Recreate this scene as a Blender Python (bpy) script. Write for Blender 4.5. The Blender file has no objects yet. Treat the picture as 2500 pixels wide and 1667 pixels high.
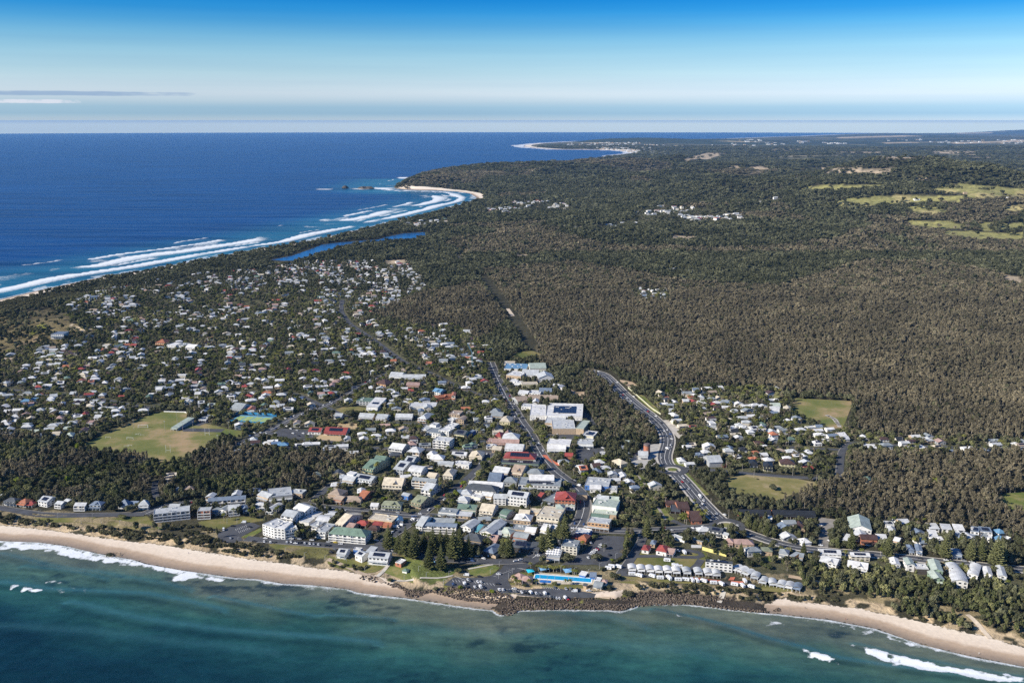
import bpy, math, random, re
import numpy as np
from mathutils import Vector, Matrix
random.seed(7); rng = np.random.default_rng(11)
sc = bpy.context.scene; COL = sc.collection
# ---------------------------------------------------------------- camera, sky, sun, exposure
HAZE = 1.35e-5; H = 400.0; RE = 6371000.0; F = 2430.0; TH = math.radians(12.50)
cam_d = bpy.data.cameras.new('camera'); cam = bpy.data.objects.new('camera', cam_d); COL.objects.link(cam)
cam.location = (0, 0, H); cam.rotation_euler = (math.radians(90) - TH, 0, 0)
cam_d.sensor_width = 36; cam_d.lens = 36 * F / 2500; cam_d.clip_start = 1; cam_d.clip_end = 400000
sc.camera = cam
SUN_EL = math.radians(31); SUN_AZ = math.radians(-112)      # azimuth clockwise from +Y: from the left, a little towards the camera
sv = Vector((math.sin(SUN_AZ) * math.cos(SUN_EL), math.cos(SUN_AZ) * math.cos(SUN_EL), math.sin(SUN_EL)))
sun_d = bpy.data.lights.new('sun', 'SUN'); sun_d.energy = 4.6; sun_d.angle = math.radians(0.53); sun_d.color = (1.0, 0.93, 0.82)
sun = bpy.data.objects.new('sun', sun_d); COL.objects.link(sun); sun.location = (0, 0, 900)
sun.rotation_euler = sv.to_track_quat('Z', 'Y').to_euler()
W = bpy.data.worlds.new('World'); sc.world = W; W.use_nodes = True
nt = W.node_tree; nt.nodes.clear()
def N(t, typ, **kw):
    n = t.nodes.new(typ)
    for k, v in kw.items(): setattr(n, k, v)
    return n
def setin(n, i, v): n.inputs[i].default_value = v
def ramp(t, fac, stops, interp='LINEAR'):
    r = N(t, 'ShaderNodeValToRGB'); cr = r.color_ramp; cr.interpolation = interp
    while len(cr.elements) < len(stops): cr.elements.new(0.5)
    for e, (p, c) in zip(cr.elements, stops): e.position = p; e.color = (*c, 1) if len(c) == 3 else c
    t.links.new(fac, r.inputs[0]); return r.outputs[0]
def math_n(t, op, a, b=None, clamp=False):
    m = N(t, 'ShaderNodeMath', operation=op); m.use_clamp = clamp
    for i, v in enumerate((a, b)):
        if v is None: continue
        if isinstance(v, (int, float)): m.inputs[i].default_value = v
        else: t.links.new(v, m.inputs[i])
    return m.outputs[0]
def mix(t, fac, a, b, typ='MIX'):
    m = N(t, 'ShaderNodeMix', data_type='RGBA', blend_type=typ)
    for s, v in ((m.inputs[0], fac), (m.inputs[6], a), (m.inputs[7], b)):
        if isinstance(v, (int, float)): s.default_value = v
        elif isinstance(v, tuple): s.default_value = (*v, 1)
        else: t.links.new(v, s)
    return m.outputs[2]
sky = N(nt, 'ShaderNodeTexSky', sky_type='NISHITA'); sky.sun_disc = False; sky.sun_elevation = SUN_EL; sky.sun_rotation = SUN_AZ
sky.altitude = 400; sky.air_density = 1.0; sky.dust_density = 0.6; sky.ozone_density = 2.0
tc = N(nt, 'ShaderNodeTexCoord'); sep = N(nt, 'ShaderNodeSeparateXYZ'); nt.links.new(tc.outputs['Generated'], sep.inputs[0])
el = sep.outputs[2]   # sine of elevation
# clear winter air: deep blue overhead, a pale layer on the horizon with a thin blue-grey haze bank in it
e1 = math_n(nt, 'ADD', math_n(nt, 'MULTIPLY', el, 2.0), 0.1, True)
grade = ramp(nt, e1, [(0.0, (1.7, 1.85, 1.9)), (.096, (1.7, 1.85, 1.9)), (.0995, (.80, 1.02, 1.55)), (.105, (.66, .92, 1.50)), (.113, (.47, .77, 1.37)), (.126, (.50, .78, 1.33)), (.137, (.69, .88, 1.35)), (.15, (.85, .96, 1.37)), (.17, (.78, .91, 1.24)), (.19, (.69, .87, 1.14)), (.212, (.60, .82, 1.07)), (.235, (.49, .77, 1.02)), (.257, (.33, .67, .97)), (.28, (.17, .56, .94)), (.302, (.07, .46, .91)), (.323, (.03, .39, .87)), (.5, (.03, .30, .72)), (1.0, (.2, .5, .9))])
c = mix(nt, 1.0, sky.outputs[0], grade, 'MULTIPLY')
# low cloud: a thin grey streak and small white tops, far out over the sea on the left
at = math_n(nt, 'ARCTAN2', sep.outputs[0], sep.outputs[1])
cmb = N(nt, 'ShaderNodeCombineXYZ'); nt.links.new(at, cmb.inputs[0]); nt.links.new(math_n(nt, 'MULTIPLY', el, 7.0), cmb.inputs[1])
cm3 = N(nt, 'ShaderNodeCombineXYZ'); nt.links.new(at, cm3.inputs[0]); nt.links.new(math_n(nt, 'MULTIPLY', el, 1.8), cm3.inputs[1]); nz3 = N(nt, 'ShaderNodeTexNoise'); setin(nz3, 'Scale', 34.0); setin(nz3, 'Detail', 8.0); setin(nz3, 'Roughness', .62); nt.links.new(cm3.outputs[0], nz3.inputs['Vector'])
nz = N(nt, 'ShaderNodeTexNoise'); setin(nz, 'Scale', 16.0); setin(nz, 'Detail', 6.0); nt.links.new(cmb.outputs[0], nz.inputs['Vector'])
azm = ramp(nt, math_n(nt, 'ADD', math_n(nt, 'MULTIPLY', at, -1.0), 0.0), [(0.0, (0, 0, 0)), (0.27, (0, 0, 0)), (0.31, (.85, .85, .85)), (0.42, (1, 1, 1)), (1, (1, 1, 1))])
b1 = ramp(nt, math_n(nt, 'MULTIPLY', el, 10.0), [(0.0, (0, 0, 0)), (0.195, (0, 0, 0)), (0.225, (1, 1, 1)), (0.25, (1, 1, 1)), (0.28, (0, 0, 0))])
b2 = ramp(nt, math_n(nt, 'MULTIPLY', el, 10.0), [(0.0, (0, 0, 0)), (0.135, (0, 0, 0)), (0.155, (1, 1, 1)), (0.18, (.9, .9, .9)), (0.20, (0, 0, 0))])
az2 = ramp(nt, math_n(nt, 'MULTIPLY', at, -1.0), [(0.0, (0, 0, 0)), (0.36, (0, 0, 0)), (0.40, (.8, .8, .8)), (0.45, (1, 1, 1))])
m1 = ramp(nt, math_n(nt, 'MULTIPLY', math_n(nt, 'MULTIPLY', nz.outputs[0], b1), azm), [(0.0, (0, 0, 0)), (0.30, (0, 0, 0)), (0.46, (.75, .75, .75))])
m2 = ramp(nt, math_n(nt, 'MULTIPLY', math_n(nt, 'MULTIPLY', nz3.outputs[0], b2), az2), [(0.0, (0, 0, 0)), (0.34, (0, 0, 0)), (0.46, (.9, .9, .9))])
cm4 = N(nt, 'ShaderNodeCombineXYZ'); nt.links.new(math_n(nt, 'MULTIPLY', at, .5), cm4.inputs[0]); nt.links.new(math_n(nt, 'MULTIPLY', el, 16.0), cm4.inputs[1]); nz4 = N(nt, 'ShaderNodeTexNoise'); setin(nz4, 'Scale', 4.0); setin(nz4, 'Detail', 5.0); nt.links.new(cm4.outputs[0], nz4.inputs['Vector'])
c = mix(nt, 1.0, c, ramp(nt, nz4.outputs[0], [(.3, (.93, .95, .975)), (.7, (1.05, 1.035, 1.02))]), 'MULTIPLY')
c = mix(nt, m1, c, (1.9, 2.9, 4.4)); c = mix(nt, m2, c, (5.2, 5.5, 6.2))
bg = N(nt, 'ShaderNodeBackground'); setin(bg, 1, 0.092); nt.links.new(c, bg.inputs[0])
wo = N(nt, 'ShaderNodeOutputWorld'); nt.links.new(bg.outputs[0], wo.inputs[0])
sc.view_settings.view_transform = 'Standard'; sc.view_settings.look = 'None'; sc.view_settings.exposure = 0.62; sc.view_settings.gamma = 1.0
sc.view_settings.use_curve_mapping = False
sc.render.engine = 'CYCLES'; cy = sc.cycles
cy.max_bounces = 4; cy.diffuse_bounces = 2; cy.glossy_bounces = 2; cy.transmission_bounces = 2; cy.volume_bounces = 0; cy.transparent_max_bounces = 4
cy.use_denoising = False

# ---------------------------------------------------------------- geometry of the place
def P(u, v, h=0.0):
    """world x,y of the photo pixel (u,v) on the curved sea level raised by h"""
    u = np.asarray(u, float); v = np.asarray(v, float)
    a = (u - 1250) / F; b = (833.5 - v) / F
    dy = math.cos(TH) + b * math.sin(TH); dz = -math.sin(TH) + b * math.cos(TH)
    A = (a * a + dy * dy) / (2 * RE); Hh = H - h
    disc = np.maximum(dz * dz - 4 * A * Hh, 0)
    t = (-dz - np.sqrt(disc)) / (2 * A)
    return np.stack([a * t, dy * t], -1)
def PIX(x, y, z):
    zz = z - H
    d = y * math.cos(TH) - zz * math.sin(TH); up = y * math.sin(TH) + zz * math.cos(TH)
    d = np.where(d < 1, 1, d)
    return 1250 + F * x / d, 833.5 - F * up / d
CR = dict(A=(0, 1150), B=(400, 1150), C=(800, 1150), D=(1200, 1200), E=(1600, 1200), F=(2000, 1200), G=(800, 900), H=(1200, 900),
          I=(1600, 930), J=(400, 900), K=(0, 900), L=(2050, 930))
OTH = dict(S=(0, 0, 1.0), a=(0, 200, 1.8816), b=(1250, 250, 1.8816), m=(800, 1100, 2.7655), r=(1600, 1100, 2.6133), t=(0, 600, 2.8), q=(800, 600, 2.8), w=(1600, 600, 2.6133))
def cv(k, x, y):
    if k in CR: o = CR[k]; return o[0] + x / 5.2267, o[1] + y / 5.2267
    o = OTH[k]; return o[0] + x / o[2], o[1] + y / o[2]
def px(s):
    """'A 1,2 3,4 B 5,6' -> array of photo pixels"""
    k = 'S'; out = []
    for w in s.split():
        if ',' in w: x, y = w.split(','); out.append(cv(k, float(x), float(y)))
        else: k = w
    return np.array(out)
Z0 = 5.0
coast_near = px('S -900,1245 -500,1290 -200,1310 0,1320 96,1324 163,1333 239,1351 325,1366 354,1376 450,1393 496,1399 572,1410 626,1413 687,1424 763,1428 850,1438 873,1446 940,1454 995,1460 1053,1468 1110,1477 1162,1484 1205,1489 1214,1497 1223,1500 1245,1494 1270,1489 1342,1487 1415,1487 1487,1488 1512,1491 1530,1488 1548,1479 1570,1471 1600,1468 1677,1474 1753,1482 1830,1492 1877,1497 1905,1499 1944,1504 2021,1512 2136,1534 2250,1573 2365,1601 2500,1627 2650,1660')
coast_far = px('S 2150,326 2050,329 1960,333 1888,335 1781,339 1700,340 1622,340 1473,343 1383,347 1310,351 1281,355 1279,358 1300,361 1356,365 1463,366 1520,368 1550,371 1558,375 1526,379 1463,387 1383,396 1319,402 1290,404 1200,410 1100,419 1040,426 1012,430 1002,434 1012,438 985,447 966,455 963,460 985,463 1010,464 1063,465 1116,468 1148,473 1163,482 1157,491 1105,506 1036,524 957,541 850,567 744,591 638,607 531,626 372,658 239,678 106,706 0,731 -150,765 -500,830')
cn = P(coast_near[:, 0], coast_near[:, 1]); cf = P(coast_far[:, 0], coast_far[:, 1])
LAND = np.concatenate([np.array([[-4000, 1150], [-1500, 1100]]), cn, np.array([[900, 560], [3000, -200], [90000, -3000], [90000, 90000], [45000, 75000]]), cf, np.array([[-2600, 1900], [-4000, 1900]])])
def inside(poly, x, y):
    r = np.zeros(x.shape, bool); n = len(poly)
    for i in range(n):
        x0, y0 = poly[i]; x1, y1 = poly[(i + 1) % n]
        if y0 == y1: continue
        c_ = ((y0 > y) != (y1 > y)) & (x < (x1 - x0) * (y - y0) / (y1 - y0) + x0)
        r ^= c_
    return r
def dist(poly, x, y, closed=True):
    d = np.full(x.shape, 1e12); n = len(poly)
    for i in range(n if closed else n - 1):
        ax, ay = poly[i]; bx, by = poly[(i + 1) % n]; vx, vy = bx - ax, by - ay
        t = np.clip(((x - ax) * vx + (y - ay) * vy) / (vx * vx + vy * vy + 1e-9), 0, 1)
        d = np.minimum(d, (x - ax - t * vx) ** 2 + (y - ay - t * vy) ** 2)
    return np.sqrt(d)
def sdist(poly, x, y): return np.where(inside(poly, x, y), 1, -1) * dist(poly, x, y)
def vnoise(x, y, s, seed=0):
    x = x / s; y = y / s; xi = np.floor(x).astype(np.int64); yi = np.floor(y).astype(np.int64); fx = x - xi; fy = y - yi
    fx = fx * fx * (3 - 2 * fx); fy = fy * fy * (3 - 2 * fy)
    def h(i, j):
        n = (i * 374761393 + j * 668265263 + seed * 982451653) & 0x7fffffff
        n = ((n ^ (n >> 13)) * 1274126177) & 0x7fffffff
        return ((n ^ (n >> 16)) & 0xffff) / 65535.0
    return (h(xi, yi) * (1 - fx) + h(xi + 1, yi) * fx) * (1 - fy) + (h(xi, yi + 1) * (1 - fx) + h(xi + 1, yi + 1) * fx) * fy
def fbm(x, y, s, seed=0, o=4): return sum(vnoise(x, y, s / 2 ** k, seed + k) * 0.5 ** k for k in range(o)) / sum(0.5 ** k for k in range(o))
def sst(a, b, x): t = np.clip((x - a) / (b - a), 0, 1); return t * t * (3 - 2 * t)
# hills: photo column, distance, height, half widths across and along the view
HILLS = [(1045, 6300, 50, 190, 260), (1110, 6900, 34, 330, 420), (1190, 7700, 34, 420, 520), (1270, 7900, 28, 520, 520), (1330, 7400, 16, 500, 450), (1440, 7800, 18, 500, 500), (1560, 8200, 34, 520, 500),
         (1640, 8600, 30, 600, 500), (1760, 8300, 20, 600, 500), (1500, 6600, 16, 500, 500), (1600, 5900, 26, 500, 350), (1250, 6300, 14, 300, 350), (1700, 6300, 20, 700, 350), (1900, 6900, 26, 700, 420),
         (2060, 4850, 62, 330, 330), (2240, 5000, 78, 420, 420), (2420, 5100, 96, 560, 500), (2300, 5700, 95, 520, 380), (2080, 6000, 70, 380, 300), (2000, 5600, 40, 380, 300), (2500, 4300, 60, 500, 420), (2330, 4200, 40, 300, 300),
         (1900, 4000, 30, 420, 320), (1700, 3650, 26, 420, 260), (2150, 3400, 24, 420, 260), (1500, 3300, 18, 300, 220), (1340, 3800, 14, 300, 300),
         (120, 1850, 20, 110, 100), (20, 2000, 14, 140, 150), (260, 2150, 18, 130, 110), (520, 2250, 15, 220, 130), (430, 1900, 9, 140, 90), (-300, 1950, 20, 250, 200),
         (1300, 18500, 42, 240, 500), (1345, 19200, 56, 500, 700), (1420, 20000, 60, 900, 900), (1560, 20500, 55, 1300, 1000), (1760, 20800, 40, 2000, 1000),
         (2030, 42000, 70, 3000, 2500), (2262, 66000, 330, 1500, 2200), (2262, 64000, 150, 3600, 2500), (2450, 60000, 190, 3800, 3500), (2560, 50000, 240, 3000, 3500), (2330, 30000, 45, 2500, 1800), (2480, 15000, 40, 1200, 900), (2300, 12500, 28, 1200, 700), (2050, 11500, 22, 900, 500), (1850, 14000, 20, 900, 700)]
HW = [((u - 1250) / F * d_ * 0.985, d_, h, sx, sy) for u, d_, h, sx, sy in HILLS]
rock_x0, rock_x1 = float(P(1000, 1462)[0]), float(P(1880, 1497)[0])
def landd(x, y): return np.where(inside(LAND, x, y), 1, -1) * dist(LAND, x, y)
def T(x, y, d=None):
    x = np.asarray(x, float); y = np.asarray(y, float)
    if d is None: d = landd(x, y)
    rk = sst(rock_x0 - 8, rock_x0 + 8, x) * (1 - sst(rock_x1 - 8, rock_x1 + 8, x)) * (y < 1200)
    L = 46 - 30 * rk
    z = np.where(d < 0, np.maximum(d * 0.05, -8), np.where(d < L * .8, d * (1.9 / (L * .8)), 1.9 + (Z0 - 1.9) * sst(L * .8, L * 1.25, d)))
    hz = np.zeros_like(x)
    for hx, hy, h, sx, sy in HW: hz += h * np.exp(-((x - hx) / sx) ** 2 - ((y - hy) / sy) ** 2)
    far = sst(3000, 4500, y)
    und = far * (fbm(x, y, 900, 5) - 0.35) * 22 + far * (fbm(x, y, 260, 8) - .5) * 10 * (1 - sst(9000, 14000, y))
    hz = hz * (1 + 0.25 * (fbm(x, y, 300, 3) - .5) * sst(2500, 4000, y)) + np.maximum(und, -3)
    hz = hz + np.abs(fbm(x + y * .35, y * 1.3, 620, 15, 3) - .5) * 190 * sst(3000, 4300, y) * (1 - sst(8000, 10500, y)) * sst(250, 1300, d)
    z = z + np.where(d > 0, hz * sst(0, np.where(y > 9000, 1500, np.where(y > 5500, 90, 160)), d), 0)
    return z - (x * x + y * y) / (2 * RE)
def T1(x, y): return float(T(np.array([x]), np.array([y]))[0])
def PT(u, v, h=0.0):
    """photo pixel -> world point on terrain + h"""
    z = Z0 + h
    for _ in range(14):
        p = P(u, v, z); g = T1(p[0], p[1]) + (p[0] ** 2 + p[1] ** 2) / (2 * RE)
        nz_ = g + h
        if abs(nz_ - z) < .05: break
        z = z * .4 + nz_ * .6
    return p

# ---------------------------------------------------------------- materials
MATS = {}
def mat(name, col, rough=0.8, noise=0.12, scale=0.3, spec=0.3, metal=0.0, c2=None, emit=None):
    if name in MATS: return MATS[name]
    m = bpy.data.materials.new(name); m.use_nodes = True; t = m.node_tree; b = t.nodes['Principled BSDF']
    geo = N(t, 'ShaderNodeNewGeometry'); nz = N(t, 'ShaderNodeTexNoise'); setin(nz, 'Scale', scale); setin(nz, 'Detail', 4.0)
    t.links.new(geo.outputs['Position'], nz.inputs['Vector'])
    lo = tuple(c * (1 - noise * 1.6) for c in col); hi = tuple(min(1, c * (1 + noise * 1.2)) for c in col) if c2 is None else c2
    cc = ramp(t, nz.outputs[0], [(0.3, lo), (0.7, hi)])
    t.links.new(cc, b.inputs['Base Color']); b.inputs['Roughness'].default_value = rough; b.inputs['Specular IOR Level'].default_value = spec
    b.inputs['Metallic'].default_value = metal
    MATS[name] = m; return m
def foliage(name, a, b_, c_, trunk=False):
    m = bpy.data.materials.new(name); m.use_nodes = True; t = m.node_tree; t.nodes.clear()
    geo = N(t, 'ShaderNodeNewGeometry'); oi = N(t, 'ShaderNodeObjectInfo')
    n1 = N(t, 'ShaderNodeTexNoise'); setin(n1, 'Scale', 0.009); setin(n1, 'Detail', 5.0); t.links.new(geo.outputs['Position'], n1.inputs['Vector'])
    n2 = N(t, 'ShaderNodeTexNoise'); setin(n2, 'Scale', 0.55); setin(n2, 'Detail', 3.0); t.links.new(geo.outputs['Position'], n2.inputs['Vector'])
    f = math_n(t, 'ADD', math_n(t, 'MULTIPLY', oi.outputs['Random'], 0.62), math_n(t, 'MULTIPLY', math_n(t, 'SUBTRACT', n1.outputs[0], 0.5), 1.5), False)
    f = math_n(t, 'ADD', f, 0.19)
    cc = ramp(t, f, [(0.0, a), (0.5, b_), (0.9, c_), (1.0, tuple(min(1, k * 1.3) for k in c_))])
    cc = mix(t, 1.0, cc, ramp(t, n2.outputs[0], [(0.25, (.55, .55, .55)), (0.75, (1.4, 1.4, 1.35))]), 'MULTIPLY')
    d = N(t, 'ShaderNodeBsdfDiffuse'); t.links.new(cc, d.inputs[0]); tr = N(t, 'ShaderNodeBsdfTranslucent'); t.links.new(cc, tr.inputs[0])
    mx = N(t, 'ShaderNodeMixShader'); setin(mx, 0, 0.22); t.links.new(d.outputs[0], mx.inputs[1]); t.links.new(tr.outputs[0], mx.inputs[2])
    o = N(t, 'ShaderNodeOutputMaterial'); t.links.new(mx.outputs[0], o.inputs[0]); MATS[name] = m; return m
FO_DARK = foliage('evergreen_leaves', (.052, .058, .032), (.110, .112, .064), (.19, .19, .11))
FO_MEL = foliage('paperbark_leaves', (.100, .090, .060), (.190, .165, .108), (.30, .255, .165))
FO_TOWN = foliage('garden_leaves', (.058, .070, .032), (.140, .150, .066), (.29, .28, .13))
FO_SCRUB = foliage('coast_scrub_leaves', (.060, .064, .036), (.110, .106, .062), (.18, .17, .09))
FO_PINE = foliage('pine_needles', (.075, .085, .036), (.125, .135, .058), (.17, .175, .08))
FO_LIME = foliage('lime_leaves', (.12, .16, .02), (.17, .21, .03), (.23, .26, .05))
FO_PALM = foliage('palm_fronds', (.07, .09, .02), (.13, .14, .035), (.22, .21, .06))
M_TRUNK = mat('bark', (.16, .13, .10), .95); M_PALE = mat('pale_bark', (.42, .37, .30), .9)
ROOFC = dict(white=(.70, .70, .68), pale=(.52, .54, .54), grey=(.30, .33, .34), dkgrey=(.085, .095, .105), black=(.035, .038, .042), blue=(.12, .20, .33), skyblue=(.15, .30, .46), green=(.17, .25, .19),
             ltgreen=(.46, .52, .44), olive=(.25, .27, .18), red=(.36, .08, .065), orange=(.44, .17, .09), pink=(.46, .31, .26), tan=(.42, .33, .25), cream=(.66, .58, .44), brown=(.10, .06, .05), teal=(.12, .34, .40), bluegrey=(.20, .25, .32))
WALLC = dict(white=(.74, .72, .67), cream=(.66, .61, .50), brick=(.42, .17, .10), tan=(.48, .36, .24), grey=(.36, .37, .37), blue=(.07, .17, .42), yellow=(.60, .55, .34), pinkw=(.55, .38, .30), orangew=(.52, .32, .17), dark=(.08, .07, .065), green=(.25, .34, .24))
def roofmat(k):
    if 'roof_' + k in MATS: return MATS['roof_' + k]
    c0 = ROOFC[k]; m = mat('roof_' + k, c0, .5, .14, .22, .4)
    t = m.node_tree; b = t.nodes['Principled BSDF']; oi = N(t, 'ShaderNodeObjectInfo'); src_ = b.inputs['Base Color'].links[0].from_socket
    n9 = N(t, 'ShaderNodeTexNoise'); setin(n9, 'Scale', 1.3); setin(n9, 'Detail', 6.0); setin(n9, 'Roughness', .7); tc9 = N(t, 'ShaderNodeTexCoord'); t.links.new(tc9.outputs['Object'], n9.inputs['Vector'])
    cc = mix(t, 1.0, src_, ramp(t, oi.outputs['Random'], [(0, (.78, .79, .80)), (1, (1.08, 1.06, 1.03))]), 'MULTIPLY'); cc = mix(t, 1.0, cc, ramp(t, n9.outputs[0], [(.3, (.74, .73, .71)), (.55, (1.0, 1.0, 1.0))]), 'MULTIPLY'); t.links.new(cc, b.inputs['Base Color'])     # ribbed sheeting and tile courses: fine relief
    tc_ = N(t, 'ShaderNodeTexCoord'); wv = N(t, 'ShaderNodeTexWave'); setin(wv, 'Scale', 0.9); t.links.new(tc_.outputs['Object'], wv.inputs['Vector'])
    bp = N(t, 'ShaderNodeBump'); setin(bp, 'Strength', 0.25); setin(bp, 'Distance', 0.1); t.links.new(wv.outputs['Fac'], bp.inputs['Height']); t.links.new(bp.outputs[0], b.inputs['Normal'])
    return m
def wallmat(k): return mat('wall_' + k, WALLC[k], .85, .12, .5)
M_GLASS = mat('window_glass', (.045, .055, .065), .15, .2, .5, .5)
M_SOLAR = mat('solar_cells', (.018, .022, .040), .25, .2, .8, .5)
M_ASPH = mat('asphalt', (.075, .078, .085), .9, .16, .12)
M_PATH = mat('pale_concrete', (.50, .46, .39), .9, .12, .2)
M_LINE = mat('line_paint', (.75, .74, .70), .8, .1, 1.0)
M_METAL = mat('galvanised_pole', (.42, .42, .41), .5, .1, 1.0)
M_WHITE = mat('white_paint', (.78, .77, .74), .6, .06, 1.0)
M_TYRE = mat('tyre_rubber', (.02, .02, .02), .9)
M_WOOD = mat('weathered_wood', (.27, .2, .14), .9)
def grassmat(name, a, b, c, s=0.03):
    m = bpy.data.materials.new(name); m.use_nodes = True; t = m.node_tree; bs = t.nodes['Principled BSDF']
    geo = N(t, 'ShaderNodeNewGeometry'); n1 = N(t, 'ShaderNodeTexNoise'); setin(n1, 'Scale', s); setin(n1, 'Detail', 6.0); setin(n1, 'Roughness', .62); t.links.new(geo.outputs['Position'], n1.inputs['Vector'])
    t.links.new(ramp(t, n1.outputs[0], [(0.33, a), (0.5, b), (0.64, c)]), bs.inputs['Base Color']); bs.inputs['Roughness'].default_value = 1; bs.inputs['Specular IOR Level'].default_value = 0.1
    MATS[name] = m; return m
M_GRASS = grassmat('dry_lawn', (.085, .105, .03), (.17, .16, .055), (.27, .21, .10), .03)
M_FIELD = grassmat('playing_turf', (.11, .14, .04), (.19, .185, .065), (.36, .26, .145), .02)
M_VERGE = grassmat('green_verge', (.09, .13, .03), (.15, .17, .05), (.25, .22, .09), .08)
M_BARE = grassmat('bare_clay', (.38, .27, .17), (.48, .36, .24), (.55, .43, .30), .05)
M_BOWL = grassmat('bowling_turf', (.42, .31, .17), (.46, .34, .19), (.5, .38, .22), .02)
M_PARKG = grassmat('park_turf', (.13, .14, .045), (.23, .20, .08), (.40, .31, .19), .022)

# ---------------------------------------------------------------- object helpers
def mesh(name, verts, faces, mats, mi=None, smooth=False):
    me = bpy.data.meshes.new(name); me.from_pydata([tuple(v) for v in verts], [], faces)
    for m in (mats if isinstance(mats, (list, tuple)) else [mats]): me.materials.append(m)
    if mi is not None: me.polygons.foreach_set('material_index', mi)
    if smooth: me.polygons.foreach_set('use_smooth', [True] * len(me.polygons))
    me.update(); return me
def obj(name, me, parent=None, loc=None, rz=None, scale=None):
    o = bpy.data.objects.new(name, me); COL.objects.link(o)
    if parent is not None: o.parent = parent
    if loc is not None: o.location = loc
    if rz is not None: o.rotation_euler = (0, 0, rz)
    if scale is not None: o.scale = scale
    return o
def tag(o, label=None, cat=None, group=None, kind=None):
    if label: o['label'] = label
    if cat: o['category'] = cat
    if group: o['group'] = group
    if kind: o['kind'] = kind
    return o
class MB:
    def __init__(s): s.v = []; s.f = []; s.m = []
    def add(s, v, f, m=0):
        n = len(s.v); s.v += [tuple(p) for p in v]; s.f += [tuple(i + n for i in q) for q in f]; s.m += [m] * len(f)
    def box(s, x0, y0, z0, x1, y1, z1, m=0, bottom=True):
        v = [(x0, y0, z0), (x1, y0, z0), (x1, y1, z0), (x0, y1, z0), (x0, y0, z1), (x1, y0, z1), (x1, y1, z1), (x0, y1, z1)]
        f = [(0, 1, 5, 4), (1, 2, 6, 5), (2, 3, 7, 6), (3, 0, 4, 7), (4, 5, 6, 7)] + ([(3, 2, 1, 0)] if bottom else [])
        s.add(v, f, m)
    def cyl(s, x, y, z0, z1, r0, r1=None, n=8, m=0):
        r1 = r0 if r1 is None else r1
        v = [(x + r0 * math.cos(2 * math.pi * i / n), y + r0 * math.sin(2 * math.pi * i / n), z0) for i in range(n)] + [(x + r1 * math.cos(2 * math.pi * i / n), y + r1 * math.sin(2 * math.pi * i / n), z1) for i in range(n)]
        s.add(v, [(i, (i + 1) % n, n + (i + 1) % n, n + i) for i in range(n)] + [tuple(range(n, 2 * n))], m)
    def tube(s, a, b, r0, r1=None, n=5, m=0):
        a = Vector(a); b = Vector(b); r1 = r0 if r1 is None else r1; q = (b - a).to_track_quat('Z', 'Y')
        v = [a + q @ Vector((r0 * math.cos(2 * math.pi * i / n), r0 * math.sin(2 * math.pi * i / n), 0)) for i in range(n)] + [b + q @ Vector((r1 * math.cos(2 * math.pi * i / n), r1 * math.sin(2 * math.pi * i / n), 0)) for i in range(n)]
        s.add(v, [(i, (i + 1) % n, n + (i + 1) % n, n + i) for i in range(n)] + [tuple(range(n - 1, -1, -1)), tuple(range(n, 2 * n))], m)
    def me(s, name, mats, smooth=False): return mesh(name, s.v, s.f, mats, s.m, smooth)
def attr(me, name, arr, typ='FLOAT'):
    a = me.attributes.new(name, typ, 'POINT')
    if typ == 'FLOAT_COLOR': a.data.foreach_set('color', np.ascontiguousarray(arr, np.float32).ravel())
    elif typ == 'FLOAT_VECTOR': a.data.foreach_set('vector', np.ascontiguousarray(arr, np.float32).ravel())
    else: a.data.foreach_set('value', np.ascontiguousarray(arr).ravel())
def gridmesh(name, X, Y, Z, mat_, mask=None, smooth=True):
    n, m = X.shape; idx = np.arange(n * m).reshape(n, m)
    q = np.stack([idx[:-1, :-1], idx[:-1, 1:], idx[1:, 1:], idx[1:, :-1]], -1).reshape(-1, 4)
    if mask is not None: q = q[mask[:-1, :-1].ravel() | mask[1:, 1:].ravel() | mask[:-1, 1:].ravel() | mask[1:, :-1].ravel()]
    me = bpy.data.meshes.new(name); me.vertices.add(n * m)
    me.vertices.foreach_set('co', np.stack([X, Y, Z], -1).astype(np.float32).ravel())
    me.loops.add(len(q) * 4); me.loops.foreach_set('vertex_index', q.astype(np.int32).ravel())
    me.polygons.add(len(q)); me.polygons.foreach_set('loop_start', (np.arange(len(q)) * 4).astype(np.int32)); me.polygons.foreach_set('loop_total', np.full(len(q), 4, np.int32))
    me.materials.append(mat_); me.update(calc_edges=True)
    if smooth: me.polygons.foreach_set('use_smooth', np.ones(len(q), bool))
    return me
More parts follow.
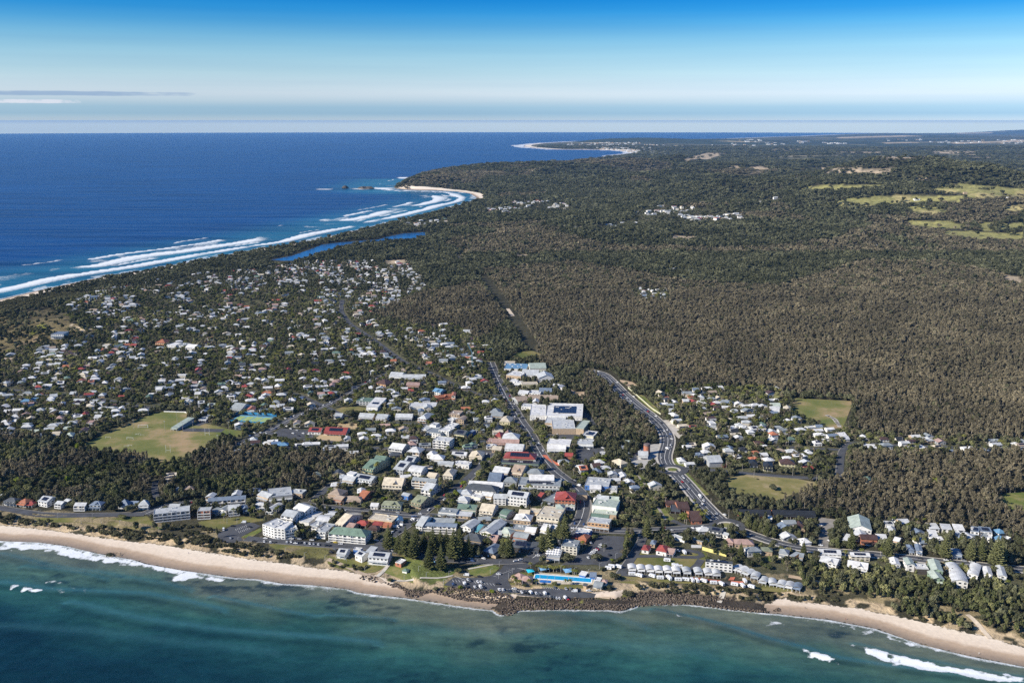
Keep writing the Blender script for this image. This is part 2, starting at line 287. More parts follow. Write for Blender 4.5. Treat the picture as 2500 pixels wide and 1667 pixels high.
# ---------------------------------------------------------------- land cover
SANDP = np.concatenate([coast_near[3:], px('S 2650,1615 2500,1584 E 0,0')[:2], px('S 2404,1557 2346,1545 2289,1531 2174,1504 2097,1488 1983,1475 1935,1470 1915,1462 1895,1466 1880,1474 1840,1478 1760,1467 1700,1462 1600,1455 1530,1452 1470,1456 1380,1462 1300,1460 1240,1462 1216,1466 1190,1462 1125,1457 1060,1450 1031,1449 1000,1448 991,1440 965,1425 934,1412 905,1406 877,1402 840,1396 800,1392 783,1391 740,1385 687,1378 630,1371 572,1362 520,1354 477,1347 440,1341 400,1334 325,1326 280,1319 230,1312 180,1304 134,1298 60,1291 0,1284 -200,1272')])
SAND = P(SANDP[:, 0], SANDP[:, 1])
def poly(s): a = px(s); return a
CLEAR = {   # clearings, photo pixels; (polygon, material key)
 'field': poly('S 205,1084 250,1063 298,1040 345,1020 379,1007 402,1004 457,1006 458,1024 480,1030 520,1038 560,1048 590,1052 598,1062 570,1068 545,1064 537,1082 512,1084 505,1096 480,1108 430,1122 400,1128 360,1118 300,1105 240,1098'),
 'oval': poly('S 1930,971 1985,974 2078,979 2080,990 2073,1006 2066,1025 2056,1046 2021,1044 1983,1024 1944,1012 1933,996'),
 'park': poly('S 1775,1168 1800,1160 1830,1158 1944,1168 1996,1178 1992,1192 1940,1203 1915,1215 1891,1226 1849,1210 1784,1203'),
 'edge': poly('S 2432,1212 2460,1204 2520,1200 2520,1256 2442,1234'),
 'school': poly('S 812,1003 835,994 870,992 934,1003 930,1013 870,1008 812,1012'),
 'foreshore': poly('C 720,1190 830,1110 1000,1060 1060,1120 1200,1140 1250,1200 1400,1230 1620,1240 1620,1290 1490,1390 1300,1450 1100,1430 970,1390 870,1350 720,1290'),
 'oval2': poly('C 1790,1240 1860,1190 2000,1175 2130,1200 2190,1235 2110,1310 1950,1345 1820,1320'),
 'verge1': poly('B 1330,930 1600,925 2120,978 2060,1110 1850,1100 1600,1050 1400,980'),
 'verge2': poly('B 430,650 600,620 1040,580 1330,615 1100,660 900,680 740,735 560,720'),
 'verge3': poly('B 980,845 1230,725 1250,760 1110,845'),
 'dunegrass': poly('C 0,1080 500,1150 720,1190 700,1240 600,1290 400,1300 250,1260 100,1230 0,1180'),
 'beachpark': poly('A 420,600 1000,580 1400,600 1880,575 1960,680 2090,740 1700,740 1500,700 1000,650 600,650'),
 'caravan': poly('D 1740,920 1900,720 E 0,830 640,760 690,880 640,990 0,960'),
 'strip': poly('D 1600,1040 E 0,1060 450,1110 900,1150 1500,1200 1880,1250 1300,1260 900,1200 0,1150 D 1700,1110'),
 'grass_e': poly('D 1620,1150 1850,1130 1900,1180 1700,1290 1330,1290 1320,1350 1740,1370 1760,1300'),
 'lawn_e2': poly('E 1360,860 1500,800 1580,830 1500,900'),
 'dunehill': poly('t -400,480 0,480 100,460 300,425 490,480 470,520 600,560 700,575 560,600 470,610 460,660 400,680 330,670 200,700 130,715 0,735 -400,740'),
 'northlawn': poly('q 1230,790 1300,725 1400,718 1460,740 1480,770 1400,770 1330,800'),
 'clayyard': poly('H 970,240 1080,300 1210,290 1210,350 1130,400 1070,390 990,300'),
 'verge4': poly('H 1850,310 1950,350 2150,540 2080,560 1870,380'),
 'verge5': poly('I 370,1180 410,1170 520,1290 690,1450 600,1460 450,1330'),
 'verge6': poly('I 240,990 310,970 400,1030 400,1090 300,1080 240,1040'),
 'verge7': poly('D 2010,250 2100,180 2340,350 2200,380'),
 'bowl1': poly('G 70,740 150,695 385,700 370,775'), 'bowl2': poly('J 1900,910 2030,820 2352,830 G 270,860 150,925 0,925'),
 'clay2': poly('H 1640,140 1800,170 1880,230 1870,290 1750,230 1640,160'),
}
FAR = {     # paddocks and fields on the hills beyond
 'pad': [poly('b 1430,465 1500,450 1560,440 1700,432 1850,425 2080,430 2060,460 1990,452 1900,455 1750,470 1700,462 1650,478 1550,482'), poly('b 1900,402 2050,375 2200,385 2352,395 2352,438 2250,432 2100,440 2080,418 1960,410'),
         poly('b 1335,395 1400,383 1500,380 1600,378 1700,380 1690,392 1560,395 1500,405 1420,404'), poly('b 1800,548 1900,545 2000,545 2100,572 2050,580 1900,580'), poly('b 1980,592 2100,590 2250,600 2352,595 2352,628 2150,628 2000,610'), poly('b 2130,560 2200,550 2230,590 2160,590'),
         poly('b 2250,480 2352,470 2352,500 2270,500'), poly('b 2250,560 2352,548 2352,575 2240,585'), poly('b 1800,480 1900,470 2000,500 1930,515 1850,500')],
 'dry': [poly('b 1480,228 1700,228 1700,236 1490,236'), poly('b 1690,250 1900,248 1900,256 1690,258'), poly('b 1920,226 2135,226 2140,236 1930,236'), poly('b 1360,303 1580,303 1800,306 1700,326 1400,326 1560,314'), poly('b 1190,214 1330,215 1330,222 1195,222'),
         poly('b 1850,342 1945,343 1945,350 1860,350'), poly('b 2090,252 2210,252 2210,259 2095,259'), poly('b 1000,290 1060,292 1050,298 990,297'), poly('b 1100,320 1150,320 1140,328 1090,328'), poly('b 1080,300 1140,292 1200,305 1130,310'), poly('b 2000,185 2352,176 2352,181 2040,192'),
         poly('b 1500,160 1800,152 1900,156 1500,166'), poly('b 2050,140 2200,138 2200,143 2050,145'), poly('b 2240,175 2352,172 2352,177 2240,180'), poly('b 1700,185 1860,183 1860,187 1720,190'), poly('b 770,265 900,262 980,235 900,232 840,245'),
         poly('b 730,612 850,616 830,628 735,626'), poly('w 2205,180 2330,200 2330,235 2240,220'), poly('b 640,400 700,408 640,412'), poly('q 400,100 560,95 520,118 390,122'), poly('q 880,60 960,62 930,90 880,80'), poly('q 1200,60 1450,55 1460,70 1240,72'), poly('a 1770,825 1860,822 1850,835 1780,836')],
}
URB = [poly('S 0,860 60,850 100,845 170,830 205,800 170,785 130,752 160,735 300,700 500,668 620,660 760,640 1000,640 1050,705 960,745 880,780 950,790 1120,800 1200,850 1210,900 1330,1000 1450,1110 1600,1190 1700,1290 2000,1350 2500,1380 2500,1450 1950,1410 1500,1400 1100,1340 900,1330 800,1240 760,1190 900,1110 620,1095 560,1060 500,1040 450,1000 380,1000 200,1080 0,1060'),
       poly('S 1600,950 1720,945 1900,950 1930,1000 2040,1045 2090,1060 2500,1082 2500,1112 2080,1105 2060,1160 1740,1150 1650,1060 1600,1000'),
       poly('b 570,500 700,475 900,490 1050,520 1090,550 800,560 600,565 380,600 400,570 560,540'), poly('b 0,455 220,460 300,490 200,510 0,500'), poly('a 1850,655 1980,640 2080,620 2060,660 1900,680'), poly('a 2200,560 2352,580 2352,620 2240,600'),
       poly('b 1100,450 1240,440 1240,465 1100,465'), poly('b 275,575 390,572 385,590 280,590'), poly('b 550,860 720,860 730,915 560,905'), poly('w 60,150 240,160 230,185 60,170')]
ROADS = [   # centre line, half width, kerb/markings
 ('S 1440,905 1472,911 1496,934 1521,960 1554,989 1592,1017 1617,1041 1632,1066 1630,1090 1621,1110 1622,1130 1642,1147', 8),
 ('S 1642,1147 1657,1161 1680,1186 1705,1217 1734,1248 1757,1271 1775,1283', 8), ('S 1775,1283 1803,1292 1839,1307 1877,1321 1916,1332 1963,1340 2040,1347 2096,1350 2172,1357 2306,1372 2450,1386 2560,1396', 6.0),
 ('S 1775,1283 1734,1284 1686,1291 1620,1293 1560,1296 1480,1297 1411,1288 1315,1282 1200,1274 1130,1266 1068,1259 1010,1259 972,1256 900,1248 800,1240 740,1230 640,1226 560,1226 480,1224 400,1234 354,1255', 6.0),
 ('S 354,1255 268,1257 191,1258 96,1257 48,1248 0,1240 -100,1225', 5.0),
 ('S 1197,884 1203,900 1211,918 1221,938 1238,970 1257,1003 1273,1032 1292,1055 1307,1084 1322,1112 1345,1143 1372,1166 1400,1182 1418,1199 1428,1218 1427,1242 1420,1264 1411,1288 1375,1312 1340,1336 1300,1362', 6.4),
 ('S 600,1314 660,1320 725,1324 800,1332 860,1333 925,1336 980,1345 1060,1362 1130,1370 1190,1369 1248,1377 1296,1366', 5.5), ('S 924,1331 945,1316 963,1302 985,1287 1010,1273 1049,1236 1083,1217 1110,1196 1140,1171 1170,1142 1200,1102', 5.0),
 ('S 905,1094 940,1092 1039,1098 1120,1100 1200,1102 1290,1110 1322,1112', 4.5), ('S 1573,1298 1568,1325 1541,1365 1516,1402', 4.0), ('S 1516,1402 1600,1408 1677,1413 1763,1420 1830,1432', 3.0), ('S 1541,1358 1600,1356 1677,1359 1712,1366 1722,1358 1716,1348 1700,1343 1650,1341', 3.0),
 ('S 1712,1366 1708,1384 1690,1390', 3.5), ('S 1660,1142 1738,1147 1839,1157 1954,1166 2050,1168', 4.0), ('S 1880,1090 1970,1094 2052,1098', 3.5), ('S 2081,1080 2056,1098 2052,1125 2050,1168', 4.0), ('S 2081,1080 2200,1088 2400,1094 2520,1097', 3.5),
 ('S 575,1094 600,1075 616,1064 658,1052 700,1028 740,1008 792,992 840,968 877,944 915,926 960,905', 5.5), ('S 655,1056 700,1068 725,1073 780,1076 827,1080 860,1084', 4.0), ('S 836,735 833,761 853,790 871,802 914,830 950,858 986,884 1040,905 1100,935 1170,965 1236,967', 4.5),
 ('S 373,996 400,985 470,970 560,960 640,955 720,960 792,992', 4.0), ('S 792,992 850,1020 920,1030 1000,1035 1100,1040 1180,1035 1273,1032', 4.0), ('S 0,950 80,955 160,962 250,975 320,988 373,996', 4.0), ('S 1700,1290 1660,1288 1640,1270', 3.0), ('S 815,1180 790,1200 763,1225', 4.0), ('S 380,1175 375,1200 385,1220', 3.5)]
LOTS = {'seafront car park': poly('m 785,905 850,855 1000,858 1100,845 1170,800 1190,770 1110,742 1300,750 1380,720 1440,742 1400,762 1330,800 1240,840 1215,870 1240,920 1330,937 1500,925 1700,945 1810,965 1800,990 1550,997 1300,977 1150,957 1000,937 850,922'),
        'Lawson car park': poly('D 1370,560 1690,570 1690,800 1420,960 1330,930 1150,935 900,930 1000,860 1150,780 1250,700'),
        'gravel lot': poly('S 2000,1262 2040,1268 2038,1282 2025,1307 2022,1336 2005,1342 1999,1330 1998,1290 1994,1275'),
        'west car park': poly('B 1000,660 1130,655 1240,700 980,840 1010,880 850,930 700,880 680,800 860,700'),
        'supermarket yard': poly('H 660,830 1130,830 1150,880 1000,900 720,910'), 'station yard': poly('H 1080,1020 1440,1010 1480,1080 1300,1110 1310,1180 1100,1210 1080,1100'), 'side lane': poly('H 1100,480 1180,520 1290,640 1380,780 1300,800 1190,700'),
        'plaza': poly('H 1830,1090 1980,960 2190,960 2130,1050 2100,1200 2000,1280 1930,1300 1780,1240 1760,1130'), 'netball courts': poly('J 180,755 780,770 730,810 250,800'), 'practice court': poly('J 340,720 530,650 610,670 450,730'), 'shop lane': poly('D 1110,120 1230,40 1240,160 1120,240'),
        'quadrangle': poly('G 1500,1000 1800,1010 1650,1060 1280,1040 1280,1010'), 'bowls parking': poly('J 1490,760 1830,780 1930,820 1900,880 1700,880 1400,830')}
rockx0, rockx1 = float(P(1222, 1492)[0]), float(P(1872, 1496)[0])
def allfade(x, y, d):
    z = T(x, y, d); return PIX(x, y, z)
# ---- ground: one sheet from the near beach to the far ranges
AZ = np.radians(np.linspace(-42, 42, 561))
RR = np.concatenate([np.arange(690, 1300, 3.0), 1300 * 1.0078 ** np.arange(0, 522)])
Rg, Ag = np.meshgrid(RR, AZ, indexing='ij'); GX = Rg * np.sin(Ag); GY = Rg * np.cos(Ag)
GD = landd(GX, GY); GZ = T(GX, GY, GD)
GU, GV = PIX(GX, GY, GZ)
near = GY < 1300
ssd = np.full(GX.shape, -50.0); ssd[near] = sdist(SAND, GX[near], GY[near])
farbeach = (GY > 2000) & (GD > -60) & (GD < 200)
bw = 50 + 20 * sst(5000, 7000, GY) + 60 * sst(15000, 18000, GY)
cliff = ((GY > 6150) & (GY < 9000) & (GU < 1030) | ((GY > 6600) & (GY < 8500))) & ~((GU > 1010) & (GY < 6750) & (GU < 1175))
bw = np.where(cliff, -20, bw); 
ssd = np.where(farbeach, bw - GD, ssd)
rockz = (GX > rockx0 + (vnoise(GX, GY, 8, 3) - .5) * 14) & (GX < rockx1) & (GD < 15) & near; ssd = np.where(rockz, -20, ssd)
col = np.zeros(GX.shape + (4,), np.float32); col[..., 3] = 1
def put(mask, c, w=1.0):
    for i in range(3): col[..., i] = np.where(mask, col[..., i] * (1 - w) + c[i] * w, col[..., i])
put(np.ones(GX.shape, bool), (.050, .048, .030))
nn = fbm(GX, GY, 3000, 21, 5)
farland = GY > 8500
put(farland, (.040, .052, .034)); put(farland & (nn > .52), (.060, .062, .040)); put(farland & (nn < .40), (.034, .045, .038))
stripe = fbm(GX / 3.5, GY, 420, 31, 4); put(farland & (stripe > .62) & (GY > 10000), (.16, .15, .09), .8); put(farland & (stripe > .70) & (GY > 10000), (.36, .30, .20), .8)
for p_ in URB: put(inside(p_, GU, GV), (.085, .085, .05))
for p_ in FAR['pad']: put(inside(p_, GU, GV) & (GY > 3000), (.27, .26, .10))
g2 = fbm(GX, GY, 160, 41, 4)
for p_ in FAR['pad']: put(inside(p_, GU, GV) & (g2 > .55) & (GY > 3000), (.44, .37, .18), .7)
for p_ in FAR['dry']: put(inside(p_, GU, GV) & (GY > 1500), (.42, .34, .24))
put(inside(CLEAR['dunehill'], GU, GV), (.15, .125, .065)); put(inside(poly('t 180,580 290,540 340,545 300,580 200,600'), GU, GV), (.20, .22, .04))
put(inside(poly('t 60,690 200,640 300,610 300,640 160,690'), GU, GV), (.26, .20, .12)); put(inside(poly('t 480,535 600,565 680,570 560,580 500,560'), GU, GV), (.5, .42, .3))
for k_ in CLEAR:
    if k_ not in ('dunehill',): put(inside(CLEAR[k_], GU, GV) & near, {'foreshore': (.12, .145, .045), 'oval2': (.12, .145, .045), 'dunegrass': (.19, .17, .07), 'verge1': (.17, .16, .06)}.get(k_, (.15, .14, .06)))
duneveg = (ssd > -40) & (ssd < 0) & near; g3 = fbm(GX, GY, 14, 51, 3)
duneveg &= ~inside(CLEAR['foreshore'], GU, GV)
put(duneveg & (g3 > .47), (.24, .20, .12)); put(rockz, (.06, .05, .04)); put((ssd > -14) & (ssd < 0) & ~rockz & near & (g3 > .42), (.48, .38, .25)); put(duneveg & (g3 < .42) & (GX > -60) & (GX < 60), (.17, .17, .05))
put((GD > 0) & (GD < 70) & cliff & (GY > 6000), (.21, .17, .12), .8)
gm = bpy.data.materials.new('ground'); gm.use_nodes = True; t = gm.node_tree; b = t.nodes['Principled BSDF']
geo = N(t, 'ShaderNodeNewGeometry'); ac = N(t, 'ShaderNodeAttribute', attribute_name='cover'); asd = N(t, 'ShaderNodeAttribute', attribute_name='sand'); adc = N(t, 'ShaderNodeAttribute', attribute_name='coast')
n1 = N(t, 'ShaderNodeTexNoise'); setin(n1, 'Scale', .05); setin(n1, 'Detail', 7.0); setin(n1, 'Roughness', .65); t.links.new(geo.outputs['Position'], n1.inputs['Vector'])
n3 = N(t, 'ShaderNodeTexNoise'); setin(n3, 'Scale', .35); setin(n3, 'Detail', 5.0); t.links.new(geo.outputs['Position'], n3.inputs['Vector'])
n4 = N(t, 'ShaderNodeTexNoise'); setin(n4, 'Scale', .004); setin(n4, 'Detail', 9.0); setin(n4, 'Roughness', .7); t.links.new(geo.outputs['Position'], n4.inputs['Vector'])
base = mix(t, 1.0, ac.outputs[0], ramp(t, n1.outputs[0], [(.3, (.6, .6, .6)), (.7, (1.4, 1.38, 1.3))]), 'MULTIPLY')
base = mix(t, 1.0, base, ramp(t, n4.outputs[0], [(.35, (.7, .72, .75)), (.65, (1.3, 1.25, 1.2))]), 'MULTIPLY')
wetf = ramp(t, math_n(t, 'ADD', math_n(t, 'MULTIPLY', math_n(t, 'ADD', adc.outputs['Fac'], math_n(t, 'MULTIPLY', math_n(t, 'SUBTRACT', n1.outputs[0], .5), 11)), 1 / 40), 0), [(0.0, (.22, .18, .14)), (.16, (.33, .25, .18)), (.34, (.46, .345, .24)), (.45, (.68, .56, .43)), (1, (.76, .66, .53))])
sandc = mix(t, 1.0, wetf, ramp(t, n3.outputs[0], [(.3, (.9, .9, .9)), (.7, (1.08, 1.08, 1.08))]), 'MULTIPLY')
sf = math_n(t, 'MULTIPLY', math_n(t, 'ADD', asd.outputs['Fac'], math_n(t, 'MULTIPLY', math_n(t, 'SUBTRACT', n3.outputs[0], .5), 9)), .8, True)
t.links.new(mix(t, sf, base, sandc), b.inputs['Base Color']); b.inputs['Specular IOR Level'].default_value = .15
t.links.new(ramp(t, math_n(t, 'MULTIPLY', adc.outputs['Fac'], 1 / 12), [(0, (.35, .35, .35)), (1, (.95, .95, .95))]), b.inputs['Roughness'])
bp = N(t, 'ShaderNodeBump'); setin(bp, 'Strength', .6); setin(bp, 'Distance', 9.0); t.links.new(n1.outputs[0], bp.inputs['Height'])
bfar = N(t, 'ShaderNodeBump'); setin(bfar, 'Strength', .0); t.links.new(bp.outputs[0], b.inputs['Normal']); t.links.new(math_n(t, 'MULTIPLY', math_n(t, 'SUBTRACT', 1.0, sf), .6), bp.inputs['Strength'])
keep = GD > -40
gme = gridmesh('ground', GX, GY, GZ, gm, keep)
attr(gme, 'cover', col.reshape(-1, 4), 'FLOAT_COLOR'); attr(gme, 'sand', np.clip(ssd, -40, 40)); attr(gme, 'coast', np.clip(GD, -30, 200))
tag(obj('ground', gme), 'coastal land from the beaches inland to the far ranges', kind='structure')

# ---- sea: one sheet to the horizon
AZs = np.radians(np.linspace(-45, 45, 721)); RS = np.concatenate([np.arange(430, 1130, 2.0), 1130 * 1.02 ** np.arange(0, 30), 2047 * 1.0065 ** np.arange(0, 185), 6786 * 1.014 ** np.arange(0, 177)])
Rs, As = np.meshgrid(RS, AZs, indexing='ij'); SX = Rs * np.sin(As); SY = Rs * np.cos(As)
SD = -landd(SX, SY)       # metres out from the waterline
SU, SV = PIX(SX, SY, np.zeros_like(SX))
bay = SY < 1130
def band(line, w0, w1, x, y):
    """soft stripe along a traced line, w0 m on the landward side, w1 on the seaward side"""
    p = P(line[:, 0], line[:, 1]); d = np.full(x.shape, 1e9); s = np.zeros(x.shape)
    for i in range(len(p) - 1):
        vx, vy = p[i + 1] - p[i]; t_ = np.clip(((x - p[i][0]) * vx + (y - p[i][1]) * vy) / (vx * vx + vy * vy), 0, 1)
        dx, dy = x - p[i][0] - t_ * vx, y - p[i][1] - t_ * vy; dd = np.hypot(dx, dy); sg = np.sign(vx * dy - vy * dx)
        s = np.where(dd < d, sg, s); d = np.minimum(d, dd)
    return d, s
foam = np.zeros(SX.shape); hgt = np.zeros(SX.shape); dark = np.zeros(SX.shape); light = np.zeros(SX.shape)
bx, by = SX[bay], SY[bay]; bn = fbm(bx, by, 6, 61, 3); bu = SU[bay]; bvv = SV[bay]
fb = np.zeros(bx.shape); hb = np.zeros(bx.shape); db = np.zeros(bx.shape); lb = np.zeros(bx.shape)
FP = [  # breaking foam, photo polygons, strength
 (px('A 0,890 300,905 650,930 900,975 1130,1020 1380,1085 1700,1130 2000,1180 2352,1260 B 0,1190 300,1260 500,1330 720,1390 540,1390 330,1350 240,1425 100,1380 A 2352,1290 2180,1300 2000,1250 1700,1195 1480,1170 1240,1140 1100,1120 850,1100 750,1050 600,1010 300,1000 0,1000'), 1.22),
 (px('B 1150,1365 1500,1425 1400,1435 1200,1410'), .9), (px('m 210,958 540,992 900,1030 1170,1070 1160,1085 900,1050 540,1008 240,972'), .95),
 (px('r 1290,1250 1450,1290 1600,1325 1800,1365 2000,1400 2352,1450 2352,1500 2200,1490 1900,1435 1600,1385 1420,1330'), 1.3), (px('r 935,1270 1050,1305 1180,1340 1170,1350 1040,1328 950,1290'), 1.25),
 (px('r 1130,1100 1280,1130 1450,1165 1600,1215 1900,1285 2150,1340 1900,1300 1600,1235 1420,1185 1250,1140'), .85), (px('r 1050,1150 1250,1160 1330,1220 1200,1230 1100,1200'), .45), (px('r 710,1085 800,1095 815,1105 730,1110'), .8), (px('r 130,1060 215,1075 150,1068'), .9),
 (px('A 180,1475 350,1495 500,1530 420,1540 250,1522'), 1.25), (px('A 580,1480 700,1460 860,1500 900,1600 700,1600'), .5), (px('A 590,1420 700,1400 850,1410 700,1425'), .8), (px('A 830,1450 960,1480 1110,1550 1000,1520 900,1490'), .7),
 (px('r 0,960 150,970 260,985 100,985 0,978'), 1.0), (px('D 1550,1520 1800,1480 1950,1400 2352,1400 2352,1440 2000,1440 1850,1520 1650,1550'), .55), (px('D 150,1560 350,1500 600,1495 1500,1495 1600,1540 1400,1530 500,1525 250,1590'), .55)]
for p_, s_ in FP:
    q = P(p_[:, 0], p_[:, 1]); sd_ = sdist(q, bx, by); fb = np.maximum(fb, s_ * sst(-4.5, 5.5, sd_ + (bn - .5) * 16))
dcoastb = SD[bay]
fb = np.maximum(fb, .75 * (1 - sst(1.5, 4.2 + 5 * vnoise(bx, by, 18, 5), dcoastb))); fb = np.maximum(fb, .50 * sst(.42, .6, fbm(bx, by, 22, 66, 3)) * (1 - sst(4, 26, dcoastb)))
# the swells that roll into the bay: crest lines, height, half width
SW = [('A 0,1080 300,1150 500,1210 800,1270 1200,1310 1500,1370 1900,1430 2352,1530', .55, 6), ('A 0,1455 300,1500 560,1545 m -1250,985 -1000,1030 -750,1090', .85, 7), ('S 170,1480 260,1503 340,1520 430,1533 520,1546 640,1556 780,1566 900,1578', .75, 8),
      ('S 520,1462 610,1480 700,1500 760,1510 830,1512 950,1518', .8, 5), ('A 300,1240 700,1290 1000,1330 1300,1400', .5, 5), ('S 1190,1480 1350,1500 1480,1512 1560,1535', .35, 7), ('r 0,1035 250,1085 500,1150 700,1215 900,1265 1180,1345 1500,1395 1800,1430 2100,1470 2352,1510', 1.0, 6),
      ('r 1290,1250 1600,1330 2000,1405 2352,1465', .7, 5), ('m 1900,1070 2352,1120', .5, 6), ('S 0,1540 200,1552 420,1580 640,1600', .35, 10), ('S 900,1545 1150,1560 1400,1580 1700,1610', .3, 12), ('m 0,1125 200,1140 370,1152', .7, 5)]
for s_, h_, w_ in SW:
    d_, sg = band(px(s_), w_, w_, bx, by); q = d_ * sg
    hb += 1.5 * h_ * np.exp(-(q / w_) ** 2) * (0.75 + .5 * vnoise(bx, by, 60, 9)); db = np.maximum(db, .62 * min(1, h_ * 1.3) * (.45 + .8 * fbm(bx, by, 35, 140, 3)) * np.exp(-((q + w_ * .55) / (w_ * .55)) ** 2)); lb = np.maximum(lb, .75 * h_ * np.exp(-((q - w_ * .9) / (w_ * .6)) ** 2))  # swell shading painted into colour: seaward slope darker, landward side of the crest lighter
for s_ in ('A 300,1250 700,1270 1100,1330 1300,1420 900,1400 500,1330', 'A 700,1380 1000,1420 1200,1500 1000,1540 800,1450', 'm 0,960 300,1000 450,1040 300,1080 0,1060', 'B 0,1350 600,1420 1100,1400 1700,1450 1800,1550 900,1560 300,1500', 'm 820,1290 880,1290 880,1330 820,1330', 'm 1180,1160 1240,1170 1240,1240 1180,1230', 'm 1200,1290 1450,1270 1600,1290 1500,1400 1250,1370', 'm 900,1270 1000,1280 1100,1310 960,1320', 'm 1650,1380 1800,1370 1780,1450 1650,1440', 'm 500,1500 640,1480 620,1567 500,1567', 'r 1030,1150 1180,1170 1150,1210 1050,1190', 'm 1450,1430 1540,1430 1520,1480 1450,1480'):
    p_ = px(s_); q = P(p_[:, 0], p_[:, 1]); db = np.maximum(db, .8 * sst(-12, 10, sdist(q, bx, by) + (fbm(bx, by, 14, 71, 4) - .5) * 44) * sst(.38, .66, fbm(bx * .6, by * 1.3, 7, 72, 4)))
hb += (fbm(bx, by, 11, 77, 4) - .5) * .55 + (vnoise(bx * .5 + by * .2, by, 5, 78) - .5) * .16
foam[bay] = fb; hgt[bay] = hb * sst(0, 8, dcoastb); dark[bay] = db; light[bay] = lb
# the ocean beach beyond: two long lines of surf, then wash on the sand
oc = (SY > 1700) & (SD > -20) & (SD < 900) & (SY < 7200); ox, oy, od = SX[oc], SY[oc], SD[oc]; al = oy + ox * .3
wob = (fbm(ox, oy, 300, 81, 5) - .5) * 80; od2 = od + wob * sst(20, 120, od)
nA = fbm(al, od * .0 + 5, 260, 83, 3); nB = fbm(al, od * 0 + 9, 380, 84, 3)
def bnd(x, c_, w_, tail): return sst(c_ + w_, c_ + w_ * .6, x) * sst(c_ - tail, c_ - tail * .4, x) * (.58 + .50 * np.clip((x - c_ + tail) / tail, 0, 1) ** 2)
fo = np.maximum.reduce([1.0 * bnd(od2, 100, 10, 78) * sst(.12, .42, nA), 1.0 * bnd(od2, 215, 14, 100) * sst(.24, .46, nB), .85 * bnd(od2, 108, 7, 26) * sst(.52, .6, nA), .95 * bnd(od2, 300, 9, 50) * sst(.50, .60, fbm(al, od * 0 + 33, 300, 85, 3)) * sst(2200, 2600, oy), .8 * (1 - sst(2, 16, od)), .72 * (1 - sst(20, 70, od)) * sst(.4, .6, fbm(ox, oy, 30, 88, 3)), .62 * bnd(od2, 260, 30, 230) * sst(.46, .62, fbm(ox, oy, 60, 89, 4))])
fo *= 1 - .85 * sst(6050, 6400, oy) * (SU[oc] < 1090)
fo = np.maximum(fo, .85 * bnd(od2, 150, 6, 30) * sst(.5, .6, fbm(al, od * 0 + 71, 150, 86, 3))); fo = np.maximum(fo, .8 * bnd(od2, 380, 7, 30) * sst(.56, .64, fbm(al, od * 0 + 91, 220, 87, 3)))
foam[oc] = fo; light[oc] = np.maximum(light[oc], 1.0 * (1 - sst(150, 560, od)))
# rocks and shallows off the headlands
for (u_, v_, ru, rv, s_) in ((790, 461, 26, 1.6, .95), (880, 460, 30, 1.8, .95), (940, 459, 32, 2.2, .9), (985, 433, 18, 2, 1), (1010, 436, 12, 3, .9), (1265, 352, 22, 1.3, 1), (1290, 356, 10, 1, .8), (955, 452, 22, 5, .55), (985, 427, 20, 2, .45), (1100, 478, 26, 3, .7), (1120, 486, 22, 3, .5), (1500, 378, 40, 3, .7), (1440, 386, 50, 2.2, .7), (1370, 395, 60, 2, .8)):
    k = np.exp(-(((SU - u_) / ru) ** 4 + ((SV - v_) / rv) ** 4)); foam = np.maximum(foam, s_ * k * (SY > 3000) * (.7 + .5 * vnoise(SX, SY, 60, 91)))
far_sh = (SD < 120 + 70 * (SY > 12000)) & (SD > -10) & (SY > 8600); foam = np.where(far_sh, np.maximum(foam, .8), foam)
depth = sst(18, 150, SD + (fbm(SX, SY, 90, 95, 4) - .5) * 90); depth = np.where(bay, sst(6, 190, SD + (fbm(SX, SY, 80, 95, 3) - .5) * 70), 1.6)
oce = sst(1400, 2100, SY - .2 * SX)
SZ = hgt * 1.0 - (SX ** 2 + SY ** 2) / (2 * RE)
wm = bpy.data.materials.new('sea_water'); wm.use_nodes = True; t = wm.node_tree; b = t.nodes['Principled BSDF']
def A_(n): return N(t, 'ShaderNodeAttribute', attribute_name=n).outputs['Fac']
geo = N(t, 'ShaderNodeNewGeometry')
def noise(scale, det=5.0, ro=.5, vec=None, sx=1, sy=1, rot=0):
    mp = N(t, 'ShaderNodeMapping'); setin(mp, 'Scale', (sx, sy, 1)); setin(mp, 'Rotation', (0, 0, rot)); t.links.new(geo.outputs['Position'], mp.inputs[0])
    n_ = N(t, 'ShaderNodeTexNoise'); setin(n_, 'Scale', scale); setin(n_, 'Detail', det); setin(n_, 'Roughness', ro); t.links.new(mp.outputs[0], n_.inputs['Vector']); return n_.outputs[0]
bayc = ramp(t, A_('deep'), [(0, (.105, .130, .098)), (.10, (.056, .112, .088)), (.38, (.023, .086, .077)), (.64, (.011, .056, .060)), (.86, (.005, .034, .046)), (1, (.003, .024, .036))])
bayc = mix(t, 1.0, bayc, ramp(t, noise(.02, 6, .6, sx=.5, rot=.35), [(.3, (.60, .66, .70)), (.7, (1.42, 1.34, 1.26))]), 'MULTIPLY')  # streaky contrast: swell glints painted into the bay colour
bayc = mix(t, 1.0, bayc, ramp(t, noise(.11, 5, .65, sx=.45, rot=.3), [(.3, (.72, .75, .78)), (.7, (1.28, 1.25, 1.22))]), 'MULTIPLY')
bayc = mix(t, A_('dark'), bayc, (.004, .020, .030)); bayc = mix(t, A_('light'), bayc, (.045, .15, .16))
ocn = mix(t, A_('light'), (.0020, .036, .150), (.018, .125, .200)); ocn = mix(t, 1.0, ocn, ramp(t, noise(.0016, 6, .6, sx=.35), [(.3, (.72, .78, .82)), (.7, (1.3, 1.2, 1.15))]), 'MULTIPLY')
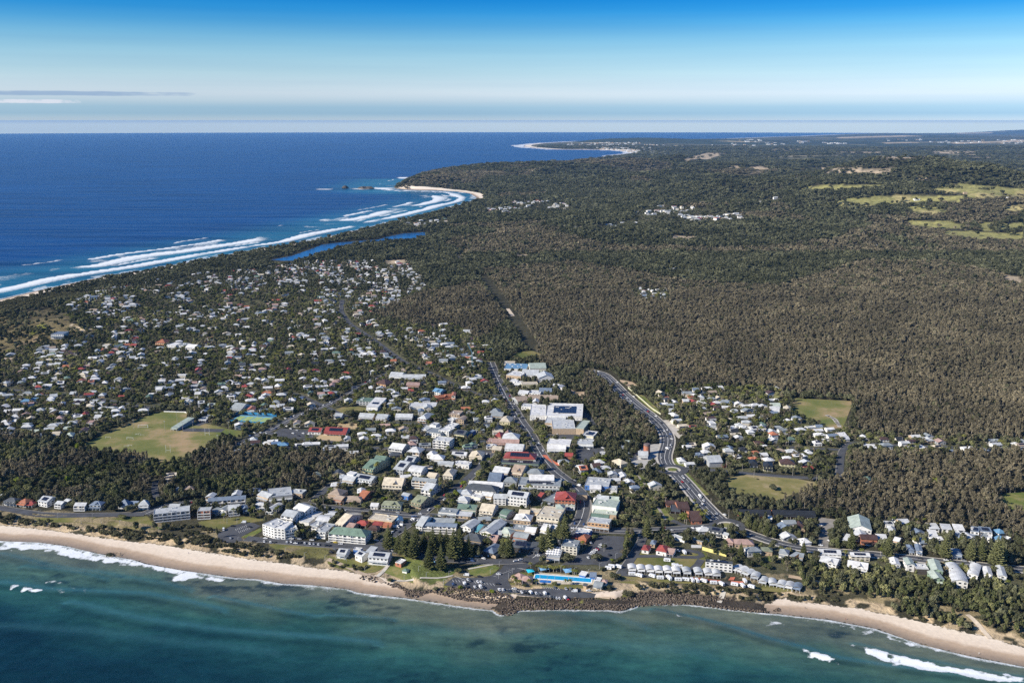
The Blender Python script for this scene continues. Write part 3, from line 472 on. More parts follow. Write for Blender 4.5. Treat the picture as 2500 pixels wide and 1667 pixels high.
ocn = mix(t, 1.0, ocn, ramp(t, noise(.009, 4, .5, sx=.16), [(.34, (.55, .60, .68)), (.5, (1.0, 1.0, 1.0)), (.7, (1.25, 1.2, 1.15))]), 'MULTIPLY')
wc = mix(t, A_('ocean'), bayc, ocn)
fn = math_n(t, 'ADD', math_n(t, 'MULTIPLY', noise(.5, 9, .80), 1.0), math_n(t, 'MULTIPLY', noise(.09, 7, .75), .8))
ff = math_n(t, 'MULTIPLY', math_n(t, 'SUBTRACT', math_n(t, 'ADD', math_n(t, 'MULTIPLY', A_('foam'), 1.0), fn), 1.42), 2.6, True)
gate = math_n(t, 'MULTIPLY', A_('foam'), 4, True); ff = math_n(t, 'MULTIPLY', ff, gate)
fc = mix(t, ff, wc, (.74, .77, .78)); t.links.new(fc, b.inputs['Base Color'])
t.links.new(ramp(t, ff, [(0, (.28, .28, .28)), (.5, (.9, .9, .9))]), b.inputs['Roughness']); b.inputs['IOR'].default_value = 1.33; t.links.new(math_n(t, 'SUBTRACT', .22, math_n(t, 'MULTIPLY', A_('ocean'), .15)), b.inputs['Specular IOR Level'])
bp = N(t, 'ShaderNodeBump'); setin(bp, 'Strength', .5); setin(bp, 'Distance', 1.3); t.links.new(math_n(t, 'ADD', math_n(t, 'MULTIPLY', noise(.16, 6, .62, sx=.7, rot=.3), math_n(t, 'SUBTRACT', 1.0, math_n(t, 'MULTIPLY', A_('ocean'), .93))), math_n(t, 'MULTIPLY', noise(.012, 3, .5, sx=.25), 7.0)), bp.inputs['Height']); t.links.new(bp.outputs[0], b.inputs['Normal'])
sme = gridmesh('sea', SX, SY, SZ, wm, SD > -30)
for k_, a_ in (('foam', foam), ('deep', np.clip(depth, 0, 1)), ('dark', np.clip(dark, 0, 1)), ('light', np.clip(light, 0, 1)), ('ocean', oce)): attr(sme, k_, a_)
tag(obj('sea', sme), 'green bay water and deep blue ocean with lines of white surf', kind='structure')
def flat_poly(name, pts, mat_, dz, kind='structure', label=None, dens=None):
    """horizontal sheet following the terrain dz above it, with a slightly uneven edge"""
    from mathutils.geometry import tessellate_polygon
    w = [PT(u, v) for u, v in pts]; out = []
    for i in range(len(w)):
        a, b_ = w[i], w[(i + 1) % len(w)]; n = max(1, int(np.hypot(*(b_ - a)) / 14))
        for j in range(n): out.append(a + (b_ - a) * j / n)
    vs = [(p[0], p[1], T1(p[0], p[1]) + dz) for p in out]
    tri = tessellate_polygon([[Vector((p[0], p[1], 0)) for p in out]])
    fs = []
    for a, b_, c_ in tri:
        n = (vs[b_][0] - vs[a][0]) * (vs[c_][1] - vs[a][1]) - (vs[b_][1] - vs[a][1]) * (vs[c_][0] - vs[a][0])
        fs.append((a, b_, c_) if n > 0 else (a, c_, b_))
    o = obj(name, mesh(name, vs, fs, mat_)); tag(o, label, kind=kind); return o, np.array(out)
LAG = px('a 1245,818 1300,822 1370,820 1450,795 1520,770 1580,750 1620,742 1680,738 1760,734 1850,722 1930,716 1968,702 1950,691 1850,697 1780,712 1740,724 1640,732 1560,738 1480,748 1420,772 1340,800')
lm = bpy.data.materials.new('lagoon_water'); lm.use_nodes = True; lb_ = lm.node_tree.nodes['Principled BSDF']; lb_.inputs['Base Color'].default_value = (.02, .10, .26, 1); lb_.inputs['Roughness'].default_value = .2
_, LAGW = flat_poly('lagoon', LAG, lm, .35, label='blue tidal lagoon behind the ocean beach')
# occupancy raster for planting and building
OX0, OY0, OS = -1500, 760, 2.0; OW, OH = 1650, 2100
OCC = np.zeros((OH, OW), np.uint8)
def burn(pw, val=1, grow=0):
    x0, y0 = pw.min(0) - 4 - grow; x1, y1 = pw.max(0) + 4 + grow
    i0, i1 = max(0, int((y0 - OY0) / OS)), min(OH, int((y1 - OY0) / OS) + 1); j0, j1 = max(0, int((x0 - OX0) / OS)), min(OW, int((x1 - OX0) / OS) + 1)
    if i1 <= i0 or j1 <= j0: return
    yy, xx = np.meshgrid(OY0 + (np.arange(i0, i1) + .5) * OS, OX0 + (np.arange(j0, j1) + .5) * OS, indexing='ij')
    m = inside(pw, xx, yy)
    if grow: m |= dist(pw, xx, yy) < grow
    OCC[i0:i1, j0:j1][m] = val
def burnline(pw, w, val=1):
    x0, y0 = pw.min(0) - w - 2; x1, y1 = pw.max(0) + w + 2
    i0, i1 = max(0, int((y0 - OY0) / OS)), min(OH, int((y1 - OY0) / OS) + 1); j0, j1 = max(0, int((x0 - OX0) / OS)), min(OW, int((x1 - OX0) / OS) + 1)
    if i1 <= i0 or j1 <= j0: return
    yy, xx = np.meshgrid(OY0 + (np.arange(i0, i1) + .5) * OS, OX0 + (np.arange(j0, j1) + .5) * OS, indexing='ij')
    OCC[i0:i1, j0:j1][dist(pw, xx, yy, False) < w] = val
def occ(x, y):
    i = ((np.asarray(y) - OY0) / OS).astype(int); j = ((np.asarray(x) - OX0) / OS).astype(int)
    ok = (i >= 0) & (i < OH) & (j >= 0) & (j < OW); r = np.zeros(i.shape, np.uint8); r[ok] = OCC[i[ok], j[ok]]; return r
burn(LAGW, 1, 14); _s = LAGW.copy(); _s[:, 1] -= 55; burn(_s); _s[:, 1] -= 30; burn(_s); burn(LAGW * np.array([1, 1]) - np.array([0, 28]))
CM = dict(field=M_FIELD, oval=M_FIELD, park=M_PARKG, clayyard=M_BARE, clay2=M_BARE, bowl1=M_BOWL, bowl2=M_BOWL, verge3=M_VERGE, verge4=M_VERGE, foreshore=M_VERGE, oval2=M_VERGE, verge5=M_VERGE, verge6=M_VERGE, verge7=M_VERGE, lawn_e2=M_VERGE, edge=M_VERGE)
CLN = dict(field='wide green and tan football field', oval='green cricket field beside the forest', park='dry grass park with sandy patches', foreshore='sloping green foreshore lawn above the beach', bowl1='tan bowling green behind the red-roofed club', bowl2='tan bowling green in front of the red-roofed club')
for k_, p_ in CLEAR.items():
    if k_ == 'dunehill': burn(P(p_[:, 0], p_[:, 1], Z0 + 8), 2); continue
    o_, w_ = flat_poly('clay_yard' if 'clay' in k_ else 'bowling_green' if 'bowl' in k_ else 'football_field' if k_ == 'field' else 'lawn', p_, CM.get(k_, M_GRASS), .08 + .004 * len(k_), label=CLN.get(k_)); burn(w_, 3 if k_ in ('beachpark', 'dunegrass') else 1); burn(w_ - np.array([0, 11]), 1) if k_ in ('field', 'park', 'oval', 'edge') else None
for k_, p_ in LOTS.items():
    m_ = {'gravel lot': mat('gravel', (.25, .23, .20), .95, .2, .1), 'plaza': mat('plaza_paving', (.42, .40, .36), .9, .15, .2)}.get(k_, M_ASPH)
    o_, w_ = flat_poly('paved_plaza' if k_ == 'plaza' else 'car_park', p_, m_, .16, label=None); burn(w_)
def ribbon(mb, pts, w0, w1, dz, m=0, step=12):
    """strip between offsets w0 and w1 of a world polyline"""
    q = [pts[0]]
    for a, b_ in zip(pts[:-1], pts[1:]):
        n = max(1, int(np.hypot(*(b_ - a)) / step)); q += [a + (b_ - a) * (j + 1) / n for j in range(n)]
    q = np.array(q)
    for _ in range(2): q[1:-1] = (q[:-2] + q[1:-1] * 2 + q[2:]) / 4
    tn = np.gradient(q, axis=0); tn /= np.hypot(tn[:, 0], tn[:, 1])[:, None]; nr = np.stack([tn[:, 1], -tn[:, 0]], -1)
    L_ = q + nr * w0; R_ = q + nr * w1
    za = T(L_[:, 0], L_[:, 1]) + dz; zb = T(R_[:, 0], R_[:, 1]) + dz
    v = []; 
    for i in range(len(q)): v += [(L_[i, 0], L_[i, 1], za[i]), (R_[i, 0], R_[i, 1], zb[i])]
    mb.add(v, [(2 * i, 2 * i + 2, 2 * i + 3, 2 * i + 1) if w0 < w1 else (2 * i, 2 * i + 1, 2 * i + 3, 2 * i + 2) for i in range(len(q) - 1)], m); return q
RW = []
for i, (s_, w_) in enumerate(ROADS):
    a = px(s_); pw = P(a[:, 0], a[:, 1], Z0); RW.append((pw, w_)); mb = MB(); dz = .24 + .006 * i
    ribbon(mb, pw, -w_, w_, dz)
    tag(obj('road', mb.me('road', [M_ASPH])), kind='structure'); burnline(pw, w_ + (7 if i < 2 else 2.5 if w_ < 5 else 1.5)); burnline(pw - np.array([0, 7 if i < 2 else 3]), w_ + 2)
    if w_ >= 4:
        kb = MB()
        ribbon(kb, pw, -w_ - 1.6 * (w_ > 5.8), -w_, dz + .13); ribbon(kb, pw, w_, w_ + (2.4 if i < 3 else 1.1), dz + .13)
        tag(obj('kerb', kb.me('kerb', [M_PATH if i < 3 else mat('kerb_grey', (.24, .225, .20), .9)])), kind='structure')
    if i in (0, 1, 2, 3, 5, 17):
        lb2 = MB(); ribbon(lb2, pw, -.22, .22, dz + .03)
        if i in (0, 1): ribbon(lb2, pw, w_ * .62, w_ * .62 + .3, dz + .03); ribbon(lb2, pw, -w_ * .62 - .3, -w_ * .62, dz + .03)
        tag(obj('road_marking', lb2.me('road_marking', [M_LINE])), kind='structure')
# ---------------------------------------------------------------- labels that single things out
LM = [('football field', 360, 1065), ('tennis courts', 615, 1020), ('grey beachfront apartments', 415, 1250), ('curved white resort', 680, 1290), ('pine grove', 1040, 1330), ('surf club', 935, 1352), ('swimming pool', 1375, 1412), ('seafront car park', 1150, 1430),
      ('row of beach cabins', 1640, 1405), ('northern roundabout', 1642, 1147), ('beachside roundabout', 1775, 1283), ('cricket field', 2005, 1005), ('dry grass park', 1880, 1185), ('big white hall', 2100, 1275), ('supermarket roofs', 1380, 1010), ('red-roofed corner hotel', 1380, 1218),
      ('white three-storey hotel', 1262, 1212), ('bowling greens', 850, 1060), ('school hall', 900, 985), ('cream industrial shed', 1312, 880), ('tower crane', 1152, 880), ('white hilltop tanks', 138, 822), ('orange-red church', 1080, 970), ('railway platform', 1525, 1110), ('green-roofed seafront hotel', 850, 1305),
      ('lagoon', 850, 595), ('dark motel roofs', 1660, 1250), ('rock breakwater', 1400, 1480), ('leftmost beachfront houses', 60, 1225), ('eroded dune beach', 400, 1340), ('small lawn at the right edge', 2470, 1228), ('red-roofed caravan park office', 1600, 1345)]
PEND = []; ORDC = ['first', 'second', 'third', 'fourth', 'fifth', 'sixth', 'seventh', 'eighth', 'ninth', 'tenth']
def later(o, desc, x, y, z=5.0, cat=None, group=None):
    u, v = PIX(x, y, z); best = None
    for n_, lu, lv in LM:
        d = math.hypot(u - lu, (v - lv) * 1.6)
        if best is None or d < best[0]: best = (d, n_, lu, lv)
    d, n_, lu, lv = best; dx, dy = u - lu, v - lv
    if abs(dx) > abs(dy) * 1.2: rel = 'left of' if dx < 0 else 'right of'
    else: rel = 'beyond' if dy < 0 else 'in front of'
    PEND.append((desc, rel, n_, d, o))
    if cat: o['category'] = cat
    if group: o['group'] = group
ORD = ['nearest', 'second nearest', 'third nearest', 'fourth nearest', 'fifth nearest', 'sixth nearest', 'seventh nearest', 'eighth nearest', 'ninth nearest', 'tenth nearest', 'eleventh nearest', 'twelfth nearest', 'thirteenth nearest', 'fourteenth nearest', 'fifteenth nearest']
def finish_labels():
    g = {}
    for d_ in PEND: g.setdefault(d_[:3], []).append(d_)
    for k, L_ in g.items():
        L_.sort(key=lambda q: q[3])
        for i, q in enumerate(L_):
            pre = '' if len(L_) == 1 else (ORD[i] if i < len(ORD) else f'{i + 1}th nearest') + ' '
            lb_ = f'{pre}{k[0]} {k[1]} the {k[2]}'
            for w_ in ('round ', 'medium ', 'wide ', 'broad '):
                if len(lb_.replace('-', ' ').split()) > 16: lb_ = lb_.replace(w_, '', 1)
            q[4]['label'] = lb_
TCb = px('J 830,668 940,585 1450,610 1310,700'); TCb = P(TCb[:, 0], TCb[:, 1], Z0); burn(TCb); burn(TCb - np.array([0, 12]))
DKb = px('D 520,1240 560,1020 1340,1080 1320,1250'); burn(P(DKb[:, 0], DKb[:, 1], Z0))
# ---------------------------------------------------------------- buildings
CACHE = {}
def cached(key, fn):
    if key not in CACHE: CACHE[key] = fn()
    return CACHE[key]
def roof_mesh(kind, w, d, rise, ov=.5, th=.22):
    mb = MB(); a, b_ = w / 2 + ov, d / 2 + ov
    if kind == 'flat':
        mb.box(-a + ov, -b_ + ov, -.05, a - ov, b_ - ov, .12); p = .3
        mb.box(-a + ov, -b_ + ov, .12, a - ov, -b_ + ov + p, .6); mb.box(-a + ov, b_ - ov - p, .12, a - ov, b_ - ov, .6); mb.box(-a + ov, -b_ + ov + p, .12, -a + ov + p, b_ - ov - p, .6); mb.box(a - ov - p, -b_ + ov + p, .12, a - ov, b_ - ov - p, .6)
    elif kind == 'hip':
        m_ = min(a, b_); rx, ry = max(a - m_, .05), max(b_ - m_, .05)
        e = [(-a, -b_, 0), (a, -b_, 0), (a, b_, 0), (-a, b_, 0)]
        r_ = [(-rx, 0, rise), (rx, 0, rise)] if a >= b_ else [(0, -ry, rise), (0, ry, rise)]
        v = [(x, y, -th) for x, y, z in e] + e + r_
        f = [(3, 2, 1, 0), (0, 1, 5, 4), (1, 2, 6, 5), (2, 3, 7, 6), (3, 0, 4, 7)]
        f += [(4, 5, 9, 8), (5, 6, 9), (6, 7, 8, 9), (7, 4, 8)] if a >= b_ else [(4, 5, 8), (5, 6, 9, 8), (6, 7, 9), (7, 4, 8, 9)]
        mb.add(v, f)
    elif kind in ('gable', 'gabley'):
        if kind == 'gable': v = [(-a, -b_, 0), (a, -b_, 0), (a, b_, 0), (-a, b_, 0), (-a, 0, rise), (a, 0, rise)]
        else: v = [(-a, b_, 0), (-a, -b_, 0), (a, -b_, 0), (a, b_, 0), (0, b_, rise), (0, -b_, rise)]
        lo = [(x, y, z - th) for x, y, z in v]
        mb.add(v + lo, [(0, 1, 5, 4), (2, 3, 4, 5), (7, 6, 10, 11), (9, 8, 11, 10), (0, 6, 7, 1), (2, 8, 9, 3), (1, 7, 11, 5), (2, 5, 11, 8), (3, 9, 10, 4), (0, 4, 10, 6)])
    elif kind == 'skil':
        v = [(-a, -b_, 0), (a, -b_, 0), (a, b_, rise), (-a, b_, rise)]; lo = [(x, y, z - th) for x, y, z in v]
        mb.add(v + lo, [(0, 1, 2, 3), (7, 6, 5, 4), (0, 4, 5, 1), (1, 5, 6, 2), (2, 6, 7, 3), (3, 7, 4, 0)])
    elif kind in ('arc', 'arcy'):
        n = 8; P_ = [(-1 + 2 * i / n, math.cos(math.pi / 2 * (-1 + 2 * i / n) * .8)) for i in range(n + 1)]; z0 = P_[0][1]; v = []
        for s_, zz in P_:
            z = (zz - z0) / (1 - z0) * rise
            v += [(s_ * a, -b_, z), (s_ * a, b_, z)] if kind == 'arcy' else [(a, s_ * b_, z), (-a, s_ * b_, z)]
        lo = [(x, y, z - th) for x, y, z in v]; m_ = len(v)
        f = [(2 * i, 2 * i + 2, 2 * i + 3, 2 * i + 1) for i in range(n)] + [(m_ + 2 * i, m_ + 2 * i + 1, m_ + 2 * i + 3, m_ + 2 * i + 2) for i in range(n)]
        for i in range(n): f += [(2 * i, m_ + 2 * i, m_ + 2 * i + 2, 2 * i + 2), (2 * i + 1, 2 * i + 3, m_ + 2 * i + 3, m_ + 2 * i + 1)]
        f += [(0, 1, m_ + 1, m_), (2 * n, m_ + 2 * n, m_ + 2 * n + 1, 2 * n + 1)]; mb.add(v + lo, f)
    elif kind == 'pyr':
        mb.add([(-a, -b_, 0), (a, -b_, 0), (a, b_, 0), (-a, b_, 0), (0, 0, rise)], [(0, 1, 4), (1, 2, 4), (2, 3, 4), (3, 0, 4), (3, 2, 1, 0)])
    return mb
def wall_mesh(w, d, h, kind, rise):
    mb = MB(); a, b_ = w / 2, d / 2; mb.box(-a, -b_, -1.5, a, b_, h, bottom=False)
    if kind == 'gable': mb.add([(-a, -b_, h), (-a, b_, h), (-a, 0, h + rise * .97), (a, -b_, h), (a, b_, h), (a, 0, h + rise * .97)], [(0, 2, 1), (3, 4, 5)])
    if kind == 'gabley': mb.add([(-a, -b_, h), (a, -b_, h), (0, -b_, h + rise * .97), (-a, b_, h), (a, b_, h), (0, b_, h + rise * .97)], [(0, 1, 2), (3, 5, 4)])
    if kind == 'skil': mb.add([(-a, -b_, h), (a, -b_, h), (a, b_, h), (-a, b_, h), (a, b_, h + rise * .96), (-a, b_, h + rise * .96)], [(3, 5, 4, 2), (0, 3, 5), (1, 4, 2)])
    if kind in ('arc', 'arcy'): 
        a2, b2 = (a, b_ * .6) if kind == 'arc' else (a * .6, b_); mb.box(-a2, -b2, h, a2, b2, h + rise * .55, bottom=False)
    return mb
def win_me(w, h_):
    return cached(('win', w, h_), lambda: (lambda m: (m.box(-w / 2, -.06, 0, w / 2, .04, h_), m.me('window', [M_GLASS]))[1])(MB()))
def winf_me(w, h_):
    def f():
        m = MB(); t_ = .14; m.box(-w / 2 - t_, -.09, -t_, w / 2 + t_, .03, 0); m.box(-w / 2 - t_, -.09, h_, w / 2 + t_, .03, h_ + t_); m.box(-w / 2 - t_, -.09, 0, -w / 2, .03, h_); m.box(w / 2, -.09, 0, w / 2 + t_, .03, h_)
        return m.me('frame', [M_WHITE])
    return cached(('winf', w, h_), f)
NB = 0; FOOT = []
def building(cx, cy, w, d, rz, h, kind, roof, wall, st=1, opts='', label=None, cat='house', name=None, group=None, desc=None, parent=None, z=None, rise=None):
    """a building as Empty > wall, roof, windows, doors, balconies ..."""
    global NB
    NB += 1; gz = T1(cx, cy) if z is None else z
    root = obj(name or ('house' if cat == 'house' else 'building'), None, parent, (cx, cy, gz), rz)
    if rise is None: rise = {'flat': .6, 'hip': .30 * min(w, d), 'gable': .21 * d, 'gabley': .21 * w, 'skil': .10 * d, 'arc': .16 * d, 'arcy': .16 * w, 'pyr': .55 * min(w, d)}[kind]
    rise = min(rise, 5.5)
    q = lambda x: round(x * 2) / 2
    key = (kind, q(w), q(d), q(h), round(rise, 1))
    wm_ = cached(('w', key, wall), lambda: wall_mesh(w, d, h, kind, rise).me('wall', [wallmat(wall)]))
    obj('wall', wm_, root)
    ov = 0 if kind == 'flat' else .55
    rm_ = cached(('r', key, roof), lambda: roof_mesh(kind, w, d, rise, ov).me('roof', [roofmat(roof)]))
    ro = obj('roof', rm_, root, (0, 0, h + (.02 if kind != 'flat' else 0)))
    sh = h / st
    if 'n' not in opts:       # windows on the two sides the light and the camera see
        bay_ = 3.4 if w < 30 else 4.2; nb_ = max(1, int(w / bay_)); nd = max(1, int(d / 4.5)); wh = min(1.5, sh * .5); ww = bay_ * (.62 if st > 1 else .5)
        if 'f' in opts: nd = 0
        for s_ in range(st):
            for i in range(nb_):
                x = (i + .5) * w / nb_ - w / 2
                if st == 1 and i == nb_ // 2 and nb_ > 1:
                    dm = cached(('door', wall), lambda: (lambda m: (m.box(-.5, -.07, 0, .5, .03, 2.1), m.me('door', [M_WOOD if wall != 'dark' else M_WHITE]))[1])(MB())); obj('door', dm, root, (x, -d / 2, .15)); continue
                wo_ = obj('window', win_me(round(ww, 1), round(wh, 1)), root, (x, -d / 2, s_ * sh + sh * .34))
                if w > 10 and st > 1 and wall == 'white' and 'b' not in opts: obj('frame', winf_me(round(ww, 1), round(wh, 1)), wo_)
            for i in range(nd):
                y = (i + .5) * d / nd - d / 2; obj('window', win_me(1.6, round(wh, 1)), root, (-w / 2, y, s_ * sh + sh * .34), math.pi * 1.5); 
                if st > 1: obj('window', win_me(1.6, round(wh, 1)), root, (w / 2, y, s_ * sh + sh * .34), math.pi / 2)
    if 'b' in opts:           # balconies with solid balustrades on every storey
        for s_ in range(st):
            m = MB(); z_ = s_ * sh + .02; bd = 1.9; m.box(-w / 2 - .2, -d / 2 - bd, z_ - .12, w / 2 + .2, -d / 2 - .02, z_ + .12); m.box(-w / 2 - .2, -d / 2 - bd, z_ + .12, w / 2 + .2, -d / 2 - bd + .15, z_ + .95)
            k = max(2, int(w / 7))
            for i in range(k + 1): x = -w / 2 + i * w / k; m.box(x - .16, -d / 2 - bd + .16, z_ + .13, x + .16, -d / 2 - .03, z_ + sh - .15)
            obj('balcony', m.me('balcony', [wallmat('white')]), root)
    if 'v' in opts:           # a verandah roof on posts along the front
        m = MB(); z_ = 2.7 if st == 1 else 3.0; m.add([(-w / 2, -d / 2 - 2.6, z_), (w / 2, -d / 2 - 2.6, z_), (w / 2, -d / 2 - .02, z_ + .6), (-w / 2, -d / 2 - .02, z_ + .6), (-w / 2, -d / 2 - 2.6, z_ - .15), (w / 2, -d / 2 - 2.6, z_ - .15), (w / 2, -d / 2 - .02, z_ + .45), (-w / 2, -d / 2 - .02, z_ + .45)], [(0, 1, 2, 3), (7, 6, 5, 4), (0, 4, 5, 1), (1, 5, 6, 2), (3, 7, 4, 0)])
        obj('verandah_roof', m.me('verandah_roof', [roofmat(roof)]), root)
        for i in range(max(2, int(w / 4)) + 1):
            x = -w / 2 + .2 + i * (w - .4) / max(2, int(w / 4)); pm = cached(('post', z_), lambda: (lambda m: (m.box(-.09, -.09, -.5, .09, .09, z_ - .16), m.me('post', [M_WHITE]))[1])(MB())); obj('post', pm, root, (x, -d / 2 - 2.45, 0))
    if 's' in opts:           # solar panels
        npn = max(2, min(8, int(w / 4))); ang = {'hip': math.atan2(rise, min(w, d) / 2 + .5), 'gable': math.atan2(rise, d / 2 + .5), 'skil': math.atan2(rise, d + 1)}.get(kind, 0)
        pw_ = w * .62 / npn; pl = min(d * .32, 7) if kind != 'flat' else d * .55
        pm = cached(('sol', round(pw_, 1), round(pl, 1)), lambda: (lambda m: (m.box(-pw_ * .46, -pl / 2, 0, pw_ * .46, pl / 2, .08), m.me('solar_panel', [M_SOLAR]))[1])(MB()))
        for i in range(npn):
            s_ = obj('solar_panel', pm, ro, (-w * .31 + (i + .5) * pw_ - (.0 if kind != 'flat' else 0), 0 if kind in ('flat',) else -d * .24 if kind != 'skil' else -d * .1, 0)); 
            yl = s_.location[1]; s_.location[2] = (.75 if kind == 'flat' else (rise * (1 - abs(yl) / (d / 2 + .5)) if kind in ('gable', 'hip') else rise * (yl + d / 2 + .5) / (d + 1)) + .12); s_.rotation_euler = (ang if yl < 0 or kind == 'skil' else 0, 0, 0)
    if 'u' in opts:           # air-conditioning plant on the roof
        for i in range(max(2, int(w * d / 160))):
            if i > 9: break
            um = cached(('unit', i % 3), lambda: (lambda m, k: (m.box(-k, -.8, 0, k, .8, 1.1), m.cyl(0, 0, 1.1, 1.3, .5, n=8), m.me('roof_unit', [mat('unit_metal', (.55, .55, .53), .5)]))[2])(MB(), .9 + (i % 3) * .5)); obj('roof_unit', um, ro, (random.uniform(-.4, .4) * w, random.uniform(-.35, .35) * d, .12))
    if 'l' in opts:           # roof lights and vents
        for i in range(max(1, int(w / 7))):
            lm_ = cached('skyl', lambda: (lambda m: (m.box(-.6, -.5, 0, .6, .5, .25), m.me('roof_light', [M_GLASS]))[1])(MB())); obj('roof_light', lm_, ro, (-w * .35 + i * w * .7 / max(1, int(w / 7) - 1 + (w < 14)), -d * .18, rise * .55 + .1))
    if 'g' in opts and kind in ('hip', 'gable'):   # a small street gable on the roof
        gw = min(5, w * .3); m = roof_mesh('gabley', gw, d * .45, gw * .35, .2); g_ = obj('dormer', m.me('dormer', [roofmat(roof)]), ro, (w * .12, -d * .26, rise * .35)); 
    c_, s_ = math.cos(rz), math.sin(rz); hw, hd = w / 2 + .8, d / 2 + .8
    cr = np.array([(cx + x * c_ - y * s_, cy + x * s_ + y * c_) for x, y in ((-hw, -hd), (hw, -hd), (hw, hd), (-hw, hd))]); burn(cr)
    fr = cr.copy(); fr[:, 1] -= (8 + h * .3) if label else 3; burn(fr, 1) if 'k' not in opts else None
    FOOT.append((cx, cy, max(w, d) / 2))
    if parent is None:
        if label: tag(root, label, cat, group)
        else: later(root, desc or f'{ {"white": "white", "pale": "pale grey", "grey": "grey", "dkgrey": "dark grey", "black": "charcoal", "blue": "blue", "skyblue": "sky-blue", "ltgreen": "pale green", "orange": "orange", "cream": "cream", "bluegrey": "blue-grey"}.get(roof, roof)} {"hip" if kind in ("hip", "pyr") else "gabled" if kind in ("gable", "gabley") else "curved" if kind in ("arc", "arcy") else "flat" if kind == "flat" else "sloping"}-roofed {cat}{" with solar panels" if "s" in opts else ""}', cx, cy, gz + h, cat, group)
    return root
def b3(k, fl, fr, bk, h, kind, roof, wall, st, opts, label, cat):
    h = h * (.86 if h > 5 else .92)
    named_cream = bool(label) and label.find('cream') >= 0
    if wall == 'cream' and not named_cream:
        wall = random.choice(['white', 'grey', 'tan', 'cream', 'white'])
    has = [q for q in opts if q == 'v' or q == 'b' or q == 'n']
    if st <= 2 and not has and random.random() < .6:
        opts = opts + 'v'
    if kind == 'flat' and opts.count('u') == 0 and random.random() < .6:
        opts = opts + 'u'
    pts = [P(*cv(k, *q), Z0 + h) for q in (fl, fr, bk)]
    a, b_, c_ = pts; e = b_ - a; w = max(3.0, float(np.hypot(*e))); e = e / w; n = np.array([-e[1], e[0]])
    d = max(abs(float((c_ - a) @ n)), 5.0); d = min(d, w * 1.1) if a[1] > 1400 else d
    if kind not in ('flat',): w = max(2.5, w - 1.0); d = max(4, d - 1.0)
    ctr = (a + b_) / 2 + n * d / 2; sk = float((c_ - b_) @ e); sk2 = float((c_ - a) @ e)
    s_ = sk if abs(sk) < abs(sk2) else sk2
    if abs(s_) > .45 * d and 'k' in opts: pass
    cat = cat or ('house' if w * d < 420 and st < 3 else 'building')
    return building(ctr[0], ctr[1], w, d, math.atan2(e[1], e[0]), h, kind, roof, wall, st, opts, label, cat)
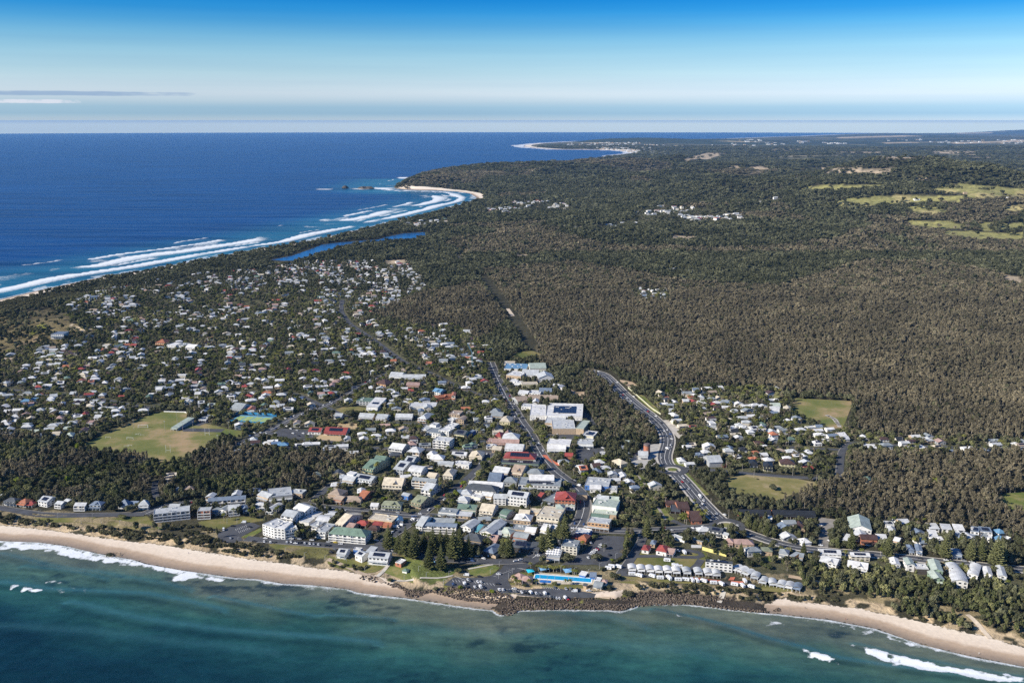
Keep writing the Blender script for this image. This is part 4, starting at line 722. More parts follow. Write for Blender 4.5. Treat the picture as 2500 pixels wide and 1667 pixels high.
BL = '''
A|40,380 200,395 245,345|5 hip dkgrey white 2 .|white house with dark grey hip roof at the left end of the beachfront row
A|225,392 330,410 390,355|5 hip orange cream 2 .|larger of the two orange-red roofed beachfront houses
A|330,415 430,420 455,385|3.5 hip red tan 1 .|smaller low red-roofed house beside the larger orange-red one
A|480,378 600,400 720,325|6.5 gable pale white 2 s|tall pale-roofed beachfront house with solar panels right of the red roofs
A|700,412 790,422 830,378|5 gable pale white 2 b|pale gabled house with balconies, fifth along the beachfront street
A|820,368 870,388 905,350|6 gable pale tan 2 .|narrow pale house tucked behind the beachfront street
A|940,440 1090,442 1140,395|6 gable white cream 2 b|cream two-storey house with verandahs left of the blue-roofed house
A|1135,430 1290,436 1400,388|6 hip bluegrey cream 2 lg|big cream house with blue hip roof on the beachfront street
A|1500,432 1640,436 1600,385|4.5 pyr bluegrey white 1 .|pavilion-shaped house with blue-grey pyramid roof
A|1640,410 1760,412 1775,375|4 gable bluegrey white 1 .|long blue-grey wing behind the pyramid-roofed house
A|1760,436 1900,432 1850,390|5.5 pyr pale white 2 v|white house with two-tier grey roof at the street bend
A|0,300 30,310 50,280|6 hip pale white 2 .|pale roof at the far left edge above the beachfront row
S|375,1256 463,1247 455,1235|9.5 flat pale grey 3 bu|long grey three-storey beachfront apartments with angled balconies
B|430,512 592,505 575,460|9.5 flat pale brick 3 b|brick three-storey flats with white balcony bands above the lawn
B|690,490 790,505 760,430|6 gabley grey white 2 .|left gabled townhouse above the west lawn
B|820,505 972,492 950,415|6.5 gable pale white 2 b|wide pale-roofed townhouse with a palm in front
B|1000,480 1080,468 1060,425|6 gabley bluegrey grey 2 .|right gabled townhouse beside the tall palms
B|600,500 690,520 700,465|4.5 skil grey grey 1 .|low grey annexe between brick flats and gabled townhouse
B|560,385 1045,352 1010,305|7 gable bluegrey white 2 b|long blue-grey roofed motel with white balconies
B|525,330 625,335 590,280|7 gabley pale tan 2 .|pale gable end rising behind the long motel
B|860,310 985,305 960,250|7 gabley pale grey 2 .|pale grey roof at the edge of the dark wood
B|1310,475 1390,490 1440,400|6.5 gabley white white 2 s|white gabled guesthouse with roof panels beside palms
B|1160,430 1300,440 1305,395|6 gable white white 2 .|white guesthouse block behind tall palms
B|1340,335 1640,305 1560,205|7 flat pale cream 1 u|wide supermarket building with striped solar roof beside the wood
B|1190,300 1330,345 1290,240|6 gable pale cream 1 .|pale wing on the left of the striped solar roof
B|1600,275 1765,290 1765,235|6 flat pale tan 1 .|low shops with a red sign wall beside the solar roof
B|1258,680 1400,728 1440,600|12.5 flat white white 4 fu|left curved block of the white beachfront resort
B|1400,728 1540,742 1570,640|12.5 flat white white 4 fu|middle block of the white beachfront resort
B|1550,760 1705,738 1690,690|10 flat white white 3 fb|right stepped block of the white beachfront resort
B|1500,560 1660,590 1730,500|9 gable pale white 3 b|pale gabled resort wing behind the curved block
B|1650,470 1800,520 1870,430|9 gable white white 3 .|long white resort wing with a gable above the curved block
B|1725,642 1850,660 1995,515|3.5 flat white white 1 n|long narrow white flat roof between resort wings
B|1935,622 2100,645 2200,575|5.5 arc white white 2 .|white vaulted apartments right of the narrow flat roof
B|1850,690 1955,712 2065,655|6 flat pale white 2 b|small pale two-storey flats left of the green-roofed hotel
B|1940,765 2065,782 2212,682|7 flat pale white 2 b|white two-storey flats beside the green-roofed hotel
B|2050,550 2200,562 2310,518|5.5 arc pale white 2 .|pale vaulted roofs behind the white apartments
C|12,792 492,838 580,755|8.5 hip green cream 3 bl|seafront hotel with long green roof and white balconies
C|95,665 190,690 410,540|6 gable cream cream 2 .|long cream-roofed hotel wing beside a hedge
C|512,612 820,652 960,585|6 flat cream orangew 1 u|wide cream flat roof ringed with red tiles
C|370,655 500,672 520,632|4 hip red tan 1 .|small red hip roof left of the cream flat roof
C|570,680 690,692 720,640|4 gable red tan 1 .|red-tiled front wing below the cream flat roof
C|700,690 810,700 830,655|4 gable orange tan 1 .|orange-tiled front wing beside a row of parked vans
C|200,690 330,715 380,660|4 gable pink tan 1 .|pinkish roof behind the green-roofed hotel
C|520,720 640,735 680,700|4 hip brown tan 1 .|brown shop roof between red tiles and pine trees
C|680,432 940,448 985,392|6 hip olive cream 2 vg|olive-green roofed hotel with white verandah beside the street
C|1062,388 1190,425 1270,310|6 gable olive tan 2 g|olive gabled shop on the corner by the dark trees
C|375,320 470,342 560,248|4.5 gable orange brick 1 .|orange-roofed house hidden among garden trees
C|0,292 160,315 240,240|5 hip tan cream 1 l|wide tan hip roof with skylights
C|70,350 180,372 210,312|5 gable tan brick 1 .|tan gable in front of the wide tan hip roof
C|210,362 430,372 380,322|4 hip tan tan 1 .|low tan roof beside the orange-roofed house
C|540,445 640,450 660,400|4 gable white white 1 .|small white cottage left of the olive-green hotel
C|690,178 950,190 1030,88|7 gable cream cream 2 gl|big cream roof with pointed gables
C|330,92 560,132 625,60|6 gable pale white 2 s|pale roof with dark solar strip and stair tower
C|240,25 330,45 335,8|10 skil white white 3 n|small white stair tower above the pale solar roof
C|180,110 330,130 340,60|5 gable pale tan 1 .|pale wing below the white stair tower
C|1072,112 1380,140 1402,95|10 gable grey tan 3 b|grey-roofed open-fronted three-storey block on the street corner
C|1195,232 1320,255 1430,160|7.5 gable pale white 2 b|pale-roofed white flats facing the shaded street
C|940,300 1030,320 1060,280|5 gable pale blue 1 .|blue-walled cottage behind the olive-green hotel
C|1790,178 2230,205 2240,140|8.5 gable white white 2 .|long bright white roof of the conference hotel
C|1742,222 2150,262 2190,195|8.5 hip dkgrey white 2 l|long charcoal hip roof with white walls and a row of small lights
C|1690,290 1830,300 1850,240|6 hip pale white 1 .|white pavilion left of the charcoal hip roof
C|1815,320 1950,345 1980,300|5 flat white cream 1 .|low cream arcade in front of the charcoal roof
C|1950,302 2095,322 2112,270|6 gable white tan 1 .|white gabled entrance hall beside the three-storey hotel
D|190,52 452,82 500,5|12 gable pale white 3 s|white three-storey hotel with a broad gable
D|20,82 190,88 190,25|9 gable pale white 3 .|left wing of the white three-storey hotel
C|1640,370 1790,385 1820,330|5.5 hip pale white 1 .|pale blue-grey hip roof behind the green-roofed shops
C|1650,475 1895,492 1930,425|6 gable green cream 1 vg|green-roofed shops with small gables and white awning
C|1630,560 1830,575 1840,525|3.5 skil white tan 1 .|low white shop awning below the green-roofed shops
C|1930,502 2110,522 2240,430|6 gable cream white 2 v|cream roof of the shops right of the green roof
C|2190,535 2290,562 2352,490|6 arc green cream 1 .|rounded green roof at the end of the shop row
C|1410,520 1640,540 1640,480|5 flat grey cream 1 .|flat grey arcade beside the round tree
C|1215,692 1645,712 1680,662|8.5 gable bluegrey cream 3 b|wide blue-grey roofed hotel behind the pine grove
C|1120,688 1210,705 1340,580|8.5 gable pale white 3 .|long pale left wing of the blue-grey hotel
C|1340,645 1620,655 1600,595|8 gable grey cream 2 u|grey rear wing of the blue-grey hotel with plant units
C|1690,702 1830,732 1950,640|7.5 gabley pale white 2 s|pale gabled shop with solar panels right of the blue-grey hotel
C|1940,770 2100,802 2250,640|7.5 gabley pale white 2 l|long pale blue-grey hall beside the blue side wall
C|1880,740 1935,755 1990,670|4 gable teal white 1 .|narrow teal roof between the two pale halls
C|1712,862 1960,902 1960,812|5 hip dkgrey tan 1 .|charcoal hip roof just right of the pine grove
C|2060,880 2160,890 2200,810|4 gable pink tan 1 .|small pink roof near the palm cluster
D|275,352 500,372 560,300|5.5 hip white tan 1 g|white hip roofed cafe on the corner
D|340,290 480,300 450,225|5.5 gable cream tan 1 .|cream gable behind the corner cafe
D|575,312 860,345 1040,225|8 flat cream cream 2 u|long cream two-storey parade of shops with cluttered roof
D|480,262 680,275 700,225|5 flat cream tan 1 .|cream flat roof joining the cafe and the parade
D|670,240 780,245 782,190|7 flat ltgreen orangew 1 n|small orange-brick tower block behind the cream parade
D|815,222 940,225 930,165|8 hip ltgreen brick 2 .|brick upper floor with pale green hip roof
D|620,482 720,502 745,408|5.5 gable white cream 1 .|bright white gable behind the tall pine
D|765,460 860,475 870,420|5.5 gable white cream 1 .|bright white roof right of the tall pine
D|420,505 560,520 590,450|4.5 gable white tan 1 .|white shop roof beside the pub
D|95,520 245,548 262,480|5.5 hip ltgreen cream 1 .|pale green hip roof left of the brick pub
D|262,478 425,492 440,430|5 flat grey tan 1 u|flat grey-green roof with many plant units
D|272,570 455,598 500,530|5.5 gable grey brick 1 .|long grey roof on the red-brick pub
D|0,530 130,545 150,490|4.5 gable pale white 1 .|pale shop roof left of the brick pub
D|240,700 480,735 500,640|5.5 hip dkgrey dark 1 s|dark beach hotel roof in the pine shade
D|490,720 610,735 620,640|5 gable dkgrey dark 1 .|dark hotel wing right of the solar panels
C|1975,1010 2120,1050 2200,930|5 hip bluegrey dark 1 .|blue-grey beer garden roof in deep shade
D|800,98 1070,112 1060,10|11 hip red brick 3 g|red-roofed brick corner hotel on the main street
D|812,175 1060,190 1060,140|5 flat ltgreen cream 1 .|pale green lower floor below the red-roofed hotel
D|580,62 630,74 685,8|5 gable red tan 1 .|narrow bright red roof left of the grey hall
D|650,105 800,142 830,20|7 flat grey dark 2 .|dark grey flat-roofed hall between red roofs
D|690,160 750,165 760,125|5 flat pale dark 1 n|small dark cube behind the cream parade
D|1080,40 1220,45 1225,5|7 flat dkgrey tan 2 n|shaded dark roof across the main street
D|1280,170 1590,205 1620,110|10 flat ltgreen white 3 nu|big white blank-walled block on the main street
D|1340,112 1495,122 1500,50|9 gable pale tan 2 .|grey pitched roof behind the white blank-walled block
D|1300,85 1335,92 1350,30|8 flat white white 2 n|narrow white end wall on the main street
D|1500,120 1620,130 1630,60|8 gable ltgreen cream 2 .|pale green roof behind the blank-walled block
D|1290,268 1590,300 1600,255|5 flat ltgreen tan 1 n|light green lower roof under the blank white wall
D|1225,385 1500,418 1530,352|9 flat pale orangew 2 u|orange-brick curved corner building facing the beach
D|1262,320 1490,345 1500,290|9 gable green tan 2 .|dark green roof behind the orange-brick corner
D|1065,518 1240,545 1310,490|5 flat white blue 1 u|white-roofed shops at the foot of the main street
D|1100,590 1215,612 1232,545|5 hip orange brick 1 .|orange-red hip roof below the main street
D|1010,570 1090,590 1110,530|5 hip red brick 1 .|red hip roof beside the second tall pine
D|890,690 1090,712 1190,632|9 flat grey cream 3 u|cream-walled flats with a dark cluttered roof
D|700,835 870,850 890,750|4 flat pale tan 1 .|restaurant under a patchwork of white sails
D|1112,1052 1200,1070 1202,1020|3 skil white teal 1 n|small teal and white pump house beside the pool
D|1250,1082 1340,1086 1340,1032|3 skil bluegrey blue 1 n|small dark blue shed beside the pool
D|255,1078 380,1125 400,1045|3.5 hip pink tan 1 .|terracotta entrance roof of the swimming pool
D|370,1140 530,1138 470,1075|3.5 hip pink tan 1 .|terracotta changing-room roof beside the pool
D|1295,1190 1410,1208 1455,1150|3.5 gable grey cream 1 .|grey-roofed cream clubhouse right of the pool
D|1400,1150 1472,1160 1490,1120|3.5 hip pink white 1 .|small pink roof right of the pool
D|1310,1130 1390,1142 1402,1100|3.5 flat white white 1 n|small white flat roof right of the pool
D|1165,1190 1215,1200 1235,1170|3 gable dkgrey tan 1 n|tiny dark kiosk at the pool corner
C|512,1085 772,1108 822,1025|7.5 gable pale white 2 s|surf club hall with large solar arrays
C|345,1052 440,1085 470,1005|6 gable pale white 1 s|middle pavilion of the surf club
C|112,1042 232,1056 290,985|4.5 gable pale white 1 sv|pavilion with three big black solar panels
C|480,1025 570,1040 620,972|6 skil pale blue 1 .|pale rear roof of the surf club
C|325,1000 420,1010 440,980|5 flat white blue 1 n|small white roofed store left of the surf club
C|862,1160 935,1178 965,1122|3 flat white brick 1 .|brown brick kiosk with a white roof beside the surf club
C|945,1232 1012,1246 1022,1206|2.6 hip green white 1 n|green-roofed picnic shelter on the foreshore lawn
C|2078,1060 2150,1080 2205,1012|3.2 gabley dkgrey tan 1 n|timber A-frame shelter at the car park
E|640,893 985,925 1000,900|9.5 flat dkgrey white 3 sf|white three-storey holiday flats with solar panels behind the cabins
E|675,492 850,522 880,462|6.5 gable dkgrey white 2 s|white house with dark solar roof at the beachside roundabout
E|850,540 930,560 940,520|4.5 gable pale white 1 .|pale roof right of the solar-roofed white house
E|1010,662 1262,675 1272,615|5 hip pink tan 1 .|wide pink roof right of the yellow fence
E|900,640 1000,650 1010,600|4.5 hip pink tan 1 .|small pink roof left of the wide pink roof
E|1352,752 1500,762 1512,712|5 hip olive tan 1 .|olive hip-roofed pavilion above a small lawn
E|1572,780 1700,800 1705,740|5 hip grey white 1 .|grey hip roof right of the olive pavilion
E|1712,812 1765,832 1782,762|5 skil grey tan 1 .|narrow grey roof right of the grey hip
E|1830,830 1890,840 1905,782|5 gable grey tan 1 .|grey gable near the curve of the coast road
E|455,372 600,370 470,240|4 gable brown brick 1 .|front wing of the brown-tiled motel
E|290,220 440,215 380,120|4 gable brown brick 1 .|rear wing of the brown-tiled motel
E|130,150 300,150 300,105|4 gable brown brick 1 .|far brown wing of the motel by the railway
E|190,230 320,240 250,170|3.5 flat dkgrey brick 1 .|low dark motel office
E|1055,280 1480,290 1480,228|4 gable black brick 1 .|left half of the long black-roofed school
E|1500,290 2050,305 2045,240|4 gable black brick 1 .|right half of the long black-roofed school
E|1790,450 1920,455 1905,380|5 hip brown tan 1 .|brown hip roof left of the gravel lot
E|1400,340 1490,350 1500,305|4.5 gable white white 1 .|white roof among trees below the long black school
E|200,560 370,620 380,590|3 flat pale white 1 n|thin pale roof beside dense fig trees
E|470,600 600,640 610,610|3.5 skil grey tan 1 .|dark grey lean-to beside the yellow fence
D|1910,735 2010,750 2100,695|4 hip red white 1 .|left red-roofed caravan park office
D|2095,745 2235,770 2245,690|5 hip red white 1 .|middle red-roofed caravan park office
D|2235,765 2330,780 2352,720|4 gable pink white 1 .|right pinkish caravan park office
D|2020,660 2090,670 2120,620|4 hip bluegrey tan 1 .|blue-grey roof in the shade behind the red offices
F|385,465 675,492 672,345|9 gabley ltgreen white 2 u|big white hall with a pale green ridged roof
F|450,560 620,570 625,490|7 gabley white white 2 .|lower front hall of the big white hall
F|530,600 750,612 755,545|7 gable brown brick 1 .|brown gabled entrance in front of the big white hall
F|290,615 400,640 410,560|5 skil white white 1 .|white lean-to left of the brown entrance
F|310,525 375,525 385,490|3.5 flat teal white 1 n|turquoise awning left of the big white hall
F|750,600 870,605 960,540|5.5 gable white white 1 .|bright white roof right of the brown entrance
F|940,620 1020,640 1030,580|5 gable white orangew 1 .|white roof with orange end wall
F|5,790 285,805 290,735|5.5 gable white cream 2 s|upper left white resort roof with solar panels
F|400,820 655,828 665,770|5.5 gable white cream 2 s|upper right white resort roof with solar panels
F|0,880 225,935 250,850|5.5 gable white cream 2 g|lower left white resort roof
F|355,950 620,992 640,905|5.5 gable white cream 2 g|lower right white resort roof
F|920,925 1040,935 1055,850|6 gabley white white 2 l|white house with roof vents left of the tall green gable
F|1110,925 1225,932 1222,850|8 gabley ltgreen white 2 .|tall house with a pale green gable roof
F|1240,985 1400,992 1408,925|6 flat white brown 2 n|brown-walled house framed in white
F|1430,1000 1585,1015 1590,880|8.5 gabley ltgreen green 2 .|long pale green ridge roof above the scrub
F|1448,1110 1600,1115 1605,1015|7 gabley ltgreen green 2 .|front wing of the long pale green house
F|1700,1025 1850,1030 1855,912|7.5 arcy white white 2 l|rear white vaulted house above the scrub
F|1690,1135 1905,1160 1915,1045|7 arcy white white 2 s|front white vaulted house with one solar panel
F|1885,1045 2030,1075 2045,930|7 arcy white white 2 l|white vaulted house with roof vents
F|2100,1045 2215,1060 2220,968|5.5 gabley white white 1 .|small white roof right of the vaulted houses
F|2285,1070 2400,1085 2400,955|6 gabley pale white 2 .|pale roof at the right edge of the beach houses
F|1408,468 1540,472 1545,410|7 skil white white 2 .|first of three white sloping roofs by the wood
F|1565,472 1700,482 1705,425|7 skil white white 2 .|middle one of three white sloping roofs by the wood
F|1727,482 1862,492 1868,430|7 skil white white 2 .|right one of three white sloping roofs by the wood
F|1408,560 1520,568 1525,500|6 skil white white 2 .|white flat house below the three sloping roofs
F|1690,540 1808,550 1812,492|6 flat pale white 1 .|pale flat roof below the three sloping roofs
F|1930,502 2040,520 2050,458|7 flat bluegrey white 2 su|left dark solar-covered roof by the wood
F|2055,505 2208,520 2212,462|7 flat bluegrey white 2 s|right dark solar-covered roof by the wood
F|2060,575 2130,590 2140,535|5 flat grey white 1 .|low grey annexe below the solar roofs
F|2132,585 2200,598 2205,550|5 flat white white 1 .|low white annexe below the solar roofs
F|2290,620 2352,640 2360,560|6 flat white white 2 .|white cube house near the right edge
F|870,490 980,500 972,440|5 hip pale white 1 .|pale house among palms beyond the white hall
F|850,420 960,425 965,380|5 flat pale white 1 s|flat house with solar panels near the wood edge
F|1140,740 1220,745 1225,675|4.5 hip bluegrey grey 1 .|blue-grey roof left of the shaded gable
F|1232,750 1322,760 1325,675|5 gabley bluegrey white 2 .|blue-grey gable in the shade of pines
F|1690,790 1830,805 1842,735|5 hip bluegrey white 1 .|blue-grey hip roof between tall pines
G|365,408 640,430 662,385|7 flat green grey 2 .|long dark green school roof
G|490,482 640,492 762,402|7.5 skil white white 1 s|white school hall with striped solar roof
G|600,182 742,205 762,150|5 pyr brown orangew 1 .|steep brown pyramid roof with orange walls
G|780,95 940,105 952,48|5 gable pale white 1 .|left half of the long pale classroom block
G|942,112 1250,112 1262,78|5 gable pale white 1 .|right half of the long pale classroom block
G|1000,212 1170,215 1192,180|5 gable pink orangew 1 .|orange-walled house beyond the palms
G|1190,185 1265,185 1278,135|5 hip black tan 1 .|charcoal hip roof right of the orange-walled house
G|1335,285 1440,302 1482,240|6 gable skyblue white 2 g|white house with a sky-blue roof
G|1390,375 1590,350 1610,315|6 gable orange brick 1 g|orange-red brick church hall
G|1575,345 1632,345 1640,300|9 gabley orange cream 2 .|cream church gable at the end of the orange hall
G|1040,482 1380,485 1382,432|5 flat white white 1 n|wide white flat school roof in tree shade
G|1145,632 1262,645 1312,570|6.5 hip pale pinkw 2 .|pink-walled two-storey school block
G|390,612 580,622 602,575|4.5 gable pale cream 1 .|left of three pale roofs in a row behind the bowling green
G|608,632 750,642 760,585|4.5 gable pale cream 1 .|middle of three pale roofs in a row behind the bowling green
G|860,622 1080,625 1102,578|4.5 gable pale cream 1 .|right of three pale roofs in a row behind the bowling green
G|80,605 180,610 185,570|4.5 gable pale cream 1 .|pale classroom left of the big dark tree
G|1348,910 1555,932 1592,880|11.5 flat white white 3 b|white three-storey apartment block above the side street
G|1195,775 1400,790 1410,735|6 flat pale white 1 u|low pale roof of the white office complex
G|1238,800 1438,832 1440,770|7.5 flat grey white 2 f|white office with a row of round-topped windows
G|1415,785 1545,805 1572,750|9.5 flat white white 3 .|white office tower block
G|1490,740 1600,755 1645,700|9.5 flat white cream 3 u|rear block of the white office complex
G|1300,715 1380,725 1392,690|9 flat white white 2 n|small white roof box on the office complex
G|1600,828 1745,848 1742,785|6.5 gable dkgrey yellow 1 s|yellow-walled building with dark solar roof
G|1750,830 1800,838 1835,780|5.5 flat bluegrey blue 1 .|blue-grey roof right of the yellow-walled building
G|1545,582 1680,592 1700,538|9.5 flat tan tan 3 .|tall tan apartment block
G|1640,650 1740,660 1770,610|6.5 arcy tan tan 2 .|tan building with an arched roof
G|1510,650 1600,665 1620,625|5 flat white white 2 .|white terraces below the tall tan block
G|780,1012 955,1035 1002,962|9.5 gable white cream 3 b|three-storey flats with white gable roof above the side street
G|1012,1052 1175,1072 1222,1015|8.5 hip white cream 2 b|two-storey flats with white hip roof beside the three-storey flats
G|440,1262 580,1288 700,1150|6.5 gable green yellow 2 g|green-roofed guesthouse with yellow walls
G|560,1200 700,1215 800,1120|6.5 gable green yellow 2 .|rear wing of the green-roofed guesthouse
G|835,1275 962,1298 1080,1180|7 gable pale grey 2 s|long pale roof covered with solar panels
G|960,1200 1080,1215 1205,1130|7 gable pale grey 2 s|rear part of the long solar-covered roof
G|1020,1300 1195,1322 1292,1250|8.5 arc white white 2 s|white curved-roof apartments with two solar arrays
G|1262,1368 1375,1382 1392,1325|5 gable cream cream 1 .|small cream gable right of the curved-roof apartments
G|1465,1362 1600,1372 1682,1288|5.5 hip cream cream 2 .|cream hip roof left of the big round trees
G|1798,1118 1975,1128 2005,1060|5.5 hip cream cream 1 g|big cream hip roof above the garden street
G|1580,1095 1770,1105 1792,1062|4.5 gable white white 1 s|white roof with skylight left of the big cream hip
G|1260,1095 1360,1105 1402,1058|5 hip white white 1 .|white hip roof beside the side street
G|1300,1152 1480,1158 1492,1105|5 hip white cream 1 .|wide white hip roof among gardens
G|1410,1212 1600,1222 1622,1182|5 gable pale white 1 .|pale long roof with green trees in front
G|1625,1215 1800,1232 1822,1188|5 flat white white 1 u|white flat roof beside the pale long roof
H|150,1135 560,1155 510,1080|7.5 hip red tan 1 s|huge red hip roof beside the main street
H|110,1195 600,1220 590,1170|4.5 flat dkgrey green 1 s|dark green awnings below the huge red roof
G|2025,930 2200,940 2205,895|5.5 flat pink tan 2 .|pinkish flat-roofed shops left of the main street
H|130,890 350,898 352,835|6.5 hip pale tan 2 .|pale hip roof left of the main street
H|30,862 122,872 130,820|6 pyr red tan 1 .|small red pyramid roof left of the main street
H|160,822 222,828 222,785|7 pyr pink tan 1 .|pink pointed turret roof left of the main street
H|0,940 350,952 355,905|5.5 gable pink tan 2 v|long pinkish shop roof left of the main street
H|165,1020 400,1035 395,965|5.5 gable white cream 2 .|bright white shop roof left of the main street
H|0,1030 120,1040 130,990|4.5 gable cream tan 1 .|cream roof below the long pinkish shop roof
G|2040,1425 2205,1435 2232,1330|6.5 gable bluegrey blue 2 .|blue-walled shaded building beside the round trees
G|2100,1310 2300,1335 2352,1262|5.5 gable white tan 1 .|white low gable near the cream church
H|245,1310 390,1330 450,1235|6 gable tan cream 1 g|cream church with a tan gabled roof
H|450,1330 650,1345 660,1290|5 hip grey cream 1 .|grey hip roof right of the cream church
H|150,1440 320,1450 330,1390|6 hip grey grey 1 .|grey hip roof below the cream church
H|340,1478 880,1500 835,1400|7.5 flat grey cream 2 su|wide two-tier hall with solar strip beside the main street
H|480,1418 800,1422 782,1350|10 gable white white 1 n|white upper roof of the wide two-tier hall
H|1190,1482 1495,1505 1500,1400|6.5 flat pale blue 1 u|pale flat roof with a bright blue side wall
H|1250,1530 1400,1535 1420,1480|5 gable white white 1 .|white gable in front of the blue side wall
H|1480,1545 1600,1552 1610,1500|4.5 flat pale white 1 .|pale low roof right of the blue side wall
H|490,595 690,598 640,460|8.5 flat white white 1 u|left white roof of the shopping centre
H|690,600 1160,612 1075,450|8.5 flat white white 1 su|right white roof of the shopping centre with solar strips
H|680,690 930,700 925,615|7 flat pale tan 1 .|middle pale roof of the shopping centre
H|780,765 1070,765 1075,650|9 flat pale tan 1 n|front pale roof of the supermarket with tan wall
H|1070,760 1175,770 1120,655|9.5 flat ltgreen tan 1 n|pale green end roof of the supermarket
H|380,480 560,490 600,455|5.5 flat white white 1 u|white shopfront roof facing the main street
H|1150,850 1300,868 1272,795|5.5 flat white yellow 1 s|white building with solar panels right of the supermarket
H|1090,960 1300,968 1310,905|5 flat pale white 1 u|pale flat roof behind the supermarket yard
H|710,960 1000,975 1010,905|5 flat white white 1 .|wide white roof below the supermarket yard
H|705,1022 950,1028 930,975|5 gable white white 1 v|white gable roof near the railway yard
H|932,1112 1040,1115 1032,1072|4.5 gable red brick 1 .|small red heritage house with white chimneys
H|1670,1000 1790,1110 1640,985|4 flat pale white 1 n|skip
H|1870,1105 2000,1110 1965,1052|5 gable pale white 1 .|pale station building beside the brick water tower
H|1535,1170 1655,1222 1640,1150|5 hip cream cream 1 .|cream signal building beside the rail line
H|1375,1090 1440,1095 1450,1060|4 flat white white 1 .|white kiosk beside the rail yard
H|1700,940 1820,945 1820,915|4 gable ltgreen tan 1 .|pale green shelter beside the wood
q|1380,838 1495,836 1445,765|9 gable ltgreen cream 1 .|big cream industrial shed at the north end of town
q|1205,838 1360,842 1356,808|6.5 flat skyblue white 1 n|wide sky-blue roof left of the cream shed
q|1200,808 1275,810 1275,790|6 flat cream cream 1 n|cream roof beyond the sky-blue roof
q|1220,882 1320,892 1316,845|8 flat white tan 1 n|white box store with a brown side wall
q|1325,882 1440,885 1435,850|6 gable pale white 1 .|pale shed between the white stores
q|1440,905 1548,902 1480,835|8 gabley pale white 1 .|white barn-like hall with a tall gable front
H|390,205 595,200 600,165|6 flat cream yellow 1 .|yellow-fronted warehouse on the main street
H|290,185 385,190 385,160|5 flat white white 1 .|white shop left of the yellow warehouse
H|230,160 330,165 330,120|6 flat white white 1 .|white shop behind the yellow warehouse
H|335,312 460,325 475,272|5.5 gable white white 2 v|white gabled shops on the main street
H|480,315 620,322 602,252|6 flat white white 2 u|white flat shops right of the gabled shops
H|605,292 770,295 740,252|6 gable bluegrey white 1 .|blue-grey curved shop roof beside the wood
H|815,235 905,245 880,192|7 gabley white white 2 n|white cube building against the dark fig
H|780,215 860,220 860,185|6 gable white white 1 n|white gable just behind the white cube
H|330,415 480,395 435,345|5 gable tan cream 1 .|tan gable near the main street palms
H|462,375 850,385 852,345|4.5 gable tan cream 1 .|long tan roof beyond the supermarket
G|2080,600 2230,610 2240,560|5.5 gable grey cream 1 .|grey-green roof left of the main street
G|2190,670 2330,680 2340,615|5.5 hip cream yellow 1 .|cream hip house with yellow walls near the main street
G|2060,560 2200,568 2230,520|5.5 hip grey grey 1 .|grey hip roof above the cream hip house
I|685,1040 862,1032 750,948|7 gable pale grey 1 n|large grey shed with blue-grey roller doors
I|1472,318 1600,322 1618,285|4 gable ltgreen white 1 .|upper pale green cabin roof by the cricket field
I|1468,350 1592,352 1602,325|4 gable pale white 1 .|second cabin roof by the cricket field
I|1465,385 1588,388 1595,355|4 gable white white 1 .|third cabin roof by the cricket field
I|1460,412 1570,415 1580,390|4 gable bluegrey white 1 .|fourth cabin roof by the cricket field
I|1372,1090 1500,1100 1520,1035|6 hip black yellow 2 g|black-roofed house with yellow walls and dormer
I|1595,1055 1790,1062 1792,1005|5.5 hip brown yellow 2 .|brown-roofed house with yellow walls
I|1200,1060 1310,1065 1320,1005|4 hip black white 1 .|black hip roof beside the black-roofed dormer house
L|312,850 475,862 480,815|4 flat white brown 1 n|dark carport framed in white by the forest
L|320,1265 415,1272 408,1222|4.5 hip green cream 1 .|small green-roofed hut alone in the wood
J|845,505 990,520 1110,455|4.5 gable grey white 1 .|long grey roof beyond the tennis courts
J|95,748 180,757 385,655|4 skil ltgreen grey 1 .|grandstand with a long pale roof beside the football field
J|445,645 545,652 600,590|3.5 flat pale pinkw 1 .|small pink block beside the football field
J|1840,800 2000,805 2030,755|4.5 gable red cream 1 s|bowling club wing with a striped red roof
J|2040,808 2330,818 2352,755|4.5 gable red cream 1 sv|long red-roofed bowling club with solar panels
t|352,648 438,648 438,625|8 flat bluegrey white 2 .|white hilltop building on the heath
t|1060,665 1130,668 1160,632|7 hip orange yellow 2 .|orange-roofed house on the ridge above the dark scrub
t|1140,680 1200,685 1215,650|7 flat white white 2 .|left white cube house on the ridge
t|1205,680 1260,685 1275,650|7 flat grey white 2 .|middle grey-roofed cube house on the ridge
t|1265,695 1330,700 1340,655|7 gable white white 2 .|right white house on the ridge
'''
PTS = []
for ln in BL.strip().splitlines():
    k, geo_, par, lab = ln.split('|')
    if lab == 'skip': continue
    f_ = [tuple(map(float, s.split(','))) for s in geo_.split()]; h_, kd, rf, wl, st, op = par.split()
    cat_ = 'house' if re.search('house|cottage|cabin', lab) else 'building'
    if wl in ('teal',): wl = 'blue'
    if wl == 'brown': wl = 'dark'
    if h_ and kd == 'flat' and rf == 'white' and 0: pass
    b3(k, *f_, float(h_), kd, rf, wl, int(st), op.replace('.', ''), lab, cat_)
